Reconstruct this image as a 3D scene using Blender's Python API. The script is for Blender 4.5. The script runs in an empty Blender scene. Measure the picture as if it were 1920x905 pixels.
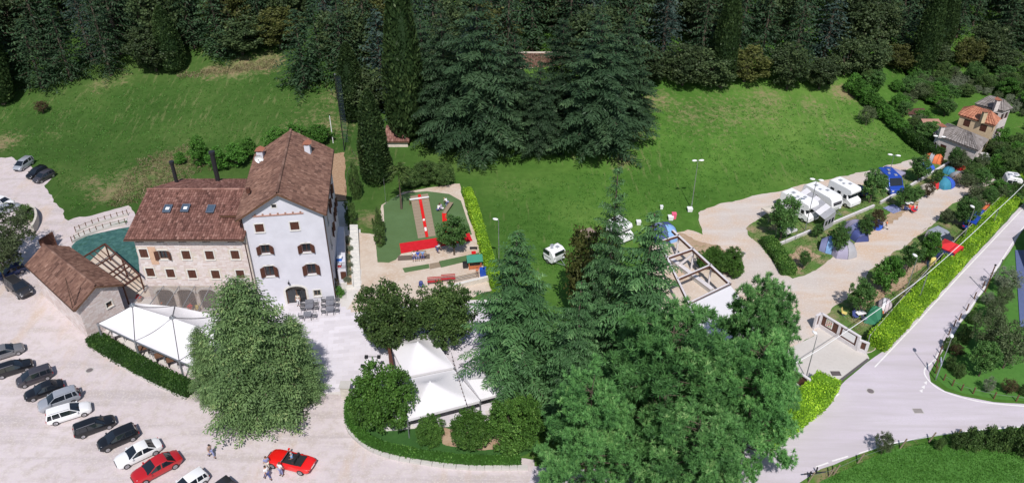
import bpy, bmesh, math, random
import numpy as np
from mathutils import Vector, Matrix, noise

S = bpy.context.scene
COL = S.collection
R = math.radians
rnd = random.Random(7)

# ------------------------------------------------------------------ camera, sky, sun, exposure
CAM_H, PITCH, FPX = 58.0, R(33), 1500.0
CT, ST = math.cos(PITCH), math.sin(PITCH)
cd = bpy.data.cameras.new('camera'); cam = bpy.data.objects.new('camera', cd); COL.objects.link(cam)
cam.location = (0, 0, CAM_H); cam.rotation_euler = (R(90) - PITCH, 0, 0)
cd.sensor_width = 36; cd.lens = 36 * FPX / 1920; cd.clip_end = 6000; cd.clip_start = 0.5
S.camera = cam
SUN_EL, SUN_AZ = R(52), R(176)           # azimuth clockwise from +Y: just behind the camera, a little to the right
w = bpy.data.worlds.new('World'); S.world = w; w.use_nodes = True
nt = w.node_tree; bg = nt.nodes['Background']
sky = nt.nodes.new('ShaderNodeTexSky'); sky.sky_type = 'NISHITA'; sky.sun_disc = False
sky.sun_elevation = SUN_EL; sky.sun_rotation = SUN_AZ
nt.links.new(sky.outputs[0], bg.inputs[0]); bg.inputs[1].default_value = 0.095
sl = bpy.data.lights.new('sun', 'SUN'); sl.energy = 4.2; sl.angle = R(0.55); sl.color = (1, 0.955, 0.925)
so = bpy.data.objects.new('sun', sl); COL.objects.link(so)
sd = Vector((math.sin(SUN_AZ) * math.cos(SUN_EL), math.cos(SUN_AZ) * math.cos(SUN_EL), math.sin(SUN_EL)))
so.rotation_euler = sd.to_track_quat('Z', 'Y').to_euler(); so.location = (30, -30, 90)
S.view_settings.view_transform = 'Standard'; S.view_settings.look = 'None'
S.view_settings.exposure = 0.12; S.view_settings.gamma = 1.0

# ------------------------------------------------------------------ ground shape and map points
def y_start(x):
    return float(np.interp(x, [-200, -60, 0, 26, 67, 80, 95, 300], [118, 117, 113, 103, 119, 142, 150, 150]))
def height(x, y):
    d = y - y_start(x)
    if d <= 0: return 0.0
    s = 0.27 * (d * d / (d + 7.0))
    return s + 0.5 * min(1, d / 12) * noise.noise((x * .03, y * .03, 0))
def ray(px, py):
    a = (px - 960) / FPX; b = (452.5 - py) / FPX
    return a, CT + b * ST, -ST + b * CT
def P(px, py, z=0.0):
    d = ray(px, py); t = (CAM_H - z) / -d[2]
    return Vector((d[0] * t, d[1] * t, z))
def G(px, py):
    """point of the terrain on this line of sight"""
    d = ray(px, py); p = P(px, py)
    if p.y < 102: return p
    t = max(40.0, 98 / d[1])
    while t < 400:
        p = (d[0] * t, d[1] * t, CAM_H + d[2] * t)
        if p[2] <= height(p[0], p[1]): break
        t += 0.4
    return Vector((d[0] * t, d[1] * t, height(d[0] * t, d[1] * t)))
def Z(Y, py):
    b = (452.5 - py) / FPX
    return CAM_H + Y * (b * CT - ST) / (CT + b * ST)
def scale_at(p):     # photo pixels per metre at a point
    return FPX / (p.y * CT - (p.z - CAM_H) * ST)

# ------------------------------------------------------------------ materials
MATS = {}
def nodes(name):
    m = bpy.data.materials.new(name); m.use_nodes = True
    n = m.node_tree; b = n.nodes['Principled BSDF']
    return m, n, b
def ramp(n, stops, interp='LINEAR'):
    r = n.nodes.new('ShaderNodeValToRGB'); e = r.color_ramp.elements; r.color_ramp.interpolation = interp
    while len(e) < len(stops): e.new(0.5)
    for k, (p, c) in enumerate(stops):
        e[k].position = p; e[k].color = (*c, 1)
    return r
def tex(n, scale, detail=4, rough=.6, vec=None, kind='ShaderNodeTexNoise'):
    t = n.nodes.new(kind); t.inputs['Scale'].default_value = scale
    if kind == 'ShaderNodeTexNoise':
        t.inputs['Detail'].default_value = detail; t.inputs['Roughness'].default_value = rough
    if vec is not None: n.links.new(vec, t.inputs['Vector'])
    return t
def mixc(n, fac, a, b, mode='MIX'):
    m = n.nodes.new('ShaderNodeMix'); m.data_type = 'RGBA'; m.blend_type = mode
    for k, v in ((0, fac), (6, a), (7, b)):
        if hasattr(v, 'links') or hasattr(v, 'is_linked'): n.links.new(v, m.inputs[k])
        elif k == 0: m.inputs[0].default_value = v
        else: m.inputs[k].default_value = (*v, 1)
    return m.outputs[2]
def mat(name, col, rough=.6, metal=0.0, var=.12, vs=3.0, bump=0.0, bs=30.0, spec=.5, coat=0.0, trans=0.0):
    if name in MATS: return MATS[name]
    m, n, b = nodes(name)
    tc = n.nodes.new('ShaderNodeTexCoord')
    if var:
        t = tex(n, vs, 5, .65, tc.outputs['Object'])
        r = ramp(n, [(.3, tuple(c * (1 - var) for c in col)), (.7, tuple(min(1, c * (1 + var)) for c in col))])
        n.links.new(t.outputs[0], r.inputs[0]); n.links.new(r.outputs[0], b.inputs['Base Color'])
    else: b.inputs['Base Color'].default_value = (*col, 1)
    b.inputs['Roughness'].default_value = rough; b.inputs['Metallic'].default_value = metal
    b.inputs['Specular IOR Level'].default_value = spec; b.inputs['Coat Weight'].default_value = coat
    b.inputs['Transmission Weight'].default_value = trans
    if bump:
        t2 = tex(n, bs, 4, .6, tc.outputs['Object']); bp = n.nodes.new('ShaderNodeBump')
        bp.inputs['Strength'].default_value = bump; bp.inputs['Distance'].default_value = .03
        n.links.new(t2.outputs[0], bp.inputs['Height']); n.links.new(bp.outputs[0], b.inputs['Normal'])
    MATS[name] = m; return m
def tintmat(name, stops, rough=.8, big=None):
    """colour picked per piece by its 'tint' attribute"""
    if name in MATS: return MATS[name]
    m, n, b = nodes(name)
    a = n.nodes.new('ShaderNodeAttribute'); a.attribute_name = 'tint'
    r = ramp(n, stops); n.links.new(a.outputs['Fac'], r.inputs[0]); c = r.outputs[0]
    if big:
        g = n.nodes.new('ShaderNodeNewGeometry'); t = tex(n, big[0], 4, .6, g.outputs['Position'])
        rr = ramp(n, [(.35, (0, 0, 0)), (.65, (1, 1, 1))]); n.links.new(t.outputs[0], rr.inputs[0])
        c = mixc(n, rr.outputs[0], c, mixc(n, 1.0, c, big[1], 'MULTIPLY'))
    n.links.new(c, b.inputs['Base Color']); b.inputs['Roughness'].default_value = rough
    b.inputs['Specular IOR Level'].default_value = .25
    MATS[name] = m; return m
def leafmat(name, c0, c1, c2=None, trans=.22):
    """leaf colour varies per leaf (tint) and per tree"""
    if name in MATS: return MATS[name]
    m, n, b = nodes(name)
    a = n.nodes.new('ShaderNodeAttribute'); a.attribute_name = 'tint'
    r = ramp(n, [(0, c0), (.75, c1), (1, c2 or c1)]); n.links.new(a.outputs['Fac'], r.inputs[0])
    oi = n.nodes.new('ShaderNodeObjectInfo')
    h = n.nodes.new('ShaderNodeHueSaturation'); n.links.new(r.outputs[0], h.inputs['Color'])
    mv = n.nodes.new('ShaderNodeMapRange'); mv.inputs[3].default_value = .8; mv.inputs[4].default_value = 1.25
    n.links.new(oi.outputs['Random'], mv.inputs[0]); n.links.new(mv.outputs[0], h.inputs['Value'])
    n.links.new(h.outputs[0], b.inputs['Base Color']); b.inputs['Roughness'].default_value = .55
    b.inputs['Specular IOR Level'].default_value = .25
    tr = n.nodes.new('ShaderNodeBsdfTranslucent'); n.links.new(h.outputs[0], tr.inputs[0])
    mx = n.nodes.new('ShaderNodeMixShader'); mx.inputs[0].default_value = trans
    out = n.nodes['Material Output']
    n.links.new(b.outputs[0], mx.inputs[1]); n.links.new(tr.outputs[0], mx.inputs[2]); n.links.new(mx.outputs[0], out.inputs[0])
    MATS[name] = m; return m
def groundmat(name, layers, bump=.5, bs=25, rough=.95):
    """layers: first colour, then (scale, lo, hi, colour, stretch)"""
    if name in MATS: return MATS[name]
    m, n, b = nodes(name); g = n.nodes.new('ShaderNodeNewGeometry')
    c = layers[0]
    if isinstance(c, tuple):
        rgb = n.nodes.new('ShaderNodeRGB'); rgb.outputs[0].default_value = (*c, 1); c = rgb.outputs[0]
    for k, (sc, lo, hi, col, st) in enumerate(layers[1:]):
        mp = n.nodes.new('ShaderNodeMapping'); mp.inputs['Location'].default_value = (k * 13.7, k * 7.1, k * 3.3)
        if st: mp.inputs['Rotation'].default_value = (0, 0, st[0]); mp.inputs['Scale'].default_value = (st[1], st[2], 1)
        n.links.new(g.outputs['Position'], mp.inputs[0])
        t = tex(n, sc, 6, .62, mp.outputs[0]); r = ramp(n, [(lo, (0, 0, 0)), (hi, (1, 1, 1))]); n.links.new(t.outputs[0], r.inputs[0])
        c = mixc(n, r.outputs[0], c, col)
    n.links.new(c, b.inputs['Base Color']); b.inputs['Roughness'].default_value = rough
    b.inputs['Specular IOR Level'].default_value = .2
    t2 = tex(n, bs, 5, .7, g.outputs['Position']); bp = n.nodes.new('ShaderNodeBump')
    bp.inputs['Strength'].default_value = bump; bp.inputs['Distance'].default_value = .05
    n.links.new(t2.outputs[0], bp.inputs['Height']); n.links.new(bp.outputs[0], b.inputs['Normal'])
    MATS[name] = m; return m

WHITE = mat('white_plaster', (.595, .59, .645), .9, var=.07, vs=.6, bump=.25, bs=6)
CREAM = mat('cream_paint', (.62, .56, .48), .9, var=.08, vs=.8)
MORTAR = mat('mortar', (.56, .49, .42), .95, var=.15, vs=2)
SHUT = mat('brown_shutter', (.085, .03, .018), .6, var=.15, vs=8)
STONEW = mat('pale_stone', (.52, .48, .42), .9, var=.15, vs=2.5, bump=.4, bs=12)
SILL = mat('sill_stone', (.62, .60, .56), .8)
PANE = mat('window_glass', (.02, .025, .03), .08, var=0, spec=.8)
DARK = mat('dark_metal', (.035, .035, .04), .45, metal=.4, var=.1)
STEEL = mat('grey_metal', (.38, .40, .42), .35, metal=.7, var=.08)
GUTTER = mat('copper_gutter', (.09, .05, .035), .5, metal=.3)
WOOD = mat('brown_wood', (.13, .065, .035), .75, var=.25, vs=6, bump=.3)
OLDWOOD = mat('weathered_wood', (.26, .20, .14), .85, var=.25, vs=8, bump=.3)
BARK = mat('bark', (.10, .075, .055), .95, var=.35, vs=8, bump=.8, bs=15)
MEMB = mat('white_membrane', (.68, .665, .68), .55, var=.03, vs=.6)
PLASTICW = mat('white_plastic', (.78, .78, .78), .35, var=.03)
RED = mat('red_plastic', (.62, .012, .012), .45, var=.06)
RUBBER = mat('tyre_rubber', (.02, .02, .02), .85, var=.1)
CONC = mat('pale_concrete', (.48, .46, .43), .9, var=.12, vs=.7, bump=.3, bs=8)
RUST = mat('rust_brown_steel', (.11, .045, .03), .6, metal=.2, var=.2)
TILE = tintmat('roof_tile', [(0, (.10, .048, .038)), (.35, (.19, .092, .072)), (.7, (.265, .135, .108)), (1, (.36, .21, .17))], .85, big=(.35, (.72, .70, .72)))
TILE2 = tintmat('dark_roof_tile', [(0, (.105, .058, .044)), (.4, (.175, .095, .070)), (.8, (.235, .135, .100)), (1, (.31, .19, .145))], .85, big=(.4, (.70, .68, .70)))
TILEO = tintmat('orange_roof_tile', [(0, (.30, .115, .07)), (1, (.46, .21, .13))], .85)
TILEG = tintmat('grey_roof_tile', [(0, (.15, .13, .12)), (1, (.27, .245, .235))], .9)
STONES = tintmat('facing_stone', [(0, (.54, .44, .41)), (.3, (.59, .505, .48)), (.7, (.62, .55, .525)), (1, (.67, .61, .60))], .92)

# ------------------------------------------------------------------ object helpers
def setp(o, label=None, cat=None, group=None, kind=None):
    if label: o['label'] = label
    if cat: o['category'] = cat
    if group: o['group'] = group
    if kind: o['kind'] = kind
    return o
def thing(name, label, cat, loc=(0, 0, 0), rz=0.0, group=None):
    o = bpy.data.objects.new(name, None); COL.objects.link(o); o.empty_display_size = .3
    o.location = loc; o.rotation_euler = (0, 0, rz)
    return setp(o, label, cat, group)
def link(name, me, parent=None, loc=None):
    o = bpy.data.objects.new(name, me); COL.objects.link(o)
    if parent: o.parent = parent
    if loc is not None: o.location = loc
    return o
def copy_tree(o, parent=None, **kw):
    c = o.copy(); COL.objects.link(c)
    if parent: c.parent = parent
    for ch in list(o.children): copy_tree(ch, c)
    return c
class MB:
    def __init__(s): s.v = []; s.f = []; s.m = []; s.mi = 0
    def add(s, vs, fs):
        b = len(s.v); s.v += [tuple(x) for x in vs]
        s.f += [tuple(b + i for i in f) for f in fs]; s.m += [s.mi] * len(fs); return s
    def box(s, x0, x1, y0, y1, z0, z1, M=None):
        vs = [Vector((x, y, z)) for z in (z0, z1) for y in (y0, y1) for x in (x0, x1)]
        if M: vs = [M @ v for v in vs]
        return s.add(vs, [(0, 2, 3, 1), (4, 5, 7, 6), (0, 1, 5, 4), (1, 3, 7, 5), (3, 2, 6, 7), (2, 0, 4, 6)])
    def bar(s, a, b, w, h=None, up=(0, 0, 1)):
        a, b = Vector(a), Vector(b); d = (b - a)
        if d.length < 1e-6: return s
        L = d.length; d.normalize(); h = h or w; u = Vector(up)
        if abs(d.dot(u)) > .98: u = Vector((1, 0, 0))
        x = d.cross(u).normalized(); z = x.cross(d)
        vs = [p + x * (i * w / 2) + z * (j * h / 2) for p in (a, b) for j in (-1, 1) for i in (-1, 1)]
        return s.add(vs, [(0, 1, 3, 2), (4, 6, 7, 5), (0, 4, 5, 1), (1, 5, 7, 3), (3, 7, 6, 2), (2, 6, 4, 0)])
    def tube(s, pts, r, n=6, r2=None):
        pts = [Vector(p) for p in pts]; k = len(pts); r2 = r if r2 is None else r2; vs = []
        for i, p in enumerate(pts):
            d = (pts[min(i + 1, k - 1)] - pts[max(i - 1, 0)]).normalized()
            u = Vector((0, 0, 1)) if abs(d.z) < .9 else Vector((1, 0, 0))
            x = d.cross(u).normalized(); y = d.cross(x); rr = r + (r2 - r) * i / (k - 1)
            vs += [p + (x * math.cos(t) + y * math.sin(t)) * rr for t in [2 * math.pi * j / n for j in range(n)]]
        fs = [(i * n + j, i * n + (j + 1) % n, (i + 1) * n + (j + 1) % n, (i + 1) * n + j) for i in range(k - 1) for j in range(n)]
        fs += [tuple(range(n))[::-1], tuple((k - 1) * n + j for j in range(n))]
        return s.add(vs, fs)
    def prism(s, poly, z0, z1, M=None):
        n = len(poly); vs = [Vector((p[0], p[1], z)) for z in (z0, z1) for p in poly]
        if M: vs = [M @ v for v in vs]
        return s.add(vs, [tuple(range(n))[::-1], tuple(range(n, 2 * n))] + [(i, (i + 1) % n, n + (i + 1) % n, n + i) for i in range(n)])
    def ball(s, c, r, seg=10, rings=6, sz=1.0, top=math.pi):
        vs = []; c = Vector(c)
        for i in range(rings + 1):
            a = top * i / rings
            vs += [c + Vector((math.sin(a) * math.cos(2 * math.pi * j / seg) * r, math.sin(a) * math.sin(2 * math.pi * j / seg) * r, math.cos(a) * r * sz)) for j in range(seg)]
        fs = [(i * seg + j, (i + 1) * seg + j, (i + 1) * seg + (j + 1) % seg, i * seg + (j + 1) % seg) for i in range(rings) for j in range(seg)]
        return s.add(vs, fs)
    def loft(s, secs, cap=True, close=True):
        n = len(secs[0]); b = [p for q in secs for p in q]; k = len(secs)
        fs = [(i * n + j, i * n + (j + 1) % n, (i + 1) * n + (j + 1) % n, (i + 1) * n + j) for i in range(k - 1) for j in range(n if close else n - 1)]
        if cap: fs += [tuple(range(n))[::-1], tuple((k - 1) * n + j for j in range(n))]
        return s.add(b, fs)
    def build(s, name, mats, parent=None, smooth=False, loc=None, sharp=None):
        me = bpy.data.meshes.new(name); me.from_pydata(s.v, [], s.f)
        for m in (mats if isinstance(mats, (list, tuple)) else [mats]): me.materials.append(m)
        if any(s.m): me.polygons.foreach_set('material_index', s.m)
        if smooth:
            me.polygons.foreach_set('use_smooth', [True] * len(me.polygons))
            me.set_sharp_from_angle(angle=R(sharp or 40))
        me.update()
        return link(name, me, parent, loc)
def npmesh(name, V, Fq, mats, tint=None, mi=None):
    """quads only, from arrays"""
    me = bpy.data.meshes.new(name); V = np.asarray(V, np.float32); Fq = np.asarray(Fq, np.int32); n = len(Fq)
    me.vertices.add(len(V)); me.vertices.foreach_set('co', V.ravel())
    me.loops.add(n * 4); me.loops.foreach_set('vertex_index', Fq.ravel())
    me.polygons.add(n); me.polygons.foreach_set('loop_start', np.arange(0, n * 4, 4, dtype=np.int32))
    for m in (mats if isinstance(mats, (list, tuple)) else [mats]): me.materials.append(m)
    if mi is not None: me.polygons.foreach_set('material_index', np.asarray(mi, np.int32))
    if tint is not None:
        a = me.attributes.new('tint', 'FLOAT', 'FACE'); a.data.foreach_set('value', np.asarray(tint, np.float32))
    me.update(calc_edges=True); me.polygons.foreach_set('use_smooth', [False] * n); me.validate(); return me
def inside(px, py, poly):
    c = np.zeros(np.shape(px), bool); j = len(poly) - 1
    for i in range(len(poly)):
        xi, yi = poly[i][:2]; xj, yj = poly[j][:2]
        if yi != yj: c ^= ((yi > py) != (yj > py)) & (px < (xj - xi) * (py - yi) / (yj - yi) + xi)
        j = i
    return c
def rough_edge(pts, step, amp, seed=0):
    out = []
    for i in range(len(pts)):
        a, b = Vector(pts[i][:2]), Vector(pts[(i + 1) % len(pts)][:2]); L = (b - a).length; n = max(1, int(L / step))
        d = (b - a) / max(L, 1e-6); nrm = Vector((-d.y, d.x))
        for k in range(n):
            p = a + (b - a) * (k / n)
            q = nrm * amp * (noise.noise((p.x * .45, p.y * .45, seed)) + .5 * noise.noise((p.x * 1.6, p.y * 1.6, seed + 9)))
            out.append((p.x + q.x, p.y + q.y))
    return out
def sheet(name, pix, z, material, step=None, amp=0.0, world=False, kind='structure', thick=0.0):
    pts = [tuple(p) if world else tuple(P(*p))[:2] for p in pix]
    if step: pts = rough_edge(pts, step, amp, z * 100)
    bm = bmesh.new(); vs = [bm.verts.new((x, y, z)) for x, y in pts]
    if len(vs) > 2:
        es = [bm.edges.new((vs[i], vs[(i + 1) % len(vs)])) for i in range(len(vs))]
        bmesh.ops.triangle_fill(bm, use_beauty=True, edges=es, normal=(0, 0, 1))
    for f in bm.faces:
        f.normal_update()
        if f.normal.z < 0: f.normal_flip()
    if thick:
        r = bmesh.ops.extrude_face_region(bm, geom=bm.faces[:])
        for v in [g for g in r['geom'] if isinstance(g, bmesh.types.BMVert)]: v.co.z += thick
        bmesh.ops.recalc_face_normals(bm, faces=bm.faces)
    me = bpy.data.meshes.new(name); bm.to_mesh(me); bm.free(); me.materials.append(material)
    o = link(name, me)
    if kind: o['kind'] = kind
    return o

# ------------------------------------------------------------------ terrain
def terrain():
    xs = np.concatenate([[-3000, -900, -400, -250, -180], np.arange(-140, 141, 1.0), [180, 250, 400, 900, 3000]])
    ys = np.concatenate([[-2500, -600, -150, -40], np.arange(0, 236, 1.0), [260, 300, 400, 700, 1500, 4000]])
    V = [(x, y, height(x, min(y, 300)) if abs(x) < 250 else height(math.copysign(250, x), min(y, 300))) for y in ys for x in xs]
    nx = len(xs); F = [(j * nx + i, j * nx + i + 1, (j + 1) * nx + i + 1, (j + 1) * nx + i) for j in range(len(ys) - 1) for i in range(nx - 1)]
    # worn, dry or trodden places (photo point, radius in m, strength)
    dry = [((300, 320), 6, .6), ((250, 340), 6, .6), ((215, 360), 4, .8), ((170, 345), 3, .6), ((330, 300), 6, .6), ((450, 128), 3.5, .9), ((500, 119), 3.5, .9),
           ((400, 137), 3, .7), ((230, 150), 3, .4), ((190, 160), 3, .5), ((1290, 210), 7, .45), ((1350, 215), 8, .45), ((1420, 210), 7, .45), ((1330, 240), 8, .35),
           ((1230, 190), 4, .6), ((1440, 186), 4, .6), ((1520, 200), 4, .5), ((1580, 260), 6, .4), ((1620, 265), 5, .4), ((1580, 175), 3, .8), ((1180, 240), 6, .5),
           ((590, 220), 6, .4), ((620, 235), 6, .5), ((1170, 305), 3, .6), ((630, 180), 4, .5), ((100, 250), 4, .3), ((660, 300), 4, .4), ((540, 250), 4, .5),
           ((1600, 885), 1.5, .6), ((1560, 900), 2, .9), ((1625, 862), 1.2, .7), ((1700, 835), 1.5, .5), ((1930, 240), 4, .3), ((955, 350), 4, .3), ((0, 270), 4, .7), ((700, 410), 3, .7)]
    cs = [(G(*a), r, s) for a, r, s in dry]
    me = bpy.data.meshes.new('meadow'); me.from_pydata(V, [], F); me.polygons.foreach_set('use_smooth', [True] * len(F))
    VA = np.array(V); at = np.zeros(len(V))
    for c, r, s in cs: at = np.maximum(at, s * np.exp(-(((VA[:, 0] - c.x) ** 2 + (VA[:, 1] - c.y) ** 2) / r ** 2)))
    a = me.attributes.new('dry', 'FLOAT', 'POINT'); a.data.foreach_set('value', at.astype(np.float32))
    m, n, b = nodes('meadow_ground'); g = n.nodes.new('ShaderNodeNewGeometry'); pos = g.outputs['Position']
    t1 = tex(n, .06, 5, .6, pos); c = ramp(n, [(.3, (.052, .130, .020)), (.5, (.076, .172, .028)), (.72, (.122, .218, .044))]); n.links.new(t1.outputs[0], c.inputs[0])
    t2 = tex(n, .9, 6, .7, pos); r2 = ramp(n, [(.35, (.82, .84, .8)), (.65, (1.1, 1.08, 1.08))]); n.links.new(t2.outputs[0], r2.inputs[0])
    c2 = mixc(n, 1, c.outputs[0], r2.outputs[0], 'MULTIPLY')
    mp = n.nodes.new('ShaderNodeMapping'); mp.inputs['Rotation'].default_value = (0, 0, R(-28)); mp.inputs['Scale'].default_value = (1.5, .16, 1); n.links.new(pos, mp.inputs[0])
    t3 = tex(n, 1.1, 4, .65, mp.outputs[0]); t4 = tex(n, .05, 3, .5, pos)
    ad = n.nodes.new('ShaderNodeMath'); ad.operation = 'MULTIPLY_ADD'; n.links.new(t4.outputs[0], ad.inputs[0]); ad.inputs[1].default_value = .38; n.links.new(t3.outputs[0], ad.inputs[2])
    r3 = ramp(n, [(.77, (0, 0, 0)), (.92, (.5, .5, .5))]); n.links.new(ad.outputs[0], r3.inputs[0])
    sx = n.nodes.new('ShaderNodeSeparateXYZ'); n.links.new(pos, sx.inputs[0]); mr = n.nodes.new('ShaderNodeMapRange'); mr.inputs[1].default_value = -25; mr.inputs[2].default_value = 12; n.links.new(sx.outputs[0], mr.inputs[0])
    c2 = mixc(n, mr.outputs[0], mixc(n, 1, c2, (.66, .62, .78), 'MULTIPLY'), c2)      # grass colour multiplied deeper towards the left slope
    c3 = mixc(n, r3.outputs[0], c2, (.20, .20, .09))
    at_ = n.nodes.new('ShaderNodeAttribute'); at_.attribute_name = 'dry'
    t5 = tex(n, 1.3, 7, .75, pos); ad2 = n.nodes.new('ShaderNodeMath'); ad2.operation = 'MULTIPLY_ADD'; n.links.new(at_.outputs['Fac'], ad2.inputs[0]); ad2.inputs[1].default_value = .5; n.links.new(t5.outputs[0], ad2.inputs[2])
    r5 = ramp(n, [(.66, (0, 0, 0)), (.86, (.85, .85, .85))]); n.links.new(ad2.outputs[0], r5.inputs[0])
    t6 = tex(n, .5, 4, .6, pos); r6 = ramp(n, [(.4, (.27, .20, .12)), (.6, (.19, .20, .085))]); n.links.new(t6.outputs[0], r6.inputs[0])
    c4 = mixc(n, r5.outputs[0], c3, r6.outputs[0])
    n.links.new(c4, b.inputs['Base Color']); b.inputs['Roughness'].default_value = .95; b.inputs['Specular IOR Level'].default_value = .1
    tb = tex(n, 5, 6, .75, pos); bp = n.nodes.new('ShaderNodeBump'); bp.inputs['Strength'].default_value = .7; bp.inputs['Distance'].default_value = .15
    n.links.new(tb.outputs[0], bp.inputs['Height']); n.links.new(bp.outputs[0], b.inputs['Normal'])
    me.materials.append(m)
    o = link('meadow', me); o['kind'] = 'structure'
terrain()

def dens(pix, k=4):
    """smooth a photo polyline"""
    P4 = [pix[0]] + list(pix) + [pix[-1]]; out = []
    for i in range(1, len(P4) - 2):
        for j in range(k):
            t = j / k; a, b, c, d = P4[i - 1], P4[i], P4[i + 1], P4[i + 2]
            out.append(tuple(.5 * (2 * b[q] + (c[q] - a[q]) * t + (2 * a[q] - 5 * b[q] + 4 * c[q] - d[q]) * t * t + (3 * b[q] - a[q] - 3 * c[q] + d[q]) * t ** 3) for q in (0, 1)))
    return out + [pix[-1]]
GRAVEL = groundmat('pink_gravel', [(.53, .46, .47), (.12, .4, .7, (.60, .535, .545), None), (.55, .5, .62, (.45, .395, .395), (R(33), .10, 1.0)), (.9, .45, .75, (.44, .38, .34), None), (.25, .56, .75, (.52, .40, .31), (R(40), 1, .3)), (6, .5, .7, (.60, .55, .51), None)], .5, 14)
ASPH = groundmat('worn_asphalt', [(.53, .475, .53), (.1, .4, .7, (.58, .53, .58), None), (.8, .4, .8, (.44, .40, .41), (R(-37), .12, 1.2)), (9, .5, .75, (.48, .45, .45), None)], .3, 30)
PAVE = groundmat('terrace_slabs', [(.56, .53, .50), (.25, .4, .7, (.64, .61, .58), None), (2.5, .5, .8, (.50, .47, .44), None)], .25, 8)
SAND = groundmat('sandy_ground', [(.52, .43, .35), (.5, .4, .7, (.58, .50, .42), None), (.22, .5, .7, (.46, .34, .24), None), (4, .5, .75, (.60, .54, .48), None)], .5, 14)
CAMPG = groundmat('campsite_gravel', [(.50, .44, .40), (.14, .42, .62, (.54, .40, .29), None), (.7, .45, .75, (.56, .51, .47), (R(-30), .2, 1)), (5, .5, .7, (.60, .55, .51), None)], .5, 14)
EARTH = groundmat('bare_earth', [(.36, .25, .165), (.6, .4, .7, (.44, .33, .23), None), (2.2, .5, .7, (.30, .21, .13), None), (1.1, .58, .7, (.14, .17, .05), None)], .7, 10)
LAWN = groundmat('camp_lawn', [(.085, .17, .035), (.5, .42, .62, (.14, .19, .06), None), (.35, .5, .66, (.30, .23, .14), None), (3, .5, .75, (.06, .13, .025), None)], .7, 12)
TURF = groundmat('artificial_turf', [(.085, .145, .055), (.3, .4, .7, (.10, .17, .07), None), (4, .5, .8, (.075, .13, .055), None)], .2, 60)
DLAWN = groundmat('dark_lawn', [(.035, .10, .022), (.4, .4, .7, (.05, .13, .03), None), (4, .5, .8, (.03, .08, .02), None)], .6, 20)  # deeper green mix than the other lawns
GLAWN = groundmat('garden_lawn', [(.065, .175, .03), (.3, .4, .7, (.085, .21, .04), None), (2, .5, .8, (.05, .14, .025), None)], .6, 14)
CONCR = groundmat('driveway_concrete', [(.50, .465, .43), (.2, .4, .7, (.55, .52, .49), None), (3, .5, .8, (.46, .43, .40), None)], .3, 20)
CARPET = groundmat('red_carpet', [(.50, .012, .02), (2, .4, .8, (.60, .02, .03), None)], .2, 40)
LINE = groundmat('road_paint', [(.72, .70, .69), (3, .5, .75, (.52, .49, .49), None)], .1, 30)
TEAL = groundmat('teal_ground_net', [(.035, .10, .095), (1.4, .45, .6, (.06, .15, .135), None), (2.0, .55, .62, (.03, .09, .07), None)], .6, 6)
CHIPS = groundmat('wood_chips', [(.33, .21, .13), (2.5, .4, .65, (.42, .29, .19), None), (6, .5, .7, (.22, .14, .09), None)], .9, 9)

sheet('gravel_car_park', [(-160, 300), (20, 295), (60, 310), (95, 335), (85, 352), (105, 382), (128, 412), (170, 404), (238, 386), (262, 420), (470, 400), (640, 400), (660, 440), (650, 560), (720, 600), (720, 780), (900, 840), (1000, 862),
      (1015, 940), (1100, 1100), (700, 1200), (-700, 1200)], .012, GRAVEL, .7, .55)
sheet('asphalt_road', [(1000, 873), (1100, 880), (1300, 860), (1455, 815), (1563, 735), (1622, 682), (1668, 650), (1925, 375), (2100, 190), (2160, 190), (1937, 404), (1912, 441), (1842, 548), (1795, 617), (1757, 672), (1742, 700), (1746, 715), (1772, 732),
      (1805, 743), (1863, 753), (1990, 762), (2150, 765), (2150, 800), (1960, 795), (1830, 808), (1740, 818), (1660, 833), (1610, 852), (1540, 880), (1500, 905), (1400, 990), (1200, 1150), (1000, 1150), (985, 940)], .026, ASPH, 1.2, .12)
sheet('terrace_paving', [(262, 560), (480, 560), (645, 556), (648, 470), (650, 432), (676, 430), (680, 586), (800, 565), (960, 560), (1010, 700), (1000, 745), (900, 800), (722, 815), (700, 760), (650, 740), (590, 738), (540, 735), (440, 740), (352, 700), (250, 660), (186, 610), (240, 580)], .034, PAVE)
sheet('playground_gravel', [(648, 588), (676, 540), (672, 436), (703, 440), (716, 385), (755, 360), (860, 345), (880, 410), (905, 480), (922, 545), (870, 562)], .046, SAND, .6, .3)
sheet('artificial_turf', [(719, 385), (735, 372), (765, 362), (800, 359), (842, 364), (864, 377), (885, 440), (830, 452), (751, 462), (752, 476), (742, 487), (729, 492.5), (708, 492), (704, 450), (722, 440)], .056, TURF, .5, .06)
sheet('turf_strip', [(754.5, 503), (804, 495), (805.5, 503), (759, 511.5)], .056, TURF)
sheet('turf_strip', [(823, 490), (898, 474), (902, 484), (827, 502)], .056, TURF)
sheet('red_carpet', [(749, 457), (828, 445), (880, 437), (886, 452), (824, 463), (752, 476)], .068, CARPET)
sheet('campsite_gravel', [(1309, 399), (1345, 384), (1470, 355), (1600, 326), (1700, 303), (1747, 291), (1770, 296), (1850, 312), (1900, 350), (1860, 420), (1640, 655), (1622, 662), (1536, 612), (1526, 630), (1455, 668), (1380, 700), (1280, 690), (1215, 540),
      (1225, 470), (1262, 437), (1290, 430), (1318, 440)], .02, CAMPG, .6, .4)
sheet('bare_earth', [(1225, 445), (1275, 437), (1300, 450), (1350, 460), (1368, 475), (1372, 520), (1330, 500), (1290, 470), (1240, 470)], .03, EARTH, .5, .6)
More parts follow.
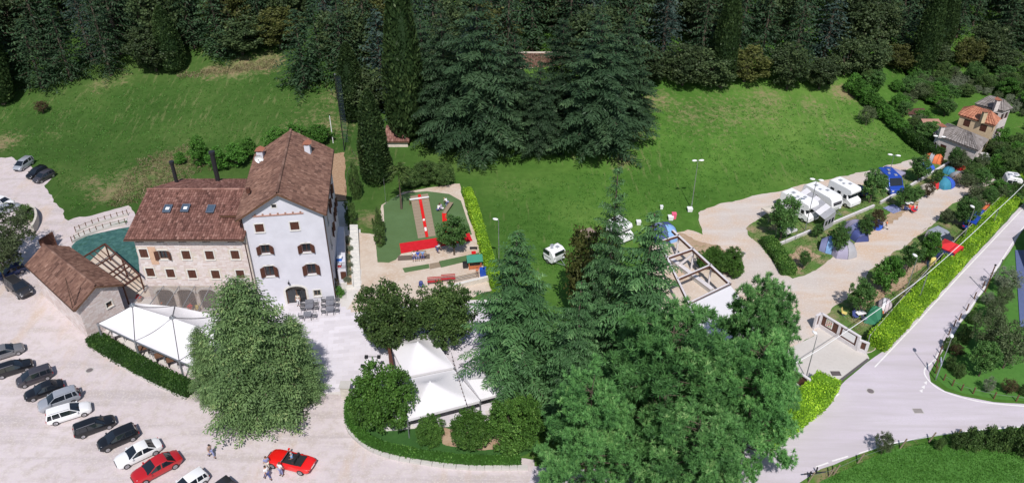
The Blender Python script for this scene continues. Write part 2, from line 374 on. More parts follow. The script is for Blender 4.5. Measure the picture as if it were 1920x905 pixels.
sheet('camp_lawn', [(1397, 428), (1420, 412), (1440, 398), (1480, 392), (1560, 365), (1640, 340), (1700, 318), (1752, 300), (1785, 300), (1812, 310), (1806, 330), (1770, 350), (1742, 362), (1700, 385), (1662, 412), (1620, 440), (1595, 465), (1565, 480), (1520, 512), (1485, 523), (1466, 512), (1428, 462), (1402, 440)], .032, LAWN, .5, .35)
sheet('camp_lawn', [(1893, 335), (1908, 352), (1860, 420), (1640, 655), (1622, 660), (1553, 590), (1560, 575), (1585, 560), (1600, 545), (1640, 500), (1690, 465), (1745, 425), (1775, 392), (1812, 366), (1850, 350), (1868, 338)], .032, LAWN, .5, .35)
for q in ([(1600, 555), (1660, 520), (1735, 468), (1752, 480), (1690, 540), (1625, 595), (1600, 590)], [(1462, 485), (1500, 462), (1520, 470), (1540, 480), (1500, 505), (1475, 500)], [(1660, 405), (1700, 380), (1730, 375), (1700, 400), (1665, 420)], [(1830, 365), (1860, 345), (1880, 350), (1850, 385)]):
    sheet('bare_earth', q, .038, EARTH, .5, .8)
sheet('driveway_concrete', [(1450, 668), (1526, 630), (1536, 610), (1624, 661), (1630, 672), (1562, 726), (1555, 735), (1500, 740), (1462, 772)], .04, CONCR)
sheet('dark_lawn', [(662, 760), (700, 745), (722, 808), (900, 795), (1000, 750), (1010, 840), (960, 862), (850, 855), (750, 842), (690, 815), (664, 790)], .044, DLAWN, .6, .2)
sheet('garden_lawn', [(1935, 408), (1912, 446), (1846, 552), (1800, 622), (1762, 680), (1750, 705), (1775, 727), (1805, 738), (1865, 748), (1990, 757), (2150, 760), (2150, 400), (2000, 400)], .03, GLAWN, .5, .2)
sheet('lower_lawn', dens([(1500, 925), (1545, 899), (1612, 868), (1665, 846), (1741, 832), (1800, 828), (1860, 834), (1990, 870)], 4) + [(2100, 1000), (1500, 1000)], .03, GLAWN, .6, .15)
sheet('teal_ground_net', [(132, 462), (150, 446), (190, 435), (248, 424), (262, 500), (262, 520), (180, 520), (150, 505)], .02, TEAL, .4, .2)
sheet('sandy_floor', [(158, 500), (197, 462), (262, 516), (285, 555), (240, 560), (230, 540), (195, 545)], .03, SAND)
sheet('wood_chip_bed', [(617, 290), (646, 285), (650, 376), (612, 376)], .03, CHIPS, .5, .2)
sheet('garden_path', [(632, 378), (652, 378), (652, 432), (650, 560), (628, 562), (622, 450)], .05, CONC)
sheet('hedge_bed_soil', [(820, 800), (900, 812), (985, 800), (990, 835), (900, 845), (830, 832)], .05, EARTH, .4, .3)
for q in ([(676, 338), (686, 337), (687, 343), (677, 343)], [(669, 309), (677, 308), (678, 314), (670, 314)], [(663, 371), (674, 369), (675, 374), (664, 375)]):
    p = [P(*a) for a in q]; c = sum(p, Vector()) / 4; mb = MB(); mb.prism([(v.x - c.x, v.y - c.y) for v in p], 0, .09)
# terrace slabs: thin stones with open joints, as one mass (too small to pick apart)
def slab_field(poly, ang, lx, ly, z, material, seed=1):
    pts = [P(*p) for p in poly]; c = sum(pts, Vector()) / len(pts); ca, sa = math.cos(ang), math.sin(ang)
    loc = [((p.x - c.x) * ca + (p.y - c.y) * sa, -(p.x - c.x) * sa + (p.y - c.y) * ca) for p in pts]
    x0, x1 = min(p[0] for p in loc), max(p[0] for p in loc); y0, y1 = min(p[1] for p in loc), max(p[1] for p in loc)
    V, F, T = [], [], []; rg = random.Random(seed); r = 0; y = y0
    while y < y1:
        x = x0 - (r % 2) * lx / 2
        while x < x1:
            cx, cy = x + lx / 2, y + ly / 2
            if all(inside(np.array([cx + i * lx * .45]), np.array([cy + j * ly * .45]), loc)[0] for i in (-1, 1) for j in (-1, 1)):
                g = .012; zz = z + rg.uniform(0, .006); b = len(V)
                for q in ((x + g, y + g), (x + lx - g, y + g), (x + lx - g, y + ly - g), (x + g, y + ly - g)):
                    V.append((c.x + q[0] * ca - q[1] * sa, c.y + q[0] * sa + q[1] * ca, zz))
                V += [(v[0], v[1], z - .02) for v in V[b:b + 4]]
                F += [(b, b + 1, b + 2, b + 3)] + [(b + 4 + i, b + 4 + (i + 1) % 4, b + (i + 1) % 4, b + i) for i in range(4)]
                T += [rg.random()] * 5
            x += lx
        y += ly; r += 1
    o = link('paving_slabs', npmesh('paving_slabs', V, F, material, T)); o['kind'] = 'stuff'
SLABT = tintmat('terrace_slab_stone', [(0, (.58, .545, .57)), (1, (.68, .645, .68))], .85, big=(.3, (.92, .92, .93)))
slab_field([(480, 566), (640, 562), (682, 592), (800, 568), (960, 562), (1010, 700), (905, 795), (722, 812), (660, 742), (592, 737), (440, 735), (352, 700), (190, 612), (262, 566)], R(8), 1.2, .6, .05, SLABT)

# road paint
def stripe(pix, wd, z=.032, name='edge_line'):
    pts = [P(*p) for p in pix]; mb = MB(); L = []
    for i, p in enumerate(pts):
        d = (pts[min(i + 1, len(pts) - 1)] - pts[max(i - 1, 0)]).normalized(); s = Vector((-d.y, d.x, 0)) * wd / 2
        L.append((p + s, p - s))
    vs = [Vector((q.x, q.y, z)) for a in L for q in a]; mb.add(vs, [(2 * i, 2 * i + 1, 2 * i + 3, 2 * i + 2) for i in range(len(L) - 1)])
    o = mb.build(name, LINE); o['kind'] = 'structure'; return o
stripe([(1640, 688), (1720, 604), (1800, 516), (1872, 440), (1940, 368)], .14)
stripe([(1446, 824), (1500, 790), (1573, 738)], .16)
stripe(dens([(1925, 420), (1906, 444), (1836, 553), (1790, 617), (1753, 673), (1735, 690), (1736, 706), (1759, 728), (1801, 744), (1861, 756), (1990, 766)]), .16)
stripe(dens([(1960, 797), (1840, 805), (1760, 815), (1700, 826), (1660, 834), (1610, 850)]), .14)
stripe([(1560, 864), (1590, 855)], .16); stripe([(1530, 875), (1553, 867)], .16)
mb = MB()
for x, y in ((1737, 717), (1733, 725), (1729, 732)):
    for dx in (0, -9):
        a, b, c = P(x + dx * .2 - 4, y), P(x + dx * .2 + 3, y - 3), P(x + dx * .2 + 2, y + 4)
    mb.add([(q.x, q.y, .034) for q in (a, c, b)], [(0, 1, 2)])
o = mb.build('give_way_triangles', LINE); o['kind'] = 'structure'
def ground_cover(x, y, shape, name, label, material):
    c = P(x, y); t = thing(name, label, 'drain cover', (c.x, c.y, .03)); mb = MB()
    if shape == 'round':
        mb.tube([(0, 0, 0), (0, 0, .012)], .42, 20); mb.build('frame', CONC, t); mb = MB(); mb.tube([(0, 0, .004), (0, 0, .018)], .34, 20); mb.build('lid', material, t)
    else:
        mb.box(-.5, .5, -.35, .35, 0, .01); mb.build('frame', CONC, t); mb = MB()
        for k in range(7): mb.box(-.44, .44, -.30 + k * .09, -.25 + k * .09, .005, .022)
        mb.build('grating', material, t)
    return t
IRON = mat('cast_iron', (.20, .17, .17), .7, metal=.3)
ground_cover(1632, 733, 'round', 'manhole_cover', 'round brown manhole cover in the middle of the road junction', IRON)
ground_cover(1721, 770, 'square', 'drain_grate', 'rectangular iron grate in the road near the lower verge', IRON)
ground_cover(1567, 700, 'square', 'drain_grate', 'square iron grate in the concrete driveway beside the lime hedge', IRON)
ground_cover(168, 694, 'round', 'manhole_cover', 'small round manhole cover in the gravel below the white canopy', IRON)
ground_cover(1393, 475, 'round', 'manhole_cover', 'round manhole cover in the gravel yard of the campsite', IRON)
a, b = P(1564, 722), P(1628, 673); mb = MB(); mb.bar((0, 0, .048), (b.x - a.x, b.y - a.y, .048), .28, .02)
o = mb.build('channel_drain', mat('dark_grating', (.10, .09, .09), .7)); o.location = (a.x, a.y, 0); setp(o, 'long dark slotted channel drain across the mouth of the driveway', 'drain')

# ------------------------------------------------------------------ vegetation
LEAF = {
 'cedar': leafmat('cedar_needles', (.014, .036, .017), (.045, .086, .038), (.09, .15, .065)),
 'cedar_near': leafmat('near_cedar_needles', (.018, .052, .020), (.085, .19, .065), (.21, .35, .14)),
 'fir': leafmat('blue_fir_needles', (.020, .042, .034), (.058, .098, .078), (.10, .155, .125)),
 'cypress': leafmat('cypress_leaf', (.018, .042, .012), (.056, .098, .030), (.10, .15, .045)),
 'forest': leafmat('forest_leaf', (.022, .042, .016), (.070, .105, .040), (.13, .17, .065)),
 'olivef': leafmat('yellow_forest_leaf', (.045, .055, .014), (.10, .115, .03), (.17, .17, .055)),
 'broad': leafmat('broad_leaf', (.028, .060, .016), (.085, .150, .040), (.19, .28, .08)),
 'bright': leafmat('bright_leaf', (.038, .105, .015), (.08, .21, .032), (.15, .30, .055)),
 'camp': leafmat('camp_leaf', (.03, .085, .02), (.095, .20, .05), (.18, .31, .09)),
 'laurel': leafmat('laurel_leaf', (.028, .072, .013), (.08, .18, .03), (.17, .29, .065)),
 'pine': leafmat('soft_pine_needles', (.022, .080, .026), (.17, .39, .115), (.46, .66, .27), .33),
 'ley': leafmat('leyland_leaf', (.035, .080, .028), (.18, .29, .105), (.40, .46, .19)),
 'hedge': leafmat('lime_hedge_leaf', (.12, .26, .02), (.36, .62, .035), (.58, .80, .07)),
 'dhedge': leafmat('dark_hedge_leaf', (.020, .055, .010), (.045, .105, .018), (.08, .16, .03)),
 'olive': leafmat('olive_leaf', (.05, .075, .03), (.115, .155, .07), (.20, .24, .13)),
 'silver': leafmat('silver_leaf', (.10, .13, .075), (.22, .26, .17), (.34, .38, .28)),
 'purple': leafmat('red_bronze_leaf', (.05, .04, .02), (.10, .075, .035), (.17, .11, .05)),
 'palm': leafmat('palm_leaf', (.03, .06, .015), (.08, .13, .03), (.14, .19, .06)),
 'grass': leafmat('grass_blade', (.045, .14, .02), (.075, .20, .03), (.11, .25, .045)),
 'weed': leafmat('dry_grass_blade', (.14, .13, .06), (.24, .21, .11), (.34, .29, .17)),
}
def unit(a): return a / np.maximum(np.linalg.norm(a, axis=-1, keepdims=True), 1e-9)
def blades(C, D, W, L, rg, side=None):
    """one lozenge leaf per row"""
    n = len(C); D = unit(D)
    if side is None: side = rg.normal(size=(n, 3))
    Sd = unit(np.cross(D, side)); L = np.broadcast_to(L, (n,))[:, None]; W = np.broadcast_to(W, (n,))[:, None]
    V = np.stack([C - D * L * .5, C + Sd * W * .5 - D * L * .08, C + D * L * .5, C - Sd * W * .5 - D * L * .08], 1).reshape(-1, 3)
    return V, np.arange(4 * n).reshape(-1, 4)
def crown_mesh(name, C, D, W, L, rg, material, tint, side=None, core=None):
    V, F = blades(np.asarray(C), np.asarray(D), W, L, rg, side)
    if core is not None:
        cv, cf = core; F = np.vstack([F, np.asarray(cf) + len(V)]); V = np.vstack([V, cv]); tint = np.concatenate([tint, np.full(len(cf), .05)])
    return npmesh(name, V, F, material, tint)
def trunk_mesh(name, h, r, limbs=(), rg=None):
    mb = MB(); mb.tube([(0, 0, -.3), (0, 0, h * .35), (.02 * h * .1, 0, h * .7), (0, 0, h * .97)], r, 7, r * .15)
    for a, b, rr in limbs: mb.tube([a, b], rr, 4, rr * .35)
    me = bpy.data.meshes.new(name); me.from_pydata(mb.v, [], mb.f); me.materials.append(BARK); return me

def conifer(seed, h, r, nb, lm, droop=.5, bl=.5, bw=.13, gap=.3, upturn=.25, taper=.8, low=.07, step=.35, tiers=0):
    rg = np.random.default_rng(seed); C, D, T, SD = [], [], [], []; limbs = []
    for i in range(nb):
        u = (i + rg.random()) / nb
        if tiers: u = (int(u * tiers) + .3 + .4 * rg.random()) / tiers
        z = h * (low + (.985 - low) * u)
        L = r * ((1 - u) ** taper) * (.66 + .5 * rg.random()) + .25
        if u < .12: L *= .8
        az = i * 2.39996 + rg.normal() * .3; e = np.array([math.cos(az), math.sin(az), 0.]); sd = np.array([-e[1], e[0], 0])
        k = droop * (.8 + .4 * rg.random()) * (1 - .6 * u); up = upturn * (.4 + u)
        ns = max(4, int(L / step)); bt = rg.random()
        s = np.linspace(.12, 1, ns); zz = z + L * (up * s - k * s * s * .75)
        pts = e[None] * (L * s)[:, None] + np.array([0, 0, 1.])[None] * zz[:, None]
        if L > 1: limbs.append((Vector((0, 0, z)), Vector(pts[int(ns * .75)]), .02 + .012 * L))
        for sg in (-1, 1):
            for j in range(ns):
                lt = (.36 * L * (1 - s[j]) ** .8 + .28) * (.6 + .6 * rg.random())
                nn = max(1, int(lt / gap)); q = (np.arange(nn) + rg.random(nn)) / nn
                d = e * .62 + sd * sg * .85; d = d / np.linalg.norm(d)
                c = pts[j][None] + d[None] * (lt * q)[:, None]; c[:, 2] -= .30 * lt * q * q * (1 + droop) ; c += rg.normal(size=(nn, 3)) * .05
                dd = d[None] + rg.normal(size=(nn, 3)) * .22; dd[:, 2] -= .25 + .55 * q * droop
                C.append(c); D.append(dd); T.append(np.clip(bt * .45 + .35 * s[j] + .3 * rg.random(nn) - .1, 0, 1)); SD.append(np.tile([0, 0, 1.], (nn, 1)) + rg.normal(size=(nn, 3)) * .35)
    C, D, T, SD = map(np.concatenate, (C, D, T, SD))
    n = len(C); L = bl * (.7 + .6 * rg.random(n))
    return crown_mesh('crown', C, D, bw * (.7 + .6 * rg.random(n)), L, rg, lm, T, SD), trunk_mesh('trunk', h, .018 * h, limbs[::2])
def lumpy(rg, n, h, r, low, shape, lump=.25, k=9):
    """points on an uneven crown surface: returns position, outward normal, lump value"""
    ph = rg.random((k, 4)) * 7; u = rg.random(n); az = rg.random(n) * 2 * np.pi
    prof = shape(u); f = np.zeros(n)
    for a in range(k):
        f += np.sin(az * (1 + a % 4) + ph[a, 0] + 6 * ph[a, 1]) * np.sin(u * (4 + 2.2 * (a % 5)) + ph[a, 2])
    f = f / math.sqrt(k); rad = r * prof * (1 + lump * f)
    P_ = np.stack([np.cos(az) * rad, np.sin(az) * rad, h * (low + (1 - low) * u)], 1)
    N = unit(np.stack([np.cos(az), np.sin(az), (.1 + 1.1 * u) * r / h * 1.5], 1)); return P_, N, f, u, az
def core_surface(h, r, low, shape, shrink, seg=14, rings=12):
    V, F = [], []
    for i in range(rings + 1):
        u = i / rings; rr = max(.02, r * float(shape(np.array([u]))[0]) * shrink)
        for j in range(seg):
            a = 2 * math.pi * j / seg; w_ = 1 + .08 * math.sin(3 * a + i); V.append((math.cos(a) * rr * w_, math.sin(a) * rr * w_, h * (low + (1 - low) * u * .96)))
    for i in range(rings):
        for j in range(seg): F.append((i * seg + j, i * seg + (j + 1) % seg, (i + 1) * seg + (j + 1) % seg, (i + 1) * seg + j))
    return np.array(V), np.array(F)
COLUMN = lambda u: np.minimum(1, (u * 9 + .45)) * np.clip((1 - u) / .55, 0, 1) ** .55
CONE = lambda u: np.minimum(1, u * 5 + .55) * (1 - u) ** .75
def column_tree(seed, h, r, n, lm, shape=COLUMN, low=.03, lump=.12, bl=.34, bw=.12, up=1.0, core=True):
    rg = np.random.default_rng(seed); P_, N, f, u, az = lumpy(rg, n, h, r, low, shape, lump)
    P_[:, :2] *= (1 - .16 * rg.random(n) ** 2)[:, None]
    D = N * .5 + rg.normal(size=(n, 3)) * .35; D[:, 2] += up
    T = np.clip(.45 + .2 * f + rg.normal(size=n) * .2, 0, 1)
    return crown_mesh('crown', P_, D, bw * (.7 + .6 * rg.random(n)), bl * (.7 + .6 * rg.random(n)), rg, lm, T, N + rg.normal(size=(n, 3)) * .4, core_surface(h, r, low, shape, .8) if core else None), trunk_mesh('trunk', h * .5, .02 * h + .05)
def clumps(seed, h, r, nc, per, lm, low=.22, rc=.22, bl=.26, bw=.16, squash=1.0, open_=0.0, flat_top=0.0):
    """broadleaf crown: leaf clumps spread through an uneven volume on limbs"""
    rg = np.random.default_rng(seed); ch = h * (1 - low); cz = h * low + ch * .5; out = []; lobes = unit(rg.normal(size=(7, 3))); la = rg.random(7) * .5
    while len(out) < nc:
        d = unit(rg.normal(size=3)); q = rg.random() ** (.33 + open_ * .3) ; q = max(q, .55) if rg.random() < .75 else q
        k = .78 + float(np.max((lobes @ d) * la)) ; p = d * q * k * np.array([r, r, ch * .5 * squash]); p[2] += cz
        if p[2] > h * low * .6: out.append(p)
    Cc = np.array(out); rr_ = np.percentile(np.hypot(Cc[:, 0], Cc[:, 1]), 92); Cc[:, :2] *= r * (1 - rc * .55) / rr_; zt, zb = Cc[:, 2].max(), Cc[:, 2].min(); tz, bz = h - r * rc * .6, h * low; Cc[:, 2] = bz + (Cc[:, 2] - zb) / (zt - zb) * (tz - bz)
    R_ = r * rc * (.6 + .8 * rg.random(nc))
    ct = rg.random(nc)
    C, D, T = [], [], []
    for i in range(nc):
        v = unit(rg.normal(size=(per, 3))) * (rg.random(per) ** .45)[:, None] * R_[i]; v[:, 2] *= .75
        C.append(Cc[i] + v); D.append(v / R_[i] + rg.normal(size=(per, 3)) * .6 + [0, 0, .15]); T.append(np.clip(ct[i] * .45 + .55 * rg.random(per), 0, 1))
    C, D, T = map(np.concatenate, (C, D, T)); n = len(C)
    limbs = [(Vector((0, 0, h * low * (.6 + .8 * rg.random()))), Vector(p * [.85, .85, .97]), .012 * h * .6 + .01) for p in Cc[::max(1, nc // 14)]]
    return crown_mesh('crown', C, D, bw * (.7 + .6 * rg.random(n)), bl * (.7 + .6 * rg.random(n)), rg, lm, T), trunk_mesh('trunk', h * .6, .018 * h + .04, limbs)
def tufted(seed, h, r, nt_, per, lm, low=.1, bl=.6, bw=.12, shape=CONE):
    """soft pine: radiating needle tufts along rising boughs"""
    rg = np.random.default_rng(seed); C, D, T = [], [], []; limbs = []; nb = 88
    for i in range(nb):
        u = (i + rg.random()) / nb; z = h * (low + (.95 - low) * u); az = i * 2.4 + rg.normal() * .4; L = r * (float(shape(np.array([u]))[0]) * (.75 + .5 * rg.random()) + .05)
        e = np.array([math.cos(az), math.sin(az), 0]); tip = e * L + np.array([0, 0, z + L * (.10 + .25 * u)])
        limbs.append((Vector((0, 0, z)), Vector(tip * [.9, .9, 1]), .03 + .008 * L)); m = max(3, int(nt_ / nb * (.3 + 1.4 * L / r)))
        bt = rg.random()
        for j in range(m):
            s = 1 - .55 * rg.random() ** 2.2; off = rg.normal(size=3) * [1, 1, .5] * (.075 * r + .10)
            c = np.array([0, 0, z]) * (1 - s) + tip * s + off
            v = unit(rg.normal(size=(per, 3)) + e * .5 + [0, 0, .55]); tt = rg.random()
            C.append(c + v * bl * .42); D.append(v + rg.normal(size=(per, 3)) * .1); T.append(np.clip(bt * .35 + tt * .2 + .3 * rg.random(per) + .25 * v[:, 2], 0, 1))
    C, D, T = map(np.concatenate, (C, D, T)); n = len(C)
    return crown_mesh('crown', C, D, bw * (.7 + .6 * rg.random(n)), bl * (.75 + .5 * rg.random(n)), rg, lm, T), trunk_mesh('trunk', h, .02 * h, limbs)
def sprays(seed, h, r, ns, per, lm, shape, low=.02, lump=.2, sl=.9):
    """dense cypress-like conifer of flat drooping sprays over a lumpy cone"""
    rg = np.random.default_rng(seed); P_, N, f, u, az = lumpy(rg, ns, h, r, low, shape, lump)
    P_[:, :2] *= (1 - .22 * rg.random(ns))[:, None]; C, D, T, SD = [], [], [], []
    A = unit(N * 1.0 + rg.normal(size=(ns, 3)) * .35 + [0, 0, .25]); B = unit(np.cross(A, rg.normal(size=(ns, 3)) * .5 + [0, 0, 1])); tt = np.clip(.4 + .28 * f + .25 * rg.normal(size=ns), 0, 1)
    for j in range(per):
        q = j / (per - 1); sg = 1 if j % 2 else -1; l = sl * (.6 + .8 * rg.random(ns))[:, None]
        c = P_ + A * l * (q - .3) + B * sg * l * .22 * (1 - q) ; c[:, 2] -= (.25 * q * q * l[:, 0])
        d = A + B * sg * .75 * (1 - q * .8); d[:, 2] -= .35 * q
        C.append(c); D.append(d); T.append(np.clip(tt * .8 + .25 * rg.random(ns), 0, 1)); SD.append(np.cross(A, B) + rg.normal(size=(ns, 3)) * .3)
    C, D, T, SD = map(np.concatenate, (C, D, T, SD)); n = len(C)
    return crown_mesh('crown', C, D,   .11 * (.7 + .6 * rg.random(n)), .40 * sl * (.75 + .5 * rg.random(n)), rg, lm, T, SD, core_surface(h, r, low, shape, .74)), trunk_mesh('trunk', h, .016 * h)
def palm_tree(seed):
    rg = np.random.default_rng(seed); C, D, T = [], [], []
    for i in range(34):
        az = i * 2.4; el = -.5 + 1.7 * rg.random(); L = 1.5 + .3 * rg.random()
        for s in np.linspace(.25, 1, 12):
            a = el - s * s * 1.1; base = np.array([math.cos(az) * math.cos(el * .8) * L * s, math.sin(az) * math.cos(el * .8) * L * s, 5 + L * (math.sin(el) * s - .45 * s * s)])
            for sg in (-1, 1):
                sd = np.array([-math.sin(az) * sg, math.cos(az) * sg, -.35]); C.append(base + sd * .2 * (1.3 - s)); D.append(sd + np.array([math.cos(az), math.sin(az), 0]) * .9); T.append(rg.random())
    n = len(C); me = crown_mesh('crown', np.array(C), np.array(D), .09, .55, rg, LEAF['palm'], np.array(T)); return me, trunk_mesh('trunk', 5.1, .17)

BANK = {}
def bank(kind, h, r, fn, n): BANK[kind] = (h, r, [fn(s) for s in range(n)])
bank('cedar', 20, 5, lambda s: conifer(s, 20, 5, 95, LEAF['cedar'], .55, .8, .24, .42, step=.5), 3)
bank('fir', 18, 4.2, lambda s: conifer(10 + s, 18, 4.2, 90, LEAF['fir'], .35, .75, .24, .42, upturn=.1, step=.5), 2)
bank('grove', 14, 4.5, lambda s: clumps(20 + s, 14, 4.5, 150, 46, LEAF['forest'], .15, .24, .5, .34), 3)
bank('yellowgrove', 14, 4.5, lambda s: clumps(30 + s, 14, 4.5, 140, 46, LEAF['olivef'], .15, .24, .5, .34), 2)
bank('cypress', 18, 1.9, lambda s: column_tree(40 + s, 18, 1.9, 6500, LEAF['cypress'], bl=.5, bw=.2), 2)
bank('bigcedar', 26, 8, lambda s: conifer(50 + s, 26, 8, 150, LEAF['cedar'], .55, .62, .19, .20, step=.30, tiers=17), 3)
bank('nearcedar', 26, 7.5, lambda s: conifer(60 + s, 26, 7.5, 150, LEAF['cedar_near'], .62, .50, .15, .15, upturn=.34, taper=.8, step=.26, tiers=17), 3)
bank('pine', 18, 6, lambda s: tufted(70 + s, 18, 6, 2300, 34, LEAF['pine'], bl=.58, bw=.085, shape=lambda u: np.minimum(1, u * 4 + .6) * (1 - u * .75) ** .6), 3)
bank('ley', 17, 6.3, lambda s: conifer(80 + s, 17, 6.3, 420, LEAF['ley'], .40, .32, .14, .17, upturn=.30, taper=.5, low=.03, step=.24), 2)
bank('round', 7, 3.5, lambda s: clumps(90 + s, 7, 3.5, 260, 70, LEAF['broad'], .18, .17, .24, .17), 3)
bank('laurel', 6, 3.5, lambda s: clumps(100 + s, 6, 3.5, 260, 75, LEAF['laurel'], .08, .17, .24, .17), 2)
bank('campt', 5, 1.7, lambda s: clumps(110 + s, 5, 1.7, 110, 60, LEAF['camp'], .28, .23, .20, .12), 4)
bank('brightt', 5, 1.7, lambda s: clumps(120 + s, 5, 1.7, 110, 55, LEAF['bright'], .12, .25, .22, .14), 3)
bank('olive', 5, 2.4, lambda s: clumps(130 + s, 5, 2.4, 110, 55, LEAF['olive'], .25, .2, .26, .09, open_=.4), 3)
bank('silver', 4, 2.0, lambda s: clumps(140 + s, 4, 2.0, 100, 55, LEAF['silver'], .15, .22, .22, .08), 2)
bank('bronze', 4, 1.7, lambda s: clumps(150 + s, 4, 1.7, 90, 45, LEAF['purple'], .2, .24, .18, .11), 2)
bank('shrub', 1.6, 1.1, lambda s: clumps(160 + s, 1.6, 1.1, 60, 55, LEAF['broad'], .02, .26, .14, .09), 3)
bank('brightshrub', 1.6, 1.1, lambda s: clumps(170 + s, 1.6, 1.1, 60, 55, LEAF['bright'], .02, .26, .14, .09), 2)
bank('palm', 6.5, 1.8, palm_tree, 1)
cnt = {}
def plant(kind, name, base, h, r, label, cat='tree', group=None, rz=None, tilt=0):
    h0, r0, ms = BANK[kind]; i = cnt.get(kind, 0); cnt[kind] = i + 1; cr, tr = ms[i % len(ms)]
    t = thing(name, label, cat, base, rnd.random() * 6.28 if rz is None else rz, group); t.scale = (r / r0, r / r0, h / h0)
    link('crown', cr, t); link('trunk', tr, t); return t
def T(kind, name, bx, by, ty, rpx, label, cat='tree', group=None, rz=None):
    b = G(bx, by); h = Z(b.y, ty) - b.z; return plant(kind, name, b, h, rpx / scale_at(b + Vector((0, 0, h * .4))), label, cat, group, rz)

# forest on the hillside: every tree a thing
def forest():
    rg = random.Random(5); edge = [(-120, 205), (0, 190), (60, 175), (120, 172), (200, 158), (280, 158), (330, 138), (400, 134), (470, 118), (520, 105), (618, 128), (650, 212), (700, 238), (760, 250), (1000, 245), (1190, 228), (1212, 182), (1290, 180), (1340, 188), (1400, 176), (1440, 174), (1520, 195), (1580, 165), (1640, 150), (1720, 148), (1800, 135), (1930, 150), (2060, 160)]
    ex = [p for p in edge]; W_ = [G(*p) for p in edge]; wx = [p.x for p in W_]; wy = [p.y for p in W_]
    for row in range(9):
        x = -128 + (row % 2) * 2.5
        while x < 128:
            xx = x + rg.uniform(-1.3, 1.3); y = float(np.interp(xx, wx, wy)) + 2.6 + row * 6.2 + rg.uniform(-1.6, 1.6); x += rg.uniform(5.0, 7.4)
            q = rg.random(); zt_ = height(xx, y); dp = y * CT - (zt_ - CAM_H) * ST; bx_ = 960 + FPX * xx / dp; by_ = 452.5 - FPX * (y * ST + (zt_ - CAM_H) * CT) / dp
            if 965 < bx_ < 1062 and by_ > 118: continue
            side = 'right' if xx > 22 else ''
            right = xx > 18 and row == 0
            if right: kind = 'grove' if q < .8 else 'yellowgrove'
            elif q < .44: kind = 'cedar'
            elif q < .62: kind = 'fir'
            elif q < .86: kind = 'grove'
            elif q < .93: kind = 'yellowgrove'
            else: kind = 'cypress'
            h = {'cedar': 19, 'fir': 17, 'grove': 12.5, 'yellowgrove': 12, 'cypress': 19}[kind] * rg.uniform(.8, 1.2)
            r = {'cedar': 5.0, 'fir': 4.6, 'grove': 4.4, 'yellowgrove': 4.0, 'cypress': 2.1}[kind] * rg.uniform(.85, 1.2)
            if row == 0: h *= .72
            if right: h = rg.uniform(6, 9); r = rg.uniform(3, 4.2)
            if side == 'right' and xx > 66 and row < 2: h *= .7
            nm = {'cedar': 'cedar_tree', 'fir': 'fir_tree', 'grove': 'oak_tree', 'yellowgrove': 'chestnut_tree', 'cypress': 'cypress_tree'}[kind]
            de = {'cedar': 'dark green drooping cedar', 'fir': 'blue green layered fir', 'grove': 'rounded dark tree', 'yellowgrove': 'yellowish olive leafy tree', 'cypress': 'tall narrow dark cypress'}[kind]
            pl = ['in the front rank', 'in the second rank', 'in the third rank', 'in the fourth rank'][row] if row < 4 else 'far back'
            sec = ['above the upper car park', 'above the lone little meadow tree', 'above the stone house', 'behind the flagpole', 'behind the tall middle cedars', 'above the double street lamp', 'above the motorhomes', 'above the boundary trees', 'above the olive grove'][int(np.searchsorted([130, 280, 500, 690, 1190, 1400, 1580, 1700], bx_))]
            sz = 'taller' if h > {'cedar': 19, 'fir': 17, 'grove': 12.5, 'yellowgrove': 12, 'cypress': 19}[kind] * .98 else 'shorter'
            lb = f'{sz} {de} {pl} {sec}'
            plant(kind, nm, (xx, y, height(xx, y) - .2), h, r, lb, 'tree', lb)
forest()
# big trees one can name
T('bigcedar', 'cedar_tree', 900, 285, -30, 128, 'tallest dark cedar left of centre, above the bowling lane')
T('bigcedar', 'cedar_tree', 838, 262, 10, 85, 'dark cedar crowding the left flank of the tallest middle cedar')
T('bigcedar', 'cedar_tree', 965, 265, 60, 75, 'shaggy dark cedar between the two tallest middle cedars')
T('bigcedar', 'cedar_tree', 1115, 285, 20, 122, 'wide dark cedar over the corner of the right meadow')
T('bigcedar', 'cedar_tree', 1165, 235, 30, 85, 'dark cedar leaning over the right meadow behind the wide one')
T('bigcedar', 'cedar_tree', 1050, 235, 30, 85, 'slender dark cedar with the ruined wall behind it')
T('bigcedar', 'cedar_tree', 1010, 292, 110, 62, 'lower dark cedar filling the gap between the two widest middle cedars')
T('bigcedar', 'cedar_tree', 800, 240, 20, 70, 'dark cedar pressed against the very tall column cypress')
T('cedar', 'cedar_tree', 573, 165, 15, 66, 'broad lone cedar standing out from the forest onto the left meadow')
T('cypress', 'cypress_tree', 765, 262, -60, 36, 'very tall column cypress beside the dark gap left of the cedars')
T('cypress', 'cypress_tree', 706, 345, 168, 29, 'short thick cypress at the edge of the playground lawn')
T('cypress', 'cypress_tree', 664, 225, 80, 26, 'slim dark cypress beside the netted pole')
T('cypress', 'cypress_tree', 8, 195, 10, 26, 'dark column cypress at the far left end of the forest')
T('cypress', 'cypress_tree', 1350, 165, -40, 24, 'narrow cypress rising from the forest over the right meadow')
T('cypress', 'cypress_tree', 1718, 150, -30, 24, 'narrow cypress rising from the forest above the olive grove')
T('palm', 'palm_tree', 753, 392, 298, 26, 'small palm with a bare trunk beside the playground turf')
T('nearcedar', 'cedar_tree', 1188, 750, 388, 142, 'big green cedar with a pointed top beside the open beam frame')
T('nearcedar', 'cedar_tree', 1128, 700, 300, 78, 'slim cedar with the highest pointed tip among the near cedars')
T('nearcedar', 'cedar_tree', 968, 722, 428, 132, 'cedar spreading its boughs over the right end of the white tents')
T('nearcedar', 'cedar_tree', 1075, 790, 520, 95, 'dark cedar filling the middle of the near clump of cedars')
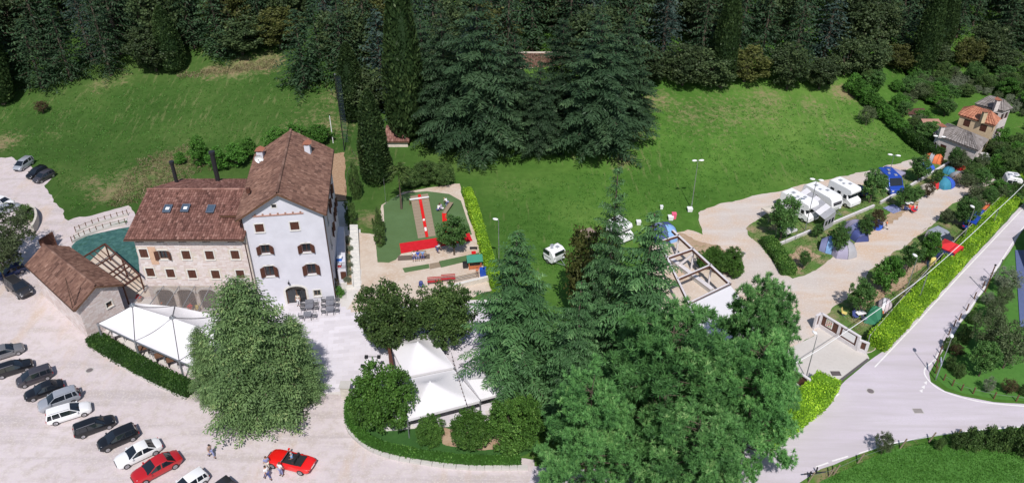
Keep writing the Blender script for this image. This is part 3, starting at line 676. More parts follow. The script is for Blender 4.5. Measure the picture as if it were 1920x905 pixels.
T('yellowgrove', 'wisteria_tree', 1100, 610, 425, 50, 'yellow brown hanging leafy tree caught between the near cedars')
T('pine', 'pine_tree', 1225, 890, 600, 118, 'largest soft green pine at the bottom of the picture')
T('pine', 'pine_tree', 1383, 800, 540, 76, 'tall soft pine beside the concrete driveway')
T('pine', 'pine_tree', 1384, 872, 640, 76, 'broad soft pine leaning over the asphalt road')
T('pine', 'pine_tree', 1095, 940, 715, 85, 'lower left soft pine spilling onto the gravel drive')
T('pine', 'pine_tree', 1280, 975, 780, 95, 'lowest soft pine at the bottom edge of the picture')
T('ley', 'conifer_tree', 497, 772, 522, 116, 'huge bushy olive green conifer in front of the white house')
T('ley', 'conifer_tree', 572, 745, 590, 50, 'bushy green conifer pressed against the right side of the huge one')
T('ley', 'conifer_tree', 404, 748, 612, 42, 'smaller blue green conifer bough mass beside the white canopy')
t = T('round', 'lime_tree', 732, 662, 535, 62, 'dark clipped tree left of the pair above the white tents')
T('round', 'lime_tree', 836, 650, 540, 60, 'dark clipped tree right of the pair above the white tents')
T('laurel', 'magnolia_tree', 722, 795, 695, 62, 'glossy round tree inside the curve of the low hedge')
T('laurel', 'laurel_bush', 806, 827, 786, 27, 'small dark laurel bush left of three below the tents', 'bush')
T('laurel', 'laurel_bush', 885, 842, 768, 38, 'middle laurel bush of three below the tents', 'bush')
T('laurel', 'laurel_bush', 965, 835, 748, 48, 'largest laurel bush of three below the tents, on the right', 'bush')
T('olive', 'olive_tree', 30, 500, 385, 52, 'sprawling grey green tree over the parked cars at the left edge')
T('olive', 'olive_tree', 12, 530, 430, 40, 'lower grey green tree beside the long tiled annex')
T('shrub', 'round_bush', 52, 412, 384, 17, 'bright round bush beside the curved wall above the annex', 'bush')
T('bronze', 'small_tree', 82, 214, 190, 13, 'lone little reddish tree on the left meadow')
for a in ((379, 312, 255, 18, 'tall narrow'), (413, 318, 275, 20, 'broad low'), (447, 315, 268, 22, 'rounded'), (520, 285, 240, 22, 'wide pale'), (556, 275, 232, 26, 'dense round'), (600, 272, 235, 25, 'loose spreading'), (470, 300, 258, 16, 'slim'), (340, 308, 285, 12, 'very small')):
    T('brightt', 'walnut_shrub', *a[:4], f'{a[4]} bright green shrub on the bank behind the stone house', 'bush')
T('campt', 'apple_tree', 852, 478, 405, 30, 'small fruit tree over the red carpet of the playground')
for a in ((800, 345, 300, 26), (770, 352, 318, 22), (835, 348, 305, 20)):
    T('round', 'hedge_shrub', *a, 'rounded dark shrub above the bowling lane behind the palm', 'bush', 'dark shrubs behind the bowling lane')
for i, a in enumerate(((712, 440, 388, 11), (715, 462, 420, 12), (660, 420, 375, 12), (668, 372, 300, 12))):
    T('shrub', 'garden_shrub', *a, ['upper shrub of the two beside the turf edge', 'lower shrub of the two beside the turf edge', 'dark climbing shrub beside the garden path', 'tall thin shrub by the wood chip bed'][i], 'bush')
for i, (x, y) in enumerate(((654, 452), (657, 468), (653, 484), (656, 498), (655, 512), (653, 526))):
    T('silver', 'lavender_bush', x, y + 6, y - 8, 8, 'rounded silver lavender bush in the planter beside the white steps', 'plant', 'lavender bushes in the planter')
T('brightshrub', 'box_bush', 637, 553, 538, 11, 'clipped bright green box bush at the house corner', 'bush')
T('bronze', 'potted_shrub', 630, 545, 520, 8, 'thin reddish shrub against the side wall of the house', 'plant')
for i, a in enumerate(((1350, 510, 472, 22, 'back left'), (1372, 500, 466, 18, 'tallest'), (1378, 522, 488, 14, 'lower right'), (1318, 505, 470, 14, 'pale'), (1335, 495, 462, 16, 'middle'))):
    T('laurel', 'laurel_bush', *a[:4], f'{a[4]} rounded bush beside the open beam frame in the yard', 'bush')
# campsite trees
for kind, *a in (('campt', 1462, 452, 368, 27, 'leafy tree in front of the big white motorhome'), ('campt', 1505, 505, 472, 12, 'little tree near the hedge corner of the camp lawn'),
    ('campt', 1568, 478, 420, 17, 'tree over the blue and grey tunnel tents'), ('campt', 1616, 450, 402, 15, 'tree beside the large purple grey tent'),
    ('bronze', 1640, 432, 392, 15, 'bronze leaved tree above the small blue tent'), ('campt', 1630, 380, 318, 24, 'dark leafy tree beside the second motorhome'),
    ('campt', 1690, 395, 345, 15, 'slim tree over the grey mat of the campers'), ('campt', 1718, 345, 290, 21, 'spiky brownish tree between the upper lane and the low wall'),
    ('campt', 1712, 385, 350, 12, 'small tree behind the seated campers'), ('bronze', 1738, 372, 340, 11, 'small brownish tree near the red tent'),
    ('campt', 1752, 350, 318, 11, 'little tree beside the teal dome tent'), ('campt', 1784, 318, 276, 12, 'dark tree by the gap in the hedge near the grey house'),
    ('campt', 1606, 590, 525, 24, 'dense dark tree above the green tent'), ('brightt', 1658, 545, 478, 27, 'roundest bright tree in the lower row by the lane'),
    ('campt', 1700, 510, 455, 20, 'tree second in the lower row beside the round bright one'), ('brightt', 1735, 495, 432, 19, 'tree beside the yellow ridge tent'),
    ('olive', 1772, 420, 392, 15, 'low bushy tree beyond the silver van'), ('campt', 1803, 426, 370, 22, 'broad tree over the blue car'), ('olive', 1822, 405, 365, 16, 'paler tree next to the broad one over the blue car'),
    ('campt', 1848, 392, 350, 14, 'small round topped tree near the end of the lane'), ('campt', 1870, 360, 335, 9, 'smallest tree beside the white caravan'), ('brightt', 1555, 460, 430, 10, 'bright sapling beside the low wall'), ('campt', 1530, 447, 420, 11, 'sapling between the awning and the low wall')):
    a[3] *= .95; T(kind, 'camp_tree', *a)
# garden to the right
for kind, *a in (('silver', 1880, 548, 505, 24, 'silver leaved shrub nearest the bend in the road edge'), ('olive', 1857, 600, 560, 18, 'grey green shrub halfway down the garden'), ('olive', 1838, 660, 580, 30, 'spreading olive green tree in the garden'),
    ('olive', 1880, 690, 600, 38, 'largest garden tree with fine grey green leaves'), ('campt', 1835, 705, 645, 25, 'darker tree in front of the largest garden tree'), ('silver', 1848, 572, 548, 12, 'small pale shrub close to the road fence'),
    ('shrub', 1820, 605, 582, 13, 'round bush in the upper garden border'), ('shrub', 1806, 640, 612, 15, 'round bush in the middle garden border'), ('shrub', 1780, 655, 630, 13, 'round bush close to the fence posts'),
    ('bronze', 1792, 668, 646, 12, 'brownish rounded bush in the border'), ('shrub', 1795, 706, 685, 14, 'clipped ball bush near the road sign'), ('shrub', 1778, 690, 668, 11, 'small dark bush behind the road sign'),
    ('silver', 1849, 735, 708, 11, 'young thin shrub on the lawn near the junction'), ('bronze', 1887, 738, 712, 14, 'bronze shrub on the lawn behind the lower posts'), ('shrub', 1918, 738, 718, 11, 'green bush at the right edge behind the lower posts'),
    ('olive', 1875, 575, 540, 16, 'wispy shrub beside the dark lawn'), ('olive', 1652, 850, 812, 18, 'thin pale shrub on the lower verge beside the road')):
    T(kind, 'garden_shrub', *a, 'bush')
for x, y, ty, r in ((1790, 838, 812, 16), (1818, 836, 803, 20), (1848, 838, 800, 22), (1880, 842, 798, 22), (1910, 848, 795, 24), (1940, 855, 790, 26), (1760, 840, 820, 12)):
    T('shrub', 'bramble_bush', x, y, ty, r, 'bramble bush in the tangled bank above the lower lawn', 'bush', 'bramble bushes above the lower lawn')
# village trees and olive grove
rg = random.Random(11)
for i in range(190):
    px, py = rg.uniform(1610, 1960), rg.uniform(150, 400)
    line = 170 + (px - 1600) * .68
    if py > 176 + (px - 1596) * .78 - 8 and px < 1905 and py > 240 and px < 1790: continue
    if py > line + 60 and px < 1860: continue
    if px < 1905 and py > line - 4 and py < line + 40 and px < 1700: continue
    if 1745 < px < 1860 and 225 < py < 315: continue
    if 1790 < px < 1905 and 195 < py < 262: continue
    kd = rg.choice(['campt', 'brightt', 'round', 'olive']); tl = rg.uniform(22, 40)
    lb = f"{'tall' if tl > 31 else 'small'} {dict(campt='fine leaved', brightt='bright green', round='dark rounded', olive='grey green')[kd]} tree " + ('beside the dark meadow hedge' if px < 1700 else 'left of the grey roofed village house' if px < 1765 else 'above the orange roofed house' if py < 210 and px < 1880 else 'right of the village houses' if px > 1850 else 'between the village houses')
    T(kd, 'village_tree', px, py, py - tl, rg.uniform(12, 20), lb, 'tree', lb)
for r_ in range(4):
    for k in range(13):
        px = 1712 + k * 17 + r_ * 5; py = 192 - 22 * math.sin(math.pi * min(1, (k + 1) / 11)) - r_ * 7 + (k > 8) * (k - 8) * 7
        T('silver' if k % 3 else 'olive', 'olive_tree', px, py, py - 15, 8.5, 'grey green olive tree in the grove above the village houses', 'tree', 'olive trees in the grove')
for i in range(14):
    px = 1596 + i * 7.5; py = 176 + i * 6.2
    T('brightt', 'boundary_tree', px, py, py - 38 + i, 14, 'bright bushy tree in the row at the right edge of the big meadow', 'tree', 'bushy trees beside the big meadow')
for px, py, ty, r in ((1885, 330, 285, 20), (1905, 318, 275, 20), (1870, 305, 268, 16), (1925, 345, 300, 20), (1850, 290, 262, 14), (1900, 290, 250, 16)):
    T('round', 'village_tree', px, py, ty, r, 'dark rounded tree right of the grey roofed village house', 'tree', 'dark trees right of the village house')

# hedges
def hedge(name, pix, wd, h, lm, label, dens_=95, bl=.2, bw=.12, world=None, seed=0, smooth=True):
    pts = world or [P(*p) for p in (dens(pix) if smooth else pix)]; o0 = pts[0].copy(); rg_ = np.random.default_rng(seed + 500); C, N = [], []; secs = []
    for i, p in enumerate(pts):
        d = (pts[min(i + 1, len(pts) - 1)] - pts[max(i - 1, 0)]).normalized(); s = Vector((-d.y, d.x, 0)); q = p - o0
        sec = [q - s * wd * .46, q - s * wd * .46 + Vector((0, 0, h * .93)), q + s * wd * .46 + Vector((0, 0, h * .93)), q + s * wd * .46]; secs.append(sec)
        if i < len(pts) - 1:
            L = (pts[i + 1] - p).length; nb = int(L * (wd + 2 * h) * dens_); dv = pts[i + 1] - p
            t = rg_.random(nb)[:, None]; u = rg_.random(nb) * (wd + 2 * h); base = np.array(q)[None] + np.array(dv)[None] * t; sv = np.array(s)
            lf = u < h; rt = u > h + wd; tp = ~(lf | rt); pos = base.copy(); nn = np.zeros((nb, 3))
            bul = 1 + .05 * np.sin(base[:, 0] * 2.1) + .04 * np.sin(base[:, 1] * 3.3)
            pos[lf] += -sv * wd * .5 * bul[lf, None]; pos[lf, 2] += u[lf]; nn[lf] = -sv
            pos[rt] += sv * wd * .5 * bul[rt, None]; pos[rt, 2] += (u[rt] - h - wd); nn[rt] = sv
            pos[tp] += sv[None] * ((u[tp] - h) - wd / 2)[:, None]; pos[tp, 2] += h * bul[tp]; nn[tp] = [0, 0, 1]
            pos += rg_.normal(size=(nb, 3)) * .05; C.append(pos); N.append(nn)
    for i, sg in ((0, -1), (-1, 1)):
        p = pts[i]; d = (pts[1] - pts[0]).normalized() if i == 0 else (pts[-1] - pts[-2]).normalized(); s = np.array((-d.y, d.x, 0)); nb = int(wd * h * dens_)
        pos = np.array(p - o0)[None] + s[None] * ((rg_.random(nb) - .5) * wd)[:, None]; pos[:, 2] += rg_.random(nb) * h; C.append(pos + np.array(d) * sg * .08); N.append(np.tile(np.array(d) * sg, (nb, 1)))
    C = np.concatenate(C); N = np.concatenate(N); n = len(C); mb = MB(); mb.loft([[tuple(v) for v in sc] for sc in secs], cap=True)
    D = rg_.normal(size=(n, 3)) * .8 + N * .5 + [0, 0, .4]
    tint = np.clip(.5 + .22 * np.sin(C[:, 0] * 1.3 + np.sin(C[:, 1] * 2)) + rg_.normal(size=n) * .2, 0, 1)
    core_f = [f for f in mb.f if len(f) == 4]
    me = crown_mesh('foliage', C, D, bw * (.7 + .6 * rg_.random(n)), bl * (.7 + .6 * rg_.random(n)), rg_, LEAF[lm], tint, None, (np.array(mb.v, float), np.array(core_f)))
    o = link(name, me); o.location = o0; setp(o, label, 'hedge'); return o
hedge('roadside_hedge', [(1641, 652), (1720, 570), (1800, 482), (1870, 405), (1925, 345)], 2.2, 1.5, 'hedge', 'long clipped lime green hedge between the campsite and the road', seed=1)
hedge('driveway_hedge', [(1425, 830), (1475, 795), (1520, 760), (1548, 727)], 2.6, 1.8, 'hedge', 'short thick lime green hedge below the driveway wall', seed=2)
hedge('playground_hedge', [(876, 368), (888, 400), (903, 450), (920, 510), (932, 545)], 1.2, 1.5, 'hedge', 'clipped lime green hedge along the right side of the playground', seed=3)
hedge('canopy_hedge', [(178, 640), (230, 672), (290, 705), (360, 738)], 1.8, 1.0, 'dhedge', 'dark green low hedge below the white canopy', seed=4)
hedge('terrace_hedge', [(660, 752), (658, 790), (680, 822), (720, 843), (790, 858), (880, 868), (975, 868)], 1.0, .7, 'bright', 'low curved green hedge around the tent lawn', seed=5)
hedge('campsite_hedge', [(1435, 455), (1458, 482), (1478, 516)], 1.8, 1.1, 'laurel', 'rough leafy hedge at the corner of the camp lawn', seed=6)
hedge('meadow_hedge', [(1610, 195), (1665, 235), (1720, 278), (1758, 303)], 1.8, 1.9, 'dhedge', 'dark straight hedge between the big meadow and the village', dens_=50, bl=.28, bw=.18, seed=7)
hedge('boundary_hedge', [(1794, 306), (1840, 322), (1895, 343)], 1.6, 1.6, 'dhedge', 'dark hedge closing the far end of the campsite', dens_=50, bl=.28, bw=.18, seed=8)

# ------------------------------------------------------------------ buildings
def frame_of(p, q):
    """local frame of a wall from p to q: x along, y inward (left of the direction), z up"""
    d = Vector((q[0] - p[0], q[1] - p[1], 0)); L = d.length; d.normalize(); n = Vector((-d.y, d.x, 0))
    return Matrix((( d.x, n.x, 0, p[0]), (d.y, n.y, 0, p[1]), (0, 0, 1, 0), (0, 0, 0, 1))), L
def wall(mb, M, L, z0, z1, holes=(), depth=.28):
    """wall face in the plane y=0 with real openings; (x0,x1,za,zb) in wall coordinates"""
    xs = sorted({0, L, *[h[0] for h in holes], *[h[1] for h in holes]}); zs = sorted({z0, z1, *[h[2] for h in holes], *[h[3] for h in holes]})
    for i in range(len(xs) - 1):
        for j in range(len(zs) - 1):
            cx, cz = (xs[i] + xs[i + 1]) / 2, (zs[j] + zs[j + 1]) / 2
            if any(h[0] < cx < h[1] and h[2] < cz < h[3] for h in holes): continue
            mb.add([M @ Vector(v) for v in ((xs[i], 0, zs[j]), (xs[i + 1], 0, zs[j]), (xs[i + 1], 0, zs[j + 1]), (xs[i], 0, zs[j + 1]))], [(0, 1, 2, 3)])
    for a, b, c, d in [h[:4] for h in holes]:
        for u, v in (((a, c), (a, d)), ((a, d), (b, d)), ((b, d), (b, c)), ((b, c), (a, c))):
            mb.add([M @ Vector(w_) for w_ in ((u[0], 0, u[1]), (v[0], 0, v[1]), (v[0], depth, v[1]), (u[0], depth, u[1]))], [(0, 1, 2, 3)])
def stones(name, M, L, z0, z1, holes, parent, lx=.42, lz=.21, seed=3, material=None, proud=.022, gable=None):
    rg = random.Random(seed); V, F, T_ = [], [], []; z = z0
    while z < z1:
        h = lz * rg.uniform(.8, 1.25); x = -rg.random() * lx
        while x < L:
            l = lx * rg.uniform(.55, 1.5); a, b = max(x, 0) + .012, min(x + l, L) - .012; zz = min(z + h, z1) - .012; x += l
            if b - a < .08 or zz - z < .06: continue
            if gable and not gable((a + b) / 2, zz): continue
            if any(a < q[1] and b > q[0] and z < q[3] and zz > q[2] for q in holes): continue
            p = -proud * rg.uniform(.5, 1.1); k = len(V); j = lambda: rg.uniform(-.012, .012)
            f = [(a + j(), p, z + .012 + j()), (b + j(), p, z + .012 + j()), (b + j(), p, zz + j()), (a + j(), p, zz + j())]
            V += [M @ Vector(v) for v in f] + [M @ Vector((v[0], .01, v[2])) for v in f]
            F += [(k, k + 1, k + 2, k + 3)] + [(k + i, k + 4 + i, k + 4 + (i + 1) % 4, k + (i + 1) % 4) for i in range(4)]; T_ += [rg.random()] * 5
        z += h
    o = link(name, npmesh(name, [tuple(v) for v in V], F, material or STONES, T_), parent); o['kind'] = 'stuff'; return o
def tiles(name, A, B, C, D, parent, material, pw=.27, pr=.40, seed=1, lift=.05):
    """curved tiles laid in courses on the slope: A-B eave, D-C ridge"""
    A, B, C, D = map(Vector, (A, B, C, D)); rg = np.random.default_rng(seed); nr = max(2, int(((D - A).length + (C - B).length) / 2 / pr)); nc = max(2, int(max((B - A).length, (C - D).length) / pw))
    n = (B - A).cross(D - A).normalized(); n = n if n.z > 0 else -n; V, F, T_ = [], [], []
    base = rg.random((nr, nc)); arch = [(0, 0), (.22, .09), (.5, .125), (.78, .09), (1.0, 0)]
    for i in range(nr):
        s0, s1 = i / nr, min(1.0, (i + 1.12) / nr); jr = rg.normal(size=nc) * .012
        for j in range(nc):
            k = len(V)
            for s, up in ((s0, lift + .035), (s1, lift)):
                for t, hh in arch:
                    tt = (j + t) / nc; p = (A * (1 - tt) + B * tt) * (1 - s) + (D * (1 - tt) + C * tt) * s
                    V.append(p + n * (up + hh * min(1, pw / .27) * .8 + jr[j]))
            F += [(k + q, k + q + 1, k + 6 + q, k + 5 + q) for q in range(4)]; T_ += [base[i, j] * .75 + .25 * rg.random()] * 4
            F += [(k, k + 1, k + 3, k + 4)]; T_ += [.0]
    o = link(name, npmesh(name, [tuple(v) for v in V], F, material, T_), parent); o['kind'] = 'stuff'; return o
def slab(mb, A, B, C, D, th=.16):
    A, B, C, D = map(Vector, (A, B, C, D)); dn = Vector((0, 0, -th)); mb.add([A, B, C, D, A + dn, B + dn, C + dn, D + dn], [(0, 1, 2, 3), (7, 6, 5, 4), (0, 4, 5, 1), (1, 5, 6, 2), (2, 6, 7, 3), (3, 7, 4, 0)])
def ridge_caps(name, a, b, parent, material, r=.15, step=.42, seed=4):
    a, b = Vector(a), Vector(b); n = max(1, int((b - a).length / step)); d = (b - a).normalized(); s = d.cross(Vector((0, 0, 1))).normalized(); u = s.cross(d); V, F, T_ = [], [], []; rg = random.Random(seed)
    for i in range(n):
        p, q = a + (b - a) * (i / n), a + (b - a) * ((i + 1.1) / n); k = len(V)
        for e, rr in ((p, r * 1.12), (q, r)):
            for t in range(5): V.append(e + s * math.cos(math.pi * t / 4) * rr + u * (math.sin(math.pi * t / 4) * rr * .8 + .03))
        F += [(k + t, k + t + 1, k + 6 + t, k + 5 + t) for t in range(4)]; T_ += [rg.random() * .6 + .4] * 4
    o = link(name, npmesh(name, [tuple(v) for v in V], F, material, T_), parent); o['kind'] = 'stuff'; return o
def window(root, M, x, z, w_, h, kind='closed', frame_m=None, arch=False, sill=True):
    """window in a hole whose lower left corner is x,z in wall coordinates"""
    mb = MB(); t = .06; fm = frame_m or SHUT
    for a in ((x, x + t, z, z + h), (x + w_ - t, x + w_, z, z + h), (x + t, x + w_ - t, z, z + t), (x + t, x + w_ - t, z + h - t, z + h), (x + w_ / 2 - t / 2, x + w_ / 2 + t / 2, z + t, z + h - t)):
        mb.box(a[0], a[1], .16, .22, a[2], a[3], M)
    f = mb.build('window', fm, root)
    mb = MB(); mb.box(x, x + w_, .225, .24, z, z + h, M); mb.build('pane', PANE, f)
    if sill:
        mb = MB(); mb.box(x - .12, x + w_ + .12, -.12, .04, z - .10, z - .005, M); mb.build('sill', SILL, f)
        mb = MB()
        for a in ((x - .12, x - .004, z, z + h + .12), (x + w_ + .004, x + w_ + .12, z, z + h + .12), (x - .004, x + w_ + .004, z + h + .004, z + h + .12)): mb.box(a[0], a[1], -.045, .005, a[2], a[3], M)
        mb.build('surround', SILL, f)
    if kind == 'closed':
        for a, b in ((x + .01, x + w_ / 2 - .01), (x + w_ / 2 + .01, x + w_ - .01)):
            mb = MB(); mb.box(a, b, .05, .09, z + .01, z + h - .01, M); nl = max(3, int(h / .14))
            for k in range(nl): mb.box(a + .05, b - .05, .025, .05, z + .06 + k * (h - .12) / nl, z + .06 + (k + .6) * (h - .12) / nl, M)
            mb.build('shutter', SHUT, f)
    elif kind == 'open':
        for sx, a in ((-1, x - .02), (1, x + w_ + .02)):
            mb = MB(); ang = R(28); L = w_ * .52
            Mq = M @ Matrix.Translation((a, -.05, 0)) @ Matrix.Rotation(-ang * sx, 4, 'Z')
            x0, x1 = (0, L) if sx > 0 else (-L, 0); zt = z + h
            pl = [(x0, z), (x1, z), (x1, zt - (.16 if arch and sx > 0 else 0)), (x0, zt - (.16 if arch and sx < 0 else 0))]
            vs = [Mq @ Vector((p[0], y, p[1])) for y in (-.04, 0) for p in pl]
            mb.add(vs, [(0, 1, 2, 3), (7, 6, 5, 4), (0, 4, 5, 1), (1, 5, 6, 2), (2, 6, 7, 3), (3, 7, 4, 0)])
            nl = max(3, int(h / .16))
            for k in range(nl): mb.box(min(x0, x1) + .06, max(x0, x1) - .06, -.06, -.04, z + .08 + k * (h - .3) / nl, z + .08 + (k + .55) * (h - .3) / nl, Mq)
            mb.build('shutter', SHUT, f)
        if arch:
            mb = MB(); mb.prism([(x, z + h), (x, z + h - .02), (x + w_, z + h - .02), (x + w_, z + h), (x + w_ * .75, z + h + .12), (x + w_ / 2, z + h + .16), (x + w_ * .25, z + h + .12)], 0, .02, M @ Matrix.Rotation(R(90), 4, 'X') @ Matrix.Translation((0, 0, -.01)))
            mb.build('arch_head', SHUT, f)
    return f
def gutter(root, a, b, r=.09, down=None):
    mb = MB(); mb.tube([a, b], r, 6); mb.build('gutter', GUTTER, root)
    if down is not None:
        mb = MB(); mb.tube(down, .055, 6); mb.build('downpipe', GUTTER, root)

# --- tall white house
FR, AZ = P(629, 564), R(7.8)
ax = Vector((math.cos(AZ), math.sin(AZ), 0)); ay = Vector((-math.sin(AZ), math.cos(AZ), 0)); WW, WD, WE, WR = 8.7, 14.6, 12.55, 15.25
FL = FR - ax * WW; BR = FR + ay * WD; BL = FL + ay * WD
wh = thing('white_house', 'tall white plastered house with brown shutters and a tiled gable roof', 'house', tuple(FL)); rel = lambda p: Vector(p) - FL
Mf, Lf = frame_of(rel(FL), rel(FR)); Mr, Lr = frame_of(rel(FR), rel(BR)); Ml, Ll = frame_of(rel(BL), rel(FL)); Mbk, Lb = frame_of(rel(BR), rel(BL))
def fx(px, py, M=Mf, org=FL, nrm=None):
    """wall coordinates of a photo point on a wall plane"""
    d = Vector(ray(px, py)); o = Vector((0, 0, CAM_H)); n = M.to_3x3() @ Vector((0, 1, 0)); w0 = org + M.to_translation()
    t = (w0 - o).dot(n) / d.dot(n); p = o + d * t - w0; return (M.to_3x3().transposed() @ p).x, p.z
wins = []
for cx, cy, w_, h, kd in ((486.5, 427.5, .95, 1.05, 'closed'), (552.5, 423.5, .95, 1.05, 'closed'), (497.5, 467, .95, 1.2, 'open'), (574.5, 464.5, .95, 1.2, 'open'),
                        (505.5, 508, 1.0, 1.45, 'open'), (584, 504, 1.0, 1.45, 'open')):
    x, z = fx(cx, cy); wins.append((x - w_ / 2, x + w_ / 2, z - h / 2, z + h / 2, kd))
x, z = fx(595, 549); wins.append((x - .4, x + .4, z - .45, z + .45, 'plain'))
dx, dz = fx(557, 560); door = (dx - 1.15, dx + 1.15, 0, 2.35, 'door')
mb = MB(); holes = [w_[:4] for w_ in wins] + [door[:4]]
wall(mb, Mf, Lf, 0, WE, holes)
ax_, az_ = fx(513.5, 388)
mb.add([Mf @ Vector(v) for v in ((0, 0, WE), (Lf, 0, WE), (Lf / 2, 0, WR - .1))], [(0, 1, 2)]); mb.add([Mbk @ Vector(v) for v in ((0, 0, 0), (Lb, 0, 0), (Lb, 0, WE), (Lb / 2, 0, WR - .1), (0, 0, WE))], [(0, 1, 2, 3, 4)])
sw = []
for cx, cy, w_, h in ((613, 390, .9, 1.3), (621, 396, .9, 1.3), (612.5, 402, .9, 1.2)): pass
rw = [(3.2, 4.1, 8.6, 9.9), (6.2, 7.1, 8.6, 9.9), (9.8, 10.7, 8.6, 9.9), (3.2, 4.1, 5.3, 6.6), (6.2, 7.1, 5.3, 6.6), (9.8, 10.7, 5.3, 6.6), (12.2, 13.1, 5.3, 6.6)]
wall(mb, Mr, Lr, 0, WE, rw); wall(mb, Ml, Ll, 0, WE)
mb.build('wall', WHITE, wh)
for a in wins[:6]: window(wh, Mf, a[0], a[2], a[1] - a[0], a[3] - a[2], a[4], arch=a[4] == 'open')
a = wins[6]; window(wh, Mf, a[0], a[2], .8, .9, 'plain', frame_m=OLDWOOD)
for a in rw: window(wh, Mr, a[0], a[2], .9, a[3] - a[2], 'closed' if a[0] < 6 else 'open', sill=True)
# attic opening, string course with beam ends, arched door
mb = MB(); x, z = fx(513.5, 386); mb.box(x - .32, x + .32, -.03, .01, z - .28, z + .28, Mf); f = mb.build('attic_window', SILL, wh); mb = MB(); mb.box(x - .24, x + .24, -.045, -.031, z - .16, z + .2, Mf); mb.build('pane', DARK, f)
x0, z0 = fx(473.5, 406); x1, z1 = fx(569, 400); zc = (z0 + z1) / 2 + .05
mb = MB(); mb.box(x0, x1, -.10, .01, zc - .06, zc + .06, Mf); mb.build('string_course', mat('terracotta_trim', (.42, .24, .19), .9), wh)
BEAM = mat('beam_end', (.30, .17, .13), .9)
for k in range(7):
    mb = MB(); xx = x0 + .3 + (x1 - x0 - .6) * k / 6; mb.box(xx - .09, xx + .09, -.12, .01, zc + .10, zc + .25, Mf); mb.build('beam_end', BEAM, wh)
cx = (door[0] + door[1]) / 2; archp = [(cx + 1.15 * math.cos(t), 1.9 + .75 * math.sin(t)) for t in [math.pi * k / 10 for k in range(11)]]
def flat(mb, M, pts, y0, y1):
    n = len(pts); vs = [M @ Vector((p[0], y, p[1])) for y in (y0, y1) for p in pts]
    mb.add(vs, [tuple(range(n)), tuple(range(2 * n - 1, n - 1, -1))] + [(i, n + i, n + (i + 1) % n, (i + 1) % n) for i in range(n)])
mb = MB()
for k in range(10):
    t0, t1 = math.pi * k / 10, math.pi * (k + 1) / 10; flat(mb, Mf, [(cx + 1.16 * math.cos(t0), 2.0 + .6 * math.sin(t0)), (cx + 1.4 * math.cos(t0), 2.0 + .85 * math.sin(t0)), (cx + 1.4 * math.cos(t1), 2.0 + .85 * math.sin(t1)), (cx + 1.16 * math.cos(t1), 2.0 + .6 * math.sin(t1))], -.05, .0)
mb.box(cx - 1.4, cx - 1.155, -.05, 0, 0, 2.0, Mf); mb.box(cx + 1.155, cx + 1.4, -.05, 0, 0, 2.0, Mf)
f = mb.build('door_arch', SILL, wh); mb = MB(); flat(mb, Mf, [(cx - 1.14, 2.36)] + [(cx + 1.14 * math.cos(t), 2.0 + .6 * math.sin(t)) for t in [math.pi * (10 - k) / 10 for k in range(11)] if True] , -.012, -.004); mb.build('arch_shade_panel', mat('doorway_shade', (.03, .025, .02), .9), f)  # flat dark panel over the wall, shade of the doorway put into its colour
mb = MB(); mb.box(cx - 1.15, cx + 1.15, .27, .3, 0, 2.35, Mf); d = mb.build('door', PANE, wh)
mb = MB()
for xx in (-1.12, -.04, 1.04): mb.box(cx + xx, cx + xx + .08, .2, .265, 0, 2.3, Mf)
mb.build('door_frame', WOOD, d)
mb = MB(); c = Mf @ Vector((cx - .55, -.35, 3.35)); mb.bar(Mf @ Vector((cx - .55, 0, 3.55)), c + Vector((0, 0, .2)), .03); mb.ball(c, .13, 8, 6, 1.5); mb.build('wall_lantern', DARK, wh)
# roof
ov, oe = .75, .45; rise = WR - WE
def gable_roof(root, e0, e1, e2, e3, r0, r1, tm, ttl='roof', caps=True, th=.16, pr=.40):
    """e0-e1 first eave, e3-e2 second eave, r0-r1 ridge; e0,e3,r0 at one end"""
    mb = MB(); slab(mb, e0, e1, r1, r0, th); slab(mb, e3, e2, r1, r0, th); o = mb.build(ttl, WOOD, root)
    tiles('roof_tile', e0, e1, r1, r0, o, tm, seed=3, pr=pr); tiles('roof_tile', e2, e3, r0, r1, o, tm, seed=8, pr=pr)
    if caps: ridge_caps('ridge_tile', Vector(r0) + Vector((0, 0, .14)), Vector(r1) + Vector((0, 0, .14)), o, tm)
    return o
def loc_(u, v, z): return rel(FL + ax * u + ay * v) + Vector((0, 0, z))
sl_ = rise / (WW / 2); e_l, e_r = -oe, WW + oe; ze = WE - sl_ * oe + .12; zr = WR + .12
roof = gable_roof(wh, loc_(e_l, -ov, ze), loc_(e_l, WD + ov, ze), loc_(e_r, WD + ov, ze), loc_(e_r, -ov, ze), loc_(WW / 2, -ov, zr), loc_(WW / 2, WD + ov, zr), TILE2)
gutter(wh, loc_(e_r + .08, -ov, ze - .02), loc_(e_r + .08, WD + ov, ze - .02), down=[loc_(e_r + .05, .12, ze - .1), loc_(WW + .08, .12, ze - .7), loc_(WW + .08, .12, .1)])
gutter(wh, loc_(e_l - .08, -ov, ze - .02), loc_(e_l - .08, WD + ov, ze - .02), down=[loc_(e_l, -.1, ze - .1), loc_(-.02, -.08, ze - .8), loc_(-.02, -.08, .1)])
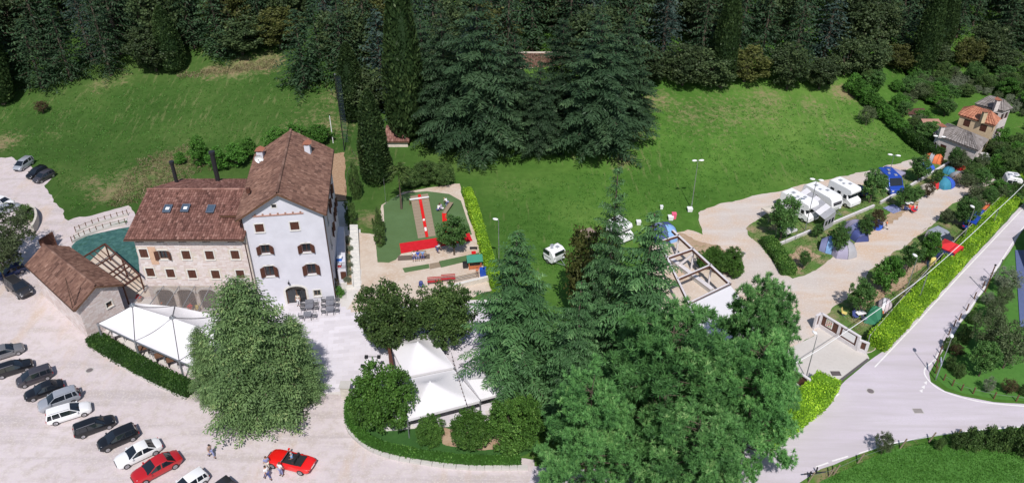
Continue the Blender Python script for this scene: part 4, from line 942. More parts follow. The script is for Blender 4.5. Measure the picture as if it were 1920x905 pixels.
def chimney(root, c, w_, h, cap=TILEO, body=WHITE, name='chimney'):
    c = Vector(c); mb = MB(); mb.box(c.x - w_, c.x + w_, c.y - w_, c.y + w_, c.z - .6, c.z + h)
    for i in (-1, 1):
        for j in (-1, 1): mb.box(c.x + i * w_ * .75 - .07, c.x + i * w_ * .75 + .07, c.y + j * w_ * .75 - .07, c.y + j * w_ * .75 + .07, c.z + h, c.z + h + .22)
    o = mb.build(name, body, root); mb = MB(); W2 = w_ + .15
    mb.add([(c.x - W2, c.y - W2, c.z + h + .22), (c.x + W2, c.y - W2, c.z + h + .22), (c.x + W2, c.y + W2, c.z + h + .22), (c.x - W2, c.y + W2, c.z + h + .22), (c.x, c.y - W2, c.z + h + .5), (c.x, c.y + W2, c.z + h + .5)], [(0, 3, 2, 1), (0, 1, 4), (2, 3, 5), (1, 2, 5, 4), (3, 0, 4, 5)])
    mb.build('chimney_cap', mat('clay_cap', (.34, .13, .08), .85), o); return o
c = P(576, 272, WR - .2) - FL; chimney(wh, (c.x, c.y, WR - .9), .34, .75)
c = P(489, 292, WE + 1.0) - FL; chimney(wh, (c.x, c.y, WE + .3), .38, 1.3)
c = P(465, 354, WE + 1.4) - FL; mb = MB(); mb.box(c.x - .2, c.x + .2, c.y - .2, c.y + .2, c.z - .5, c.z + .1); mb.build('roof_vent', RUST, wh)
c = P(487, 296, WE + 1.2); dsh = thing('satellite_dish', 'white satellite dish on the left edge of the white house roof', 'satellite dish', tuple(c)); mb = MB(); secs = []
for k in range(5):
    rr = .55 * k / 4 + .001; secs.append([(rr * math.cos(t), -.1 - .25 * (rr / .55) ** 2 + .0, rr * math.sin(t)) for t in [2 * math.pi * j / 16 for j in range(16)]])
mb.loft(secs, cap=False); mb.build('dish', PLASTICW, dsh, True); mb = MB(); mb.tube([(0, -.1, -.1), (0, .1, -1.2)], .04); mb.build('mast', STEEL, dsh); mb = MB(); mb.tube([(0, -.15, -.4), (0, -.6, 0)], .02); mb.box(-.06, .06, -.68, -.56, -.06, .06); mb.build('feed_arm', STEEL, dsh)

# --- stone wing
YW = 74.55; WX0, WX1 = -42.0, -29.6; ZE, ZR, DEP = 10.25, 12.1, 12.8; RY = 6.8
sh = thing('stone_house', 'long pale stone house with rows of brown shutters and a red brown tiled roof', 'house', (WX0, YW, 0)); SO = Vector((WX0, YW, 0)); Ms, Ls = frame_of((0, 0), (WX1 - WX0, 0))
cols = [(132, 625, 165, 719), (230, 632, 266, 724), (344, 633, 374, 728), (461, 634, 491, 730), (588, 632, 614, 729)]
hs = []; kinds = []
for i, (xa, ya, xb, yb) in enumerate(cols):
    for (u, v, kd) in ((xa, ya, 'open' if i == 1 else 'closed'), (xb, yb, 'closed')):
        x, z = fx(220 + u * .3758, 240 + v * .3758, Ms, SO); hs.append((x - .46, x + .46, z - .58, z + .58)); kinds.append(kd)
att = []
for u in (110, 215, 324, 442, 570):
    x, z = fx(220 + u * .3758, 240 + 563 * .3758, Ms, SO); att.append((x - .45, x + .45, ZE - .75, ZE - .28))
AR = [(.75 + k * 2.45, 2.7 + k * 2.45) for k in range(5)]
arch_h = [(a, b, 0, 2.9) for a, b in AR]
mb = MB(); wall(mb, Ms, Ls, 0, ZE, hs + att + arch_h, .35)
for q in (frame_of((0, DEP), (0, 0)), frame_of((Ls, 0), (Ls, DEP)), frame_of((Ls, DEP), (0, DEP))):
    wall(mb, q[0], q[1], 0, ZE)
mb.add([(0.0, 0, ZE), (0, DEP, ZE), (0, RY, ZR - .1)], [(0, 1, 2)])
mb.build('wall', MORTAR, sh)
stones('facing_stone', Ms, Ls, 0, ZE - .8, [(a - .14, b + .14, c - .12, d + .14) for a, b, c, d in hs] + [(a - .02, b + .02, 0, 3.35) for a, b in AR], sh)
mb = MB(); wall(mb, Ms @ Matrix.Translation((0, -.05, 0)), Ls, ZE - .8, ZE, att, .05); mb.build('eave_band', CREAM, sh)
x, z = fx(288, 480, Ms, SO); mb = MB(); mb.box(x - .42, x + .42, -.055, -.046 + .03, z - 1.1, z + 1.25, Ms); mb.build('plaster_patch', mat('ochre_plaster', (.55, .36, .25), .9), sh)
for a, k in zip(hs, kinds): window(sh, Ms, a[0], a[2], a[1] - a[0], a[3] - a[2], k)
for a in att: window(sh, Ms, a[0], a[2], .9, a[3] - a[2], 'closed', sill=False)
for a, b in AR:
    c_ = (a + b) / 2; mb = MB()
    for k in range(8):
        t0, t1 = math.pi * k / 8, math.pi * (k + 1) / 8; flat(mb, Ms, [(c_ + 1.03 * math.cos(t0), 2.4 + .65 * math.sin(t0)), (c_ + 1.3 * math.cos(t0), 2.4 + .95 * math.sin(t0)), (c_ + 1.3 * math.cos(t1), 2.4 + .95 * math.sin(t1)), (c_ + 1.03 * math.cos(t1), 2.4 + .65 * math.sin(t1))], -.06, .02)
    mb.build('arch', SILL, sh); mb = MB(); mb.box(a, b, .35, .38, 0, 2.9, Ms); mb.build('arch_glazing', PANE, sh)
oe2 = .7; s2 = (ZR - ZE) / RY; ze2 = ZE - s2 * oe2 + .15
rf = gable_roof(sh, (-.7, -oe2, ze2), (Ls + .1, -oe2, ze2), (Ls + .1, DEP + .3, ze2), (.8, DEP + .3, ze2), (-.45, RY, ZR + .15), (Ls + .1, RY, ZR + .15), TILE)
gutter(sh, (-.7, -oe2 - .08, ze2 - .03), (Ls - .4, -oe2 - .08, ze2 - .03), down=[(Ls - .25, -oe2, ze2 - .1), (Ls - .1, -.12, ze2 - .9), (Ls - .1, -.12, .1)])
for px, py, o_ in ((314.5, 391.5, 0), (348, 390.5, 0), (395.5, 392, 1)):
    q = P(px, py, 11.6) - SO; y = q.y 
    for _ in range(6):
        zz = ze2 + s2 * (y + oe2) + .30; q = P(px, py, zz) - SO; y = q.y
    Mw = Matrix.Translation((q.x, q.y, zz)) @ Matrix.Rotation(math.atan(s2), 4, 'X'); mb = MB()
    for a in ((-.45, .45, -.6, -.5), (-.45, .45, .5, .6), (-.45, -.36, -.5, .5), (.36, .45, -.5, .5)): mb.box(a[0], a[1], a[2], a[3], 0, .14, Mw)
    f = mb.build('skylight', mat('skylight_frame', (.13, .16, .21), .4, metal=.3), sh); mb = MB(); mb.box(-.36, .36, -.5, .5, .02, .07, Mw); mb.build('pane', mat('sky_pane', (.06, .09, .13), .05, var=0, spec=.9), f)
    if not o_: mb = MB(); mb.box(-.22, .2, -.2, .2, .075, .09, Mw); mb.build('blind', PLASTICW, f)
# dormer between the roofs
q = P(432, 395, 11.5) - SO; mb = MB(); A = Vector((q.x - .9, q.y - 1.2, 11.5)); slab(mb, A, A + Vector((2.2, 0, 0.0)), A + Vector((2.2, 3.2, .75)), A + Vector((.9, 3.2, .75)), .12)
dm = mb.build('dormer', WOOD, sh); tiles('roof_tile', A, A + Vector((2.2, 0, 0)), A + Vector((2.2, 3.2, .75)), A + Vector((.9, 3.2, .75)), dm, TILE, seed=5)
mb = MB(); mb.box(A.x + .2, A.x + 2.1, A.y + .35, A.y + .5, A.z - 1.3, A.z - .13); mb.build('dormer_front', DARK, dm)
for px, py, h, r in ((331, 341, 2.5, .22), (408, 335, 3.4, .28)):
    b = P(px, py, ZR - 1) - SO; mb = MB(); mb.tube([(b.x, b.y, b.z - .8), (b.x, b.y, b.z + h)], r, 10); mb.tube([(b.x, b.y, b.z + h), (b.x, b.y, b.z + h + .3)], r * 1.35, 10); mb.build('flue_pipe', DARK, sh, True)

# --- stone annex with long tiled roof
AZL = 4.6; E0, E1, E3, E2 = P(48, 497, AZL), P(140, 583, AZL), P(128, 463, AZL), P(231, 534, AZL); RZ0, RZ1 = P(82, 466, 6.0), P(177, 540, 6.0)
RZ0, RZ1 = (E0 + E3) / 2 + Vector((0, 0, 1.5)), (E1 + E2) / 2 + Vector((0, 0, 1.5))
an = thing('stone_annex', 'low stone annex with a long brown tiled roof beside the gravel car park', 'house', (E1.x, E1.y, 0)); AO = Vector((E1.x, E1.y, 0))
e0, e1, e2, e3, r0, r1 = [p - AO for p in (E0, E1, E2, E3, RZ0, RZ1)]
dl = (e1 - e0).normalized(); dn_ = Vector((-dl.y, dl.x, 0)); W0, W1 = e0 + dn_ * .5 + dl * .3, e1 + dn_ * .5 - dl * .5; W3, W2 = e3 - dn_ * .5 + dl * .3, e2 - dn_ * .5 - dl * .5
mb = MB(); mats_ = []
for a, b in ((W0, W1), (W1, W2), (W2, W3), (W3, W0)):
    M_, L_ = frame_of(a, b); hl = [(L_ * .62, L_ * .62 + .7, 2.5, 3.2)] if a is W1 else []; wall(mb, M_, L_, 0, AZL - .12, hl)
Mg, Lg = frame_of(W1, W2)
for A_, B_, R_ in ((W1, W2, r1 - dl * .5), (W3, W0, r0 + dl * .3)): mb.add([(A_.x, A_.y, AZL - .12), (B_.x, B_.y, AZL - .12), (R_.x, R_.y, R_.z - .2)], [(0, 1, 2)])
mb.build('wall', MORTAR, an)
hw = (Lg * .62, Lg * .62 + .7, 2.5, 3.2)
stones('facing_stone', Mg, Lg, 0, 6.0, [hw], an, .36, .2, 12, gable=lambda x, z: z < AZL - .25 or z < AZL + 1.1 * (1 - abs(x - Lg / 2) / (Lg / 2)))
M_, L_ = frame_of(W0, W1); stones('facing_stone', M_, L_, 0, AZL - .3, [], an, .5, .3, 14, proud=.02)
window(an, Mg, hw[0], hw[2], .7, .7, 'plain', frame_m=WOOD)
gable_roof(an, e0, e1, e2, e3, r0, r1, TILE2)
gutter(an, e0 - dn_ * .07, e1 - dn_ * .07, down=[e1 - dl * .4, W1 - dl * .0 - dn_ * .1 + Vector((0, 0, AZL - .6)), W1 - dn_ * .1 + Vector((0, 0, .1))])
gutter(an, e3 + dn_ * .07, e2 + dn_ * .07)

# --- side terrace of the white house with its wall, steps and planter
st = thing('side_terrace', 'raised pale terrace against the right wall of the white house', 'terrace', tuple(P(645, 545))); SO2 = P(645, 545)
a0, a1, a2, a3 = [P(*q, 0) for q in ((631, 548), (652, 546), (650, 440), (628, 440))]; mb = MB(); HT = 2.1
pl = [P(x, y, HT) for x, y in ((632, 505), (648, 503), (645, 425), (630, 425))]; mb.prism([(p.x - SO2.x, p.y - SO2.y) for p in pl], 0, HT); mb.build('platform', WHITE, st)
mb = MB(); q0, q1 = pl[0] - SO2, pl[1] - SO2
for k in range(10):
    p = q0 + (q1 - q0) * (k / 9); mb.tube([(p.x, p.y, HT), (p.x, p.y, HT + .9)], .015, 4)
mb.bar(q0 + Vector((0, 0, .9)), q1 + Vector((0, 0, .9)), .04); mb.build('railing', DARK, st)
mb = MB(); w0 = (q0 + q1) / 2; mb.box(w0.x - .55, w0.x + .5, w0.y - .04, w0.y + .02, .6, 1.7); mb.build('shutter', SHUT, st)
for nm, cc, sz, px, py, lb in (('cool_box', (.03, .16, .55), .30, 637, 487, 'small blue box on the side terrace'), ('red_bucket', (.6, .03, .04), .22, 637, 499, 'red bucket behind the side terrace railing')):
    p = P(px, py, HT); tt = thing(nm, lb, 'box', tuple(p)); mb = MB(); mb.box(-sz, sz, -sz, sz, 0, sz * 1.4); mb.build('body', mat(nm, cc, .5), tt); mb = MB(); mb.box(-sz * 1.06, sz * 1.06, -sz * 1.06, sz * 1.06, sz * 1.41, sz * 1.6); mb.build('lid', PLASTICW, tt)
sp = [P(*q) for q in ((657, 432), (672, 432), (677, 541), (662, 543))]; so_ = sp[3]; stp = thing('garden_steps', 'white stone steps running up beside the lavender planter', 'steps', tuple(so_)); stp['kind'] = 'thing'
for k in range(18):
    t0, t1 = k / 18, (k + 1) / 18; a, b, c, d = [so_ * -1 + u for u in (sp[3].lerp(sp[0], t0), sp[2].lerp(sp[1], t0), sp[2].lerp(sp[1], t1), sp[3].lerp(sp[0], t1))]
    mb = MB(); mb.prism([(a.x, a.y), (b.x, b.y), (c.x, c.y), (d.x, d.y)], 0, .10 + k * .05); mb.build('step', SILL, stp)
pp = [P(*q) for q in ((647, 446), (657, 446), (662, 540), (650, 541))]; po = pp[3]; pt = thing('planter', 'long white walled planter full of lavender beside the steps', 'planter', tuple(po))
mb = MB()
for a, b in zip(pp, pp[1:] + pp[:1]): mb.bar(a - po + Vector((0, 0, .25)), b - po + Vector((0, 0, .25)), .16, .5)
mb.build('planter_wall', SILL, pt); mb = MB(); mb.prism([(p.x - po.x, p.y - po.y) for p in pp], .1, .36); mb.build('soil', EARTH, pt)

# --- white canopy (left), post and membrane
def membrane(name, patches, root, material, n=10, sag=.35):
    mb = MB()
    for A, B, C, D in patches:
        A, B, C, D = map(Vector, (A, B, C, D)); base = len(mb.v); vs = []
        for i in range(n + 1):
            for j in range(n + 1):
                s, t = i / n, j / n; p = A * (1 - s) * (1 - t) + B * s * (1 - t) + C * s * t + D * (1 - s) * t
                p.z -= sag * (4 * s * (1 - s)) * (4 * t * (1 - t)) * .8; vs.append(p)
        mb.add(vs, [(i * (n + 1) + j, (i + 1) * (n + 1) + j, (i + 1) * (n + 1) + j + 1, i * (n + 1) + j + 1) for i in range(n) for j in range(n)])
    return mb.build(name, material, root, True, sharp=20)
F0, F1, F2, F3 = P(183, 607, 2.6), P(253, 640, 2.6), P(336, 677, 2.6), P(425, 716, 2.6); H1, H2, H3 = P(248.5, 573, 4.1), P(323, 596, 4.1), P(400, 622, 4.1); B1, B2, B3 = P(250, 568, 3.5), P(328, 574, 3.2), P(412, 592, 3.2)
cp = thing('white_canopy', 'big white stretched canopy with three peaks over the outdoor tables', 'canopy', (F1.x, F1.y, 0)); CO = Vector((F1.x, F1.y, 0)); L_ = lambda p: Vector(p) - CO
m_ = (F0 + H1) / 2; membrane('membrane', [(L_(F0), L_(F1), L_(H1), L_(F0 * .5 + H1 * .5)), (L_(F1), L_(F2), L_(H2), L_(H1)), (L_(F2), L_(F3), L_(H3), L_(H2)), (L_(H1), L_(H2), L_(B2), L_(B1)), (L_(H2), L_(H3), L_(B3), L_(B2))], cp, MEMB, 12, .4)
for h in (H1, H2, H3):
    mb = MB(); q = L_(h); mb.tube([(q.x, q.y, 0), (q.x, q.y, 4.5)], .07, 8); mb.tube([(q.x, q.y, 4.12), (q.x, q.y, 4.25)], .30, 12); mb.build('mast', STEEL, cp)
for f in (F0, F1, F2, F3):
    mb = MB(); q = L_(f); mb.bar((q.x, q.y, 0), (q.x, q.y, 2.7), .16); mb.build('post', STEEL, cp)
mb = MB()
for a, b in ((F0, F1), (F1, F2), (F2, F3)): mb.bar(L_(a), L_(b), .12, .14)
mb.build('edge_beam', STEEL, cp)
def cable_pts(a, b, sag_, n=8):
    a, b = Vector(a), Vector(b); out = []
    for i in range(n + 1):
        t = i / n; p = a.lerp(b, t); p.z -= sag_ * 4 * t * (1 - t); out.append(p)
    return out
for a, b, s in ((F0, H1, .1), (F1, H1, .05), (F1, H2, .3), (F2, H2, .05), (H1, B2, .25), (H2, B3, .25), (F2, H3, .3), (H2, B2, .0)):
    mb = MB(); mb.tube([p + Vector((0, 0, .09)) for p in cable_pts(L_(a), L_(b), s)], .035, 5); mb.build('ridge_cable', DARK, cp)
# glass lean-to over the arcade
GL, ng, gb = nodes('smoky_canopy_glass'); 
gb.inputs['Base Color'].default_value = (.24, .20, .18, 1); gb.inputs['Roughness'].default_value = .15; gb.inputs['Alpha'].default_value = .38
gc = thing('glass_canopy', 'clear sloping canopy over the arches of the stone house', 'canopy', (WX0, YW - .1, 0)); GO = Vector((WX0, YW - .1, 0)); t0_, t1_ = Vector((.1, -.02, 3.55)), Vector((Ls - 1.5, -.02, 3.55)); b0_, b1_ = P(248, 571, 2.6) - GO, P(430, 597, 2.6) - GO
for k in range(6):
    s0, s1 = k / 6, (k + 1) / 6; A, B, C, D = b0_.lerp(b1_, s0), b0_.lerp(b1_, s1), t0_.lerp(t1_, s1), t0_.lerp(t1_, s0)
    mb = MB(); mb.add([A, B, C, D], [(0, 1, 2, 3)]); mb.build('glass_panel', GL, gc); mb = MB(); mb.bar(A + Vector((0, 0, .03)), D + Vector((0, 0, .03)), .06, .08); mb.build('rafter', STEEL, gc)
mb = MB(); mb.bar(b0_, b1_, .1, .12); mb.build('edge_beam', STEEL, gc)
# brown pergola frame with fallen sand floor
pg = thing('pergola_frame', 'unfinished brown steel pergola frame between annex and stone house', 'pergola', tuple(P(200, 520))); PO = P(200, 520); ZP = 2.6
K = [P(156, 482, ZP), P(197, 457, ZP), (P(262, 516, ZP)), P(231, 537, ZP)]; K = [k - PO for k in K]
def member(nm, a, b, w_, parent, material=RUST, h=None): mb = MB(); mb.bar(a, b, w_, h or w_); return mb.build(nm, material, parent)
for a, b in ((0, 1), (1, 2), (2, 3), (3, 0)): member('frame_beam', K[a], K[b], .16, pg)
for s in (.33, .62, .72): member('cross_beam', K[1].lerp(K[2], s), K[0].lerp(K[3], s), .14, pg)
for s in (.3, .5, .7): member('rafter', K[0].lerp(K[1], s) - Vector((0, 0, .12)), K[3].lerp(K[2], s) - Vector((0, 0, .12)), .09, pg)
for k in K + [K[1].lerp(K[2], .5), K[0].lerp(K[3], .5)]: member('post', k, Vector((k.x, k.y, 0)), .14, pg)
# curved walled path with rails
for nm, ofs, label in (('stone_parapet', [(143, 436), (175, 423), (210, 412), (240, 404)], 'outer rail of the curved path behind the annex'), ('stone_parapet', [(136, 455), (160, 443), (195, 431), (236, 421)], 'inner rail of the curved path above the teal net bed')):
    pts = [P(*q) for q in dens(ofs, 3)]; o0 = pts[0]; t = thing(nm, label, 'parapet', tuple(o0)); mb = MB()
    for a, b in zip(pts, pts[1:]): mb.bar(a - o0 + Vector((0, 0, .15)), b - o0 + Vector((0, 0, .15)), .25, .4)
    mb.build('kerb', CONC, t); mb = MB()
    for a, b in zip(pts, pts[1:]): mb.bar(a - o0 + Vector((0, 0, .8)), b - o0 + Vector((0, 0, .8)), .04)
    mb.build('rail', OLDWOOD, t)
    for p in pts[::1]: member('post', p - o0, p - o0 + Vector((0, 0, .95)), .08, t, WOOD)
sheet('curved_path', dens([(140, 440), (175, 427), (210, 416), (240, 408)], 3) + dens([(237, 418), (195, 428), (160, 440), (138, 451)], 3), .05, CONC)
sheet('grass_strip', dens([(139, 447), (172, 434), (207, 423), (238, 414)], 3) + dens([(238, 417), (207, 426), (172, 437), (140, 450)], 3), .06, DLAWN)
g = P(92, 462); gt = thing('wooden_gate', 'dark brown board gate leaning by the back of the annex', 'gate', tuple(g)); d = (P(110, 463) - P(78, 464)); L0 = d.length; d.normalize()
for k in range(9): 
    a = d * (k * L0 / 9 - L0 / 2); mb = MB(); mb.prism([(a.x, a.y), (a.x + d.x * L0 / 9 * .94, a.y + d.y * L0 / 9 * .94), (a.x + d.x * L0 / 9 * .94 + .02, a.y + d.y * L0 / 9 * .94 + .06), (a.x + .02, a.y + .06)], .1, 1.1 + k * .14); mb.build('board', RUST, gt)
# low curved wall
pts = [P(*q) for q in dens([(58, 395), (70, 405), (72, 420), (64, 438)], 3)]; o0 = pts[0]; t = thing('curved_wall', 'low curved pale wall beside the bright round bush', 'wall', tuple(o0)); mb = MB()
for a, b in zip(pts, pts[1:]): mb.bar(a - o0 + Vector((0, 0, .6)), b - o0 + Vector((0, 0, .6)), .3, 1.2)
mb.build('wall_body', STONEW, t)

# --- white pagoda tents and pavilion
def pagoda(corners, peak, label, ze_=2.5, zp=4.6, group=None, n=16):
    c = sum(corners, Vector()) / 4; o = Vector((c.x, c.y, 0)); K = [k - o for k in corners]; t = thing('pagoda_tent', label, 'tent', tuple(o), group=group); mb = MB(); vs = []; pk = peak - o
    for i in range(n + 1):
        for j in range(n + 1):
            u, v = 2 * i / n - 1, 2 * j / n - 1; m = max(abs(u), abs(v)); e = K[0] * (1 - u) * (1 - v) / 4 + K[1] * (1 + u) * (1 - v) / 4 + K[2] * (1 + u) * (1 + v) / 4 + K[3] * (1 - u) * (1 + v) / 4
            off = Vector((pk.x, pk.y, 0)) * (1 - m); rr = .25 * math.hypot(u, v) + .75 * m
            hgt = (1 - min(1, rr)) ** 2.0 * .62 + (1 - m) * .38; e2 = e + off; e2.z = ze_ + (zp - ze_) * hgt; vs.append(e2)
    mb.add(vs, [(i * (n + 1) + j, (i + 1) * (n + 1) + j, (i + 1) * (n + 1) + j + 1, i * (n + 1) + j + 1) for i in range(n) for j in range(n)]); mb.build('tent_roof', MEMB, t, True, sharp=60)
    mb = MB()
    for a, b in zip(K, K[1:] + K[:1]): mb.bar(Vector((a.x, a.y, ze_ - .12)), Vector((b.x, b.y, ze_ - .12)), .03, .3)
    mb.build('valance', MEMB, t)
    for k in K: mb = MB(); mb.bar((k.x, k.y, 0), (k.x, k.y, ze_), .1); mb.build('pole', STEEL, t)
    mb = MB(); mb.ball((pk.x, pk.y, zp), .09, 8, 5); mb.build('finial', PLASTICW, t); return t
Q = lambda x, y, z=2.5: P(x, y, z)
pagoda([Q(729, 641), Q(761, 706), Q(851, 688), Q(806, 626)], Q(785, 660, 2.5) , 'smaller white pagoda tent behind, nearest the terrace', zp=3.9)
pagoda([Q(762, 711), Q(764, 786), Q(900, 751), Q(851, 693)], Q(808, 738, 2.5), 'larger white pagoda tent in front with a pointed peak', zp=4.1)
c = [Q(853, 690), Q(901, 748), Q(976, 728), Q(950, 698)]; o = sum(c, Vector()) / 4; o.z = 0; t = thing('white_marquee', 'flat roofed white marquee with one open side, right of the pagoda tents', 'tent', tuple(o)); K = [k - o for k in c]
m0, m1 = (K[0] + K[1]) / 2 + Vector((0, 0, .5)), (K[2] + K[3]) / 2 + Vector((0, 0, .5)); mb = MB(); mb.add([K[0], K[1], K[2], K[3], m0, m1], [(1, 2, 5, 4), (3, 0, 4, 5), (0, 1, 4), (2, 3, 5)]); mb.build('tent_roof', MEMB, t)
for k in K: mb = MB(); mb.bar((k.x, k.y, 0), k, .1); mb.build('pole', STEEL, t)
mb = MB()
for a, b in ((K[0], K[1]), (K[2], K[3]), (K[3], K[0]), (K[1], K[2])): mb.bar(a - Vector((0, 0, .12)), b - Vector((0, 0, .12)), .03, .26)
mb.build('valance', MEMB, t)
a, b = K[2], K[3]; mb = MB(); mb.bar((a.x, a.y, 1.2), (b.x, b.y, 1.2), .04, 2.4); mb.build('side_wall', MEMB, t)
pf = [P(*q) for q in ((720, 800), (721, 811), (775, 800), (768, 784))]; sheet('white_platform', [(720, 796), (721, 809), (776, 800), (770, 784)], .05, SILL, thick=.12)
ch = thing('string_lights', 'string of small bulbs hung over the ridge of the white tents', 'string lights', tuple(Q(846, 660, 3.2))); o0 = Q(846, 660, 3.2); pts = cable_pts(Vector(), Q(877, 762, 3.0) - o0, .25, 14); mb = MB(); mb.tube(pts, .02, 4); mb.build('cable', DARK, ch); mb = MB()
for p in pts[1:-1]: mb.ball(p - Vector((0, 0, .08)), .07, 6, 4)
mb.build('bulbs', RUST, ch)['kind'] = 'stuff'
# beam portal at the tent corner
pt_ = thing('timber_portal', 'dark timber post and beam at the corner of the smaller pagoda tent', 'beam', tuple(P(735, 700))); b0 = P(735, 700); member('beam', P(728, 645, 2.9) - b0, P(739, 700, 2.9) - b0, .25, pt_, RUST); member('post', P(728, 645, 2.9) - b0, Vector((P(728, 645, 2.9) - b0).xy.to_3d()), .2, pt_, RUST); member('post', P(739, 700, 2.9) - b0, Vector((P(739, 700, 2.9) - b0).xy.to_3d()), .2, pt_, RUST)
# gate pillar with a leaning tile cap, and bollard
g = P(650, 742); t = thing('gate_pillar', 'squat stone gate pillar at the mouth of the terrace', 'pillar', tuple(g)); mb = MB(); mb.box(-.45, .45, -.45, .45, 0, 1.5); mb.build('pillar_body', STONEW, t); mb = MB(); mb.box(-.55, .55, -.55, .55, 1.5, 1.62); mb.build('capstone', CONC, t)
# terrace edge wall along the curve
pts = [P(*q) for q in dens([(648, 756), (652, 800), (674, 828), (716, 852), (790, 868), (880, 878), (990, 878)], 4)]; o0 = pts[0]; t = thing('kerb_wall', 'low pale curved kerb wall outside the terrace hedge', 'kerb', tuple(o0)); n_ = len(pts)
for i in range(n_ - 1):
    a, b = pts[i] - o0, pts[i + 1] - o0; m = (b - a).length; k = max(1, round(m / .9))
    for j in range(k): u, v = a.lerp(b, (j + .02) / k), a.lerp(b, (j + .98) / k); mb = MB(); mb.bar(u + Vector((0, 0, .15)), v + Vector((0, 0, .15)), .42, .34 + .03 * (j % 2)); mb.build('kerb_stone', CONC, t)
pts = [P(*q) for q in dens([(166, 640), (180, 654), (225, 685), (280, 716), (350, 748)], 3)]; o0 = pts[0]; t = thing('kerb_wall', 'thin pale kerb between the gravel and the canopy hedge', 'kerb', tuple(o0))
for i in range(len(pts) - 1): mb = MB(); mb.bar(pts[i] - o0 + Vector((0, 0, .1)), (pts[i + 1] - o0) * .998 + Vector((0, 0, .1)), .2, .22); mb.build('kerb_stone', CONC, t)

# --- open beam frame with white roof
bf = thing('beam_frame', 'open frame of white edged brown beams beside the near cedars', 'roof frame', tuple(P(1300, 560))); BO = P(1300, 560); ZB = 3.0; WB = mat('white_beam', (.60, .57, .58), .6)
def bm2(p, q, z=ZB, w_=.3, nm='beam', z2=None, material=None):
    a, b = P(*p, z) - BO, P(*q, z if z2 is None else z2) - BO; o = member(nm, a, b, w_, bf, material or RUST, .3)
    if material is None: member('capping', a + Vector((0, 0, .17)), b + Vector((0, 0, .17)), w_ * .8, bf, WB, .04)
    return o
bm2((1261, 433), (1369, 533), w_=.36)
for p, q in (((1274, 442), (1236, 454)), ((1301, 467), (1246, 486)), ((1334, 497), (1270, 524)), ((1369, 532), (1292, 569))): bm2(p, q, w_=.24)
bm2((1236, 454), (1292, 570), w_=.3)
for p in ((1272.5, 444), (1301, 468), (1334, 498), (1368, 532)):
    a = P(*p, ZB) - BO; member('column', a, Vector((a.x, a.y, 0)), .2, bf, WB)
a, b = P(1272, 444, ZB) - BO, P(1301, 468, 0.1) - BO
bm2((1302, 473), (1270, 500), z=2.8, z2=.3, w_=.1, nm='brace', material=WB)
lw = thing('low_wall', 'long low white topped wall inside the open beam frame', 'wall', tuple(P(1256, 490))); o0 = P(1256, 490); member('wall_body', Vector((0, 0, .3)), P(1334, 549) - o0 + Vector((0, 0, .3)), .5, lw, CONC, .6); member('wall_top', Vector((0, 0, .62)), P(1334, 549) - o0 + Vector((0, 0, .62)), .6, lw, WB, .06)
sheet('frame_yard', [(1225, 450), (1265, 440), (1372, 540), (1300, 600), (1200, 560)], .042, SAND, .5, .1)
wr = [P(*q, 2.9) for q in ((1290, 572), (1369, 535), (1452, 640), (1350, 715))]; o0 = wr[3].copy(); o0.z = 0; t = thing('white_roofed_shed', 'long shed with a flat white roof partly hidden by the tall soft pine', 'shed', tuple(o0)); K = [k - o0 for k in wr]; mb = MB(); mb.prism([(k.x, k.y) for k in K], 2.7, 2.95); mb.build('roof', MEMB, t); c = sum(K, Vector()) / 4; mb = MB(); mb.prism([(c.x + (k.x - c.x) * .93, c.y + (k.y - c.y) * .93) for k in K], 0, 2.68); mb.build('wall', CREAM, t)
mb = MB(); mb.bar(K[0] + Vector((0, 0, .08)), K[1] + Vector((0, 0, .08)), .25, .12); mb.build('roof_edge', STEEL, t)

# --- campsite entrance walls
def panel_wall(p0, p1, label, h, panels, board=None):
    a, b = P(*p0), P(*p1); M_, L0 = frame_of((0, 0), (b.x - a.x, b.y - a.y)); t = thing('entrance_wall', label, 'wall', tuple(a)); mb = MB(); mb.box(0, L0, -.12, .12, 0, .5, M_); mb.build('plinth', WB, t)
    mb = MB(); mb.box(0, L0, -.14, .14, h - .12, h, M_); mb.build('coping', WB, t)
    for k in range(panels + 1):
        x = .12 + (L0 - .24) * k / panels; mb = MB(); mb.box(x - .14, x + .14, -.13, .13, .5, h - .12, M_); mb.build('pier', WB, t)
    for k in range(panels):
        x0 = .28 + (L0 - .24) * k / panels; x1 = (L0 - .24) * (k + 1) / panels - .04; nb = 5
        for q in range(nb): z0 = .52 + (h - .66) * q / nb; mb = MB(); mb.box(x0, x1, -.03, .03, z0, z0 + (h - .66) / nb * .93, M_); mb.build('board', RUST, t)
    return t, M_, L0
t, M_, L0 = panel_wall((1534, 612), (1606, 657), 'brown panelled entrance wall with a map board on the campsite side', 2.0, 2)
mb = MB(); mb.box(L0 * .16, L0 * .33, -.07, -.035, .75, 1.75, M_); s = mb.build('map_board', PLASTICW, t); cc = [(.55, .18, .12), (.25, .3, .12), (.45, .33, .2), (.3, .2, .15)]
for k in range(12):
    x = L0 * (.172 + .05 * (k % 3)); z = .83 + .22 * (k // 3); mb = MB(); mb.box(x, x + L0 * .04, -.078, -.071, z, z + .17, M_); mb.build('map_block', mat(f'map_tint_{k%4}', cc[k % 4], .6), s)
mb = MB(); mb.box(L0 * .58, L0 * .90, -.07, -.035, .75, 1.7, M_); mb.build('notice_board', PLASTICW, t)
panel_wall((1524, 617), (1534, 612), 'short end return of the brown entrance wall', 2.0, 1)
panel_wall((1446, 692), (1512, 738), 'brown panelled entrance wall on the pine side of the driveway', 2.0, 2)
panel_wall((1606, 657), (1624, 664), 'pale end pier section of the entrance wall by the lime hedge', 1.6, 1)

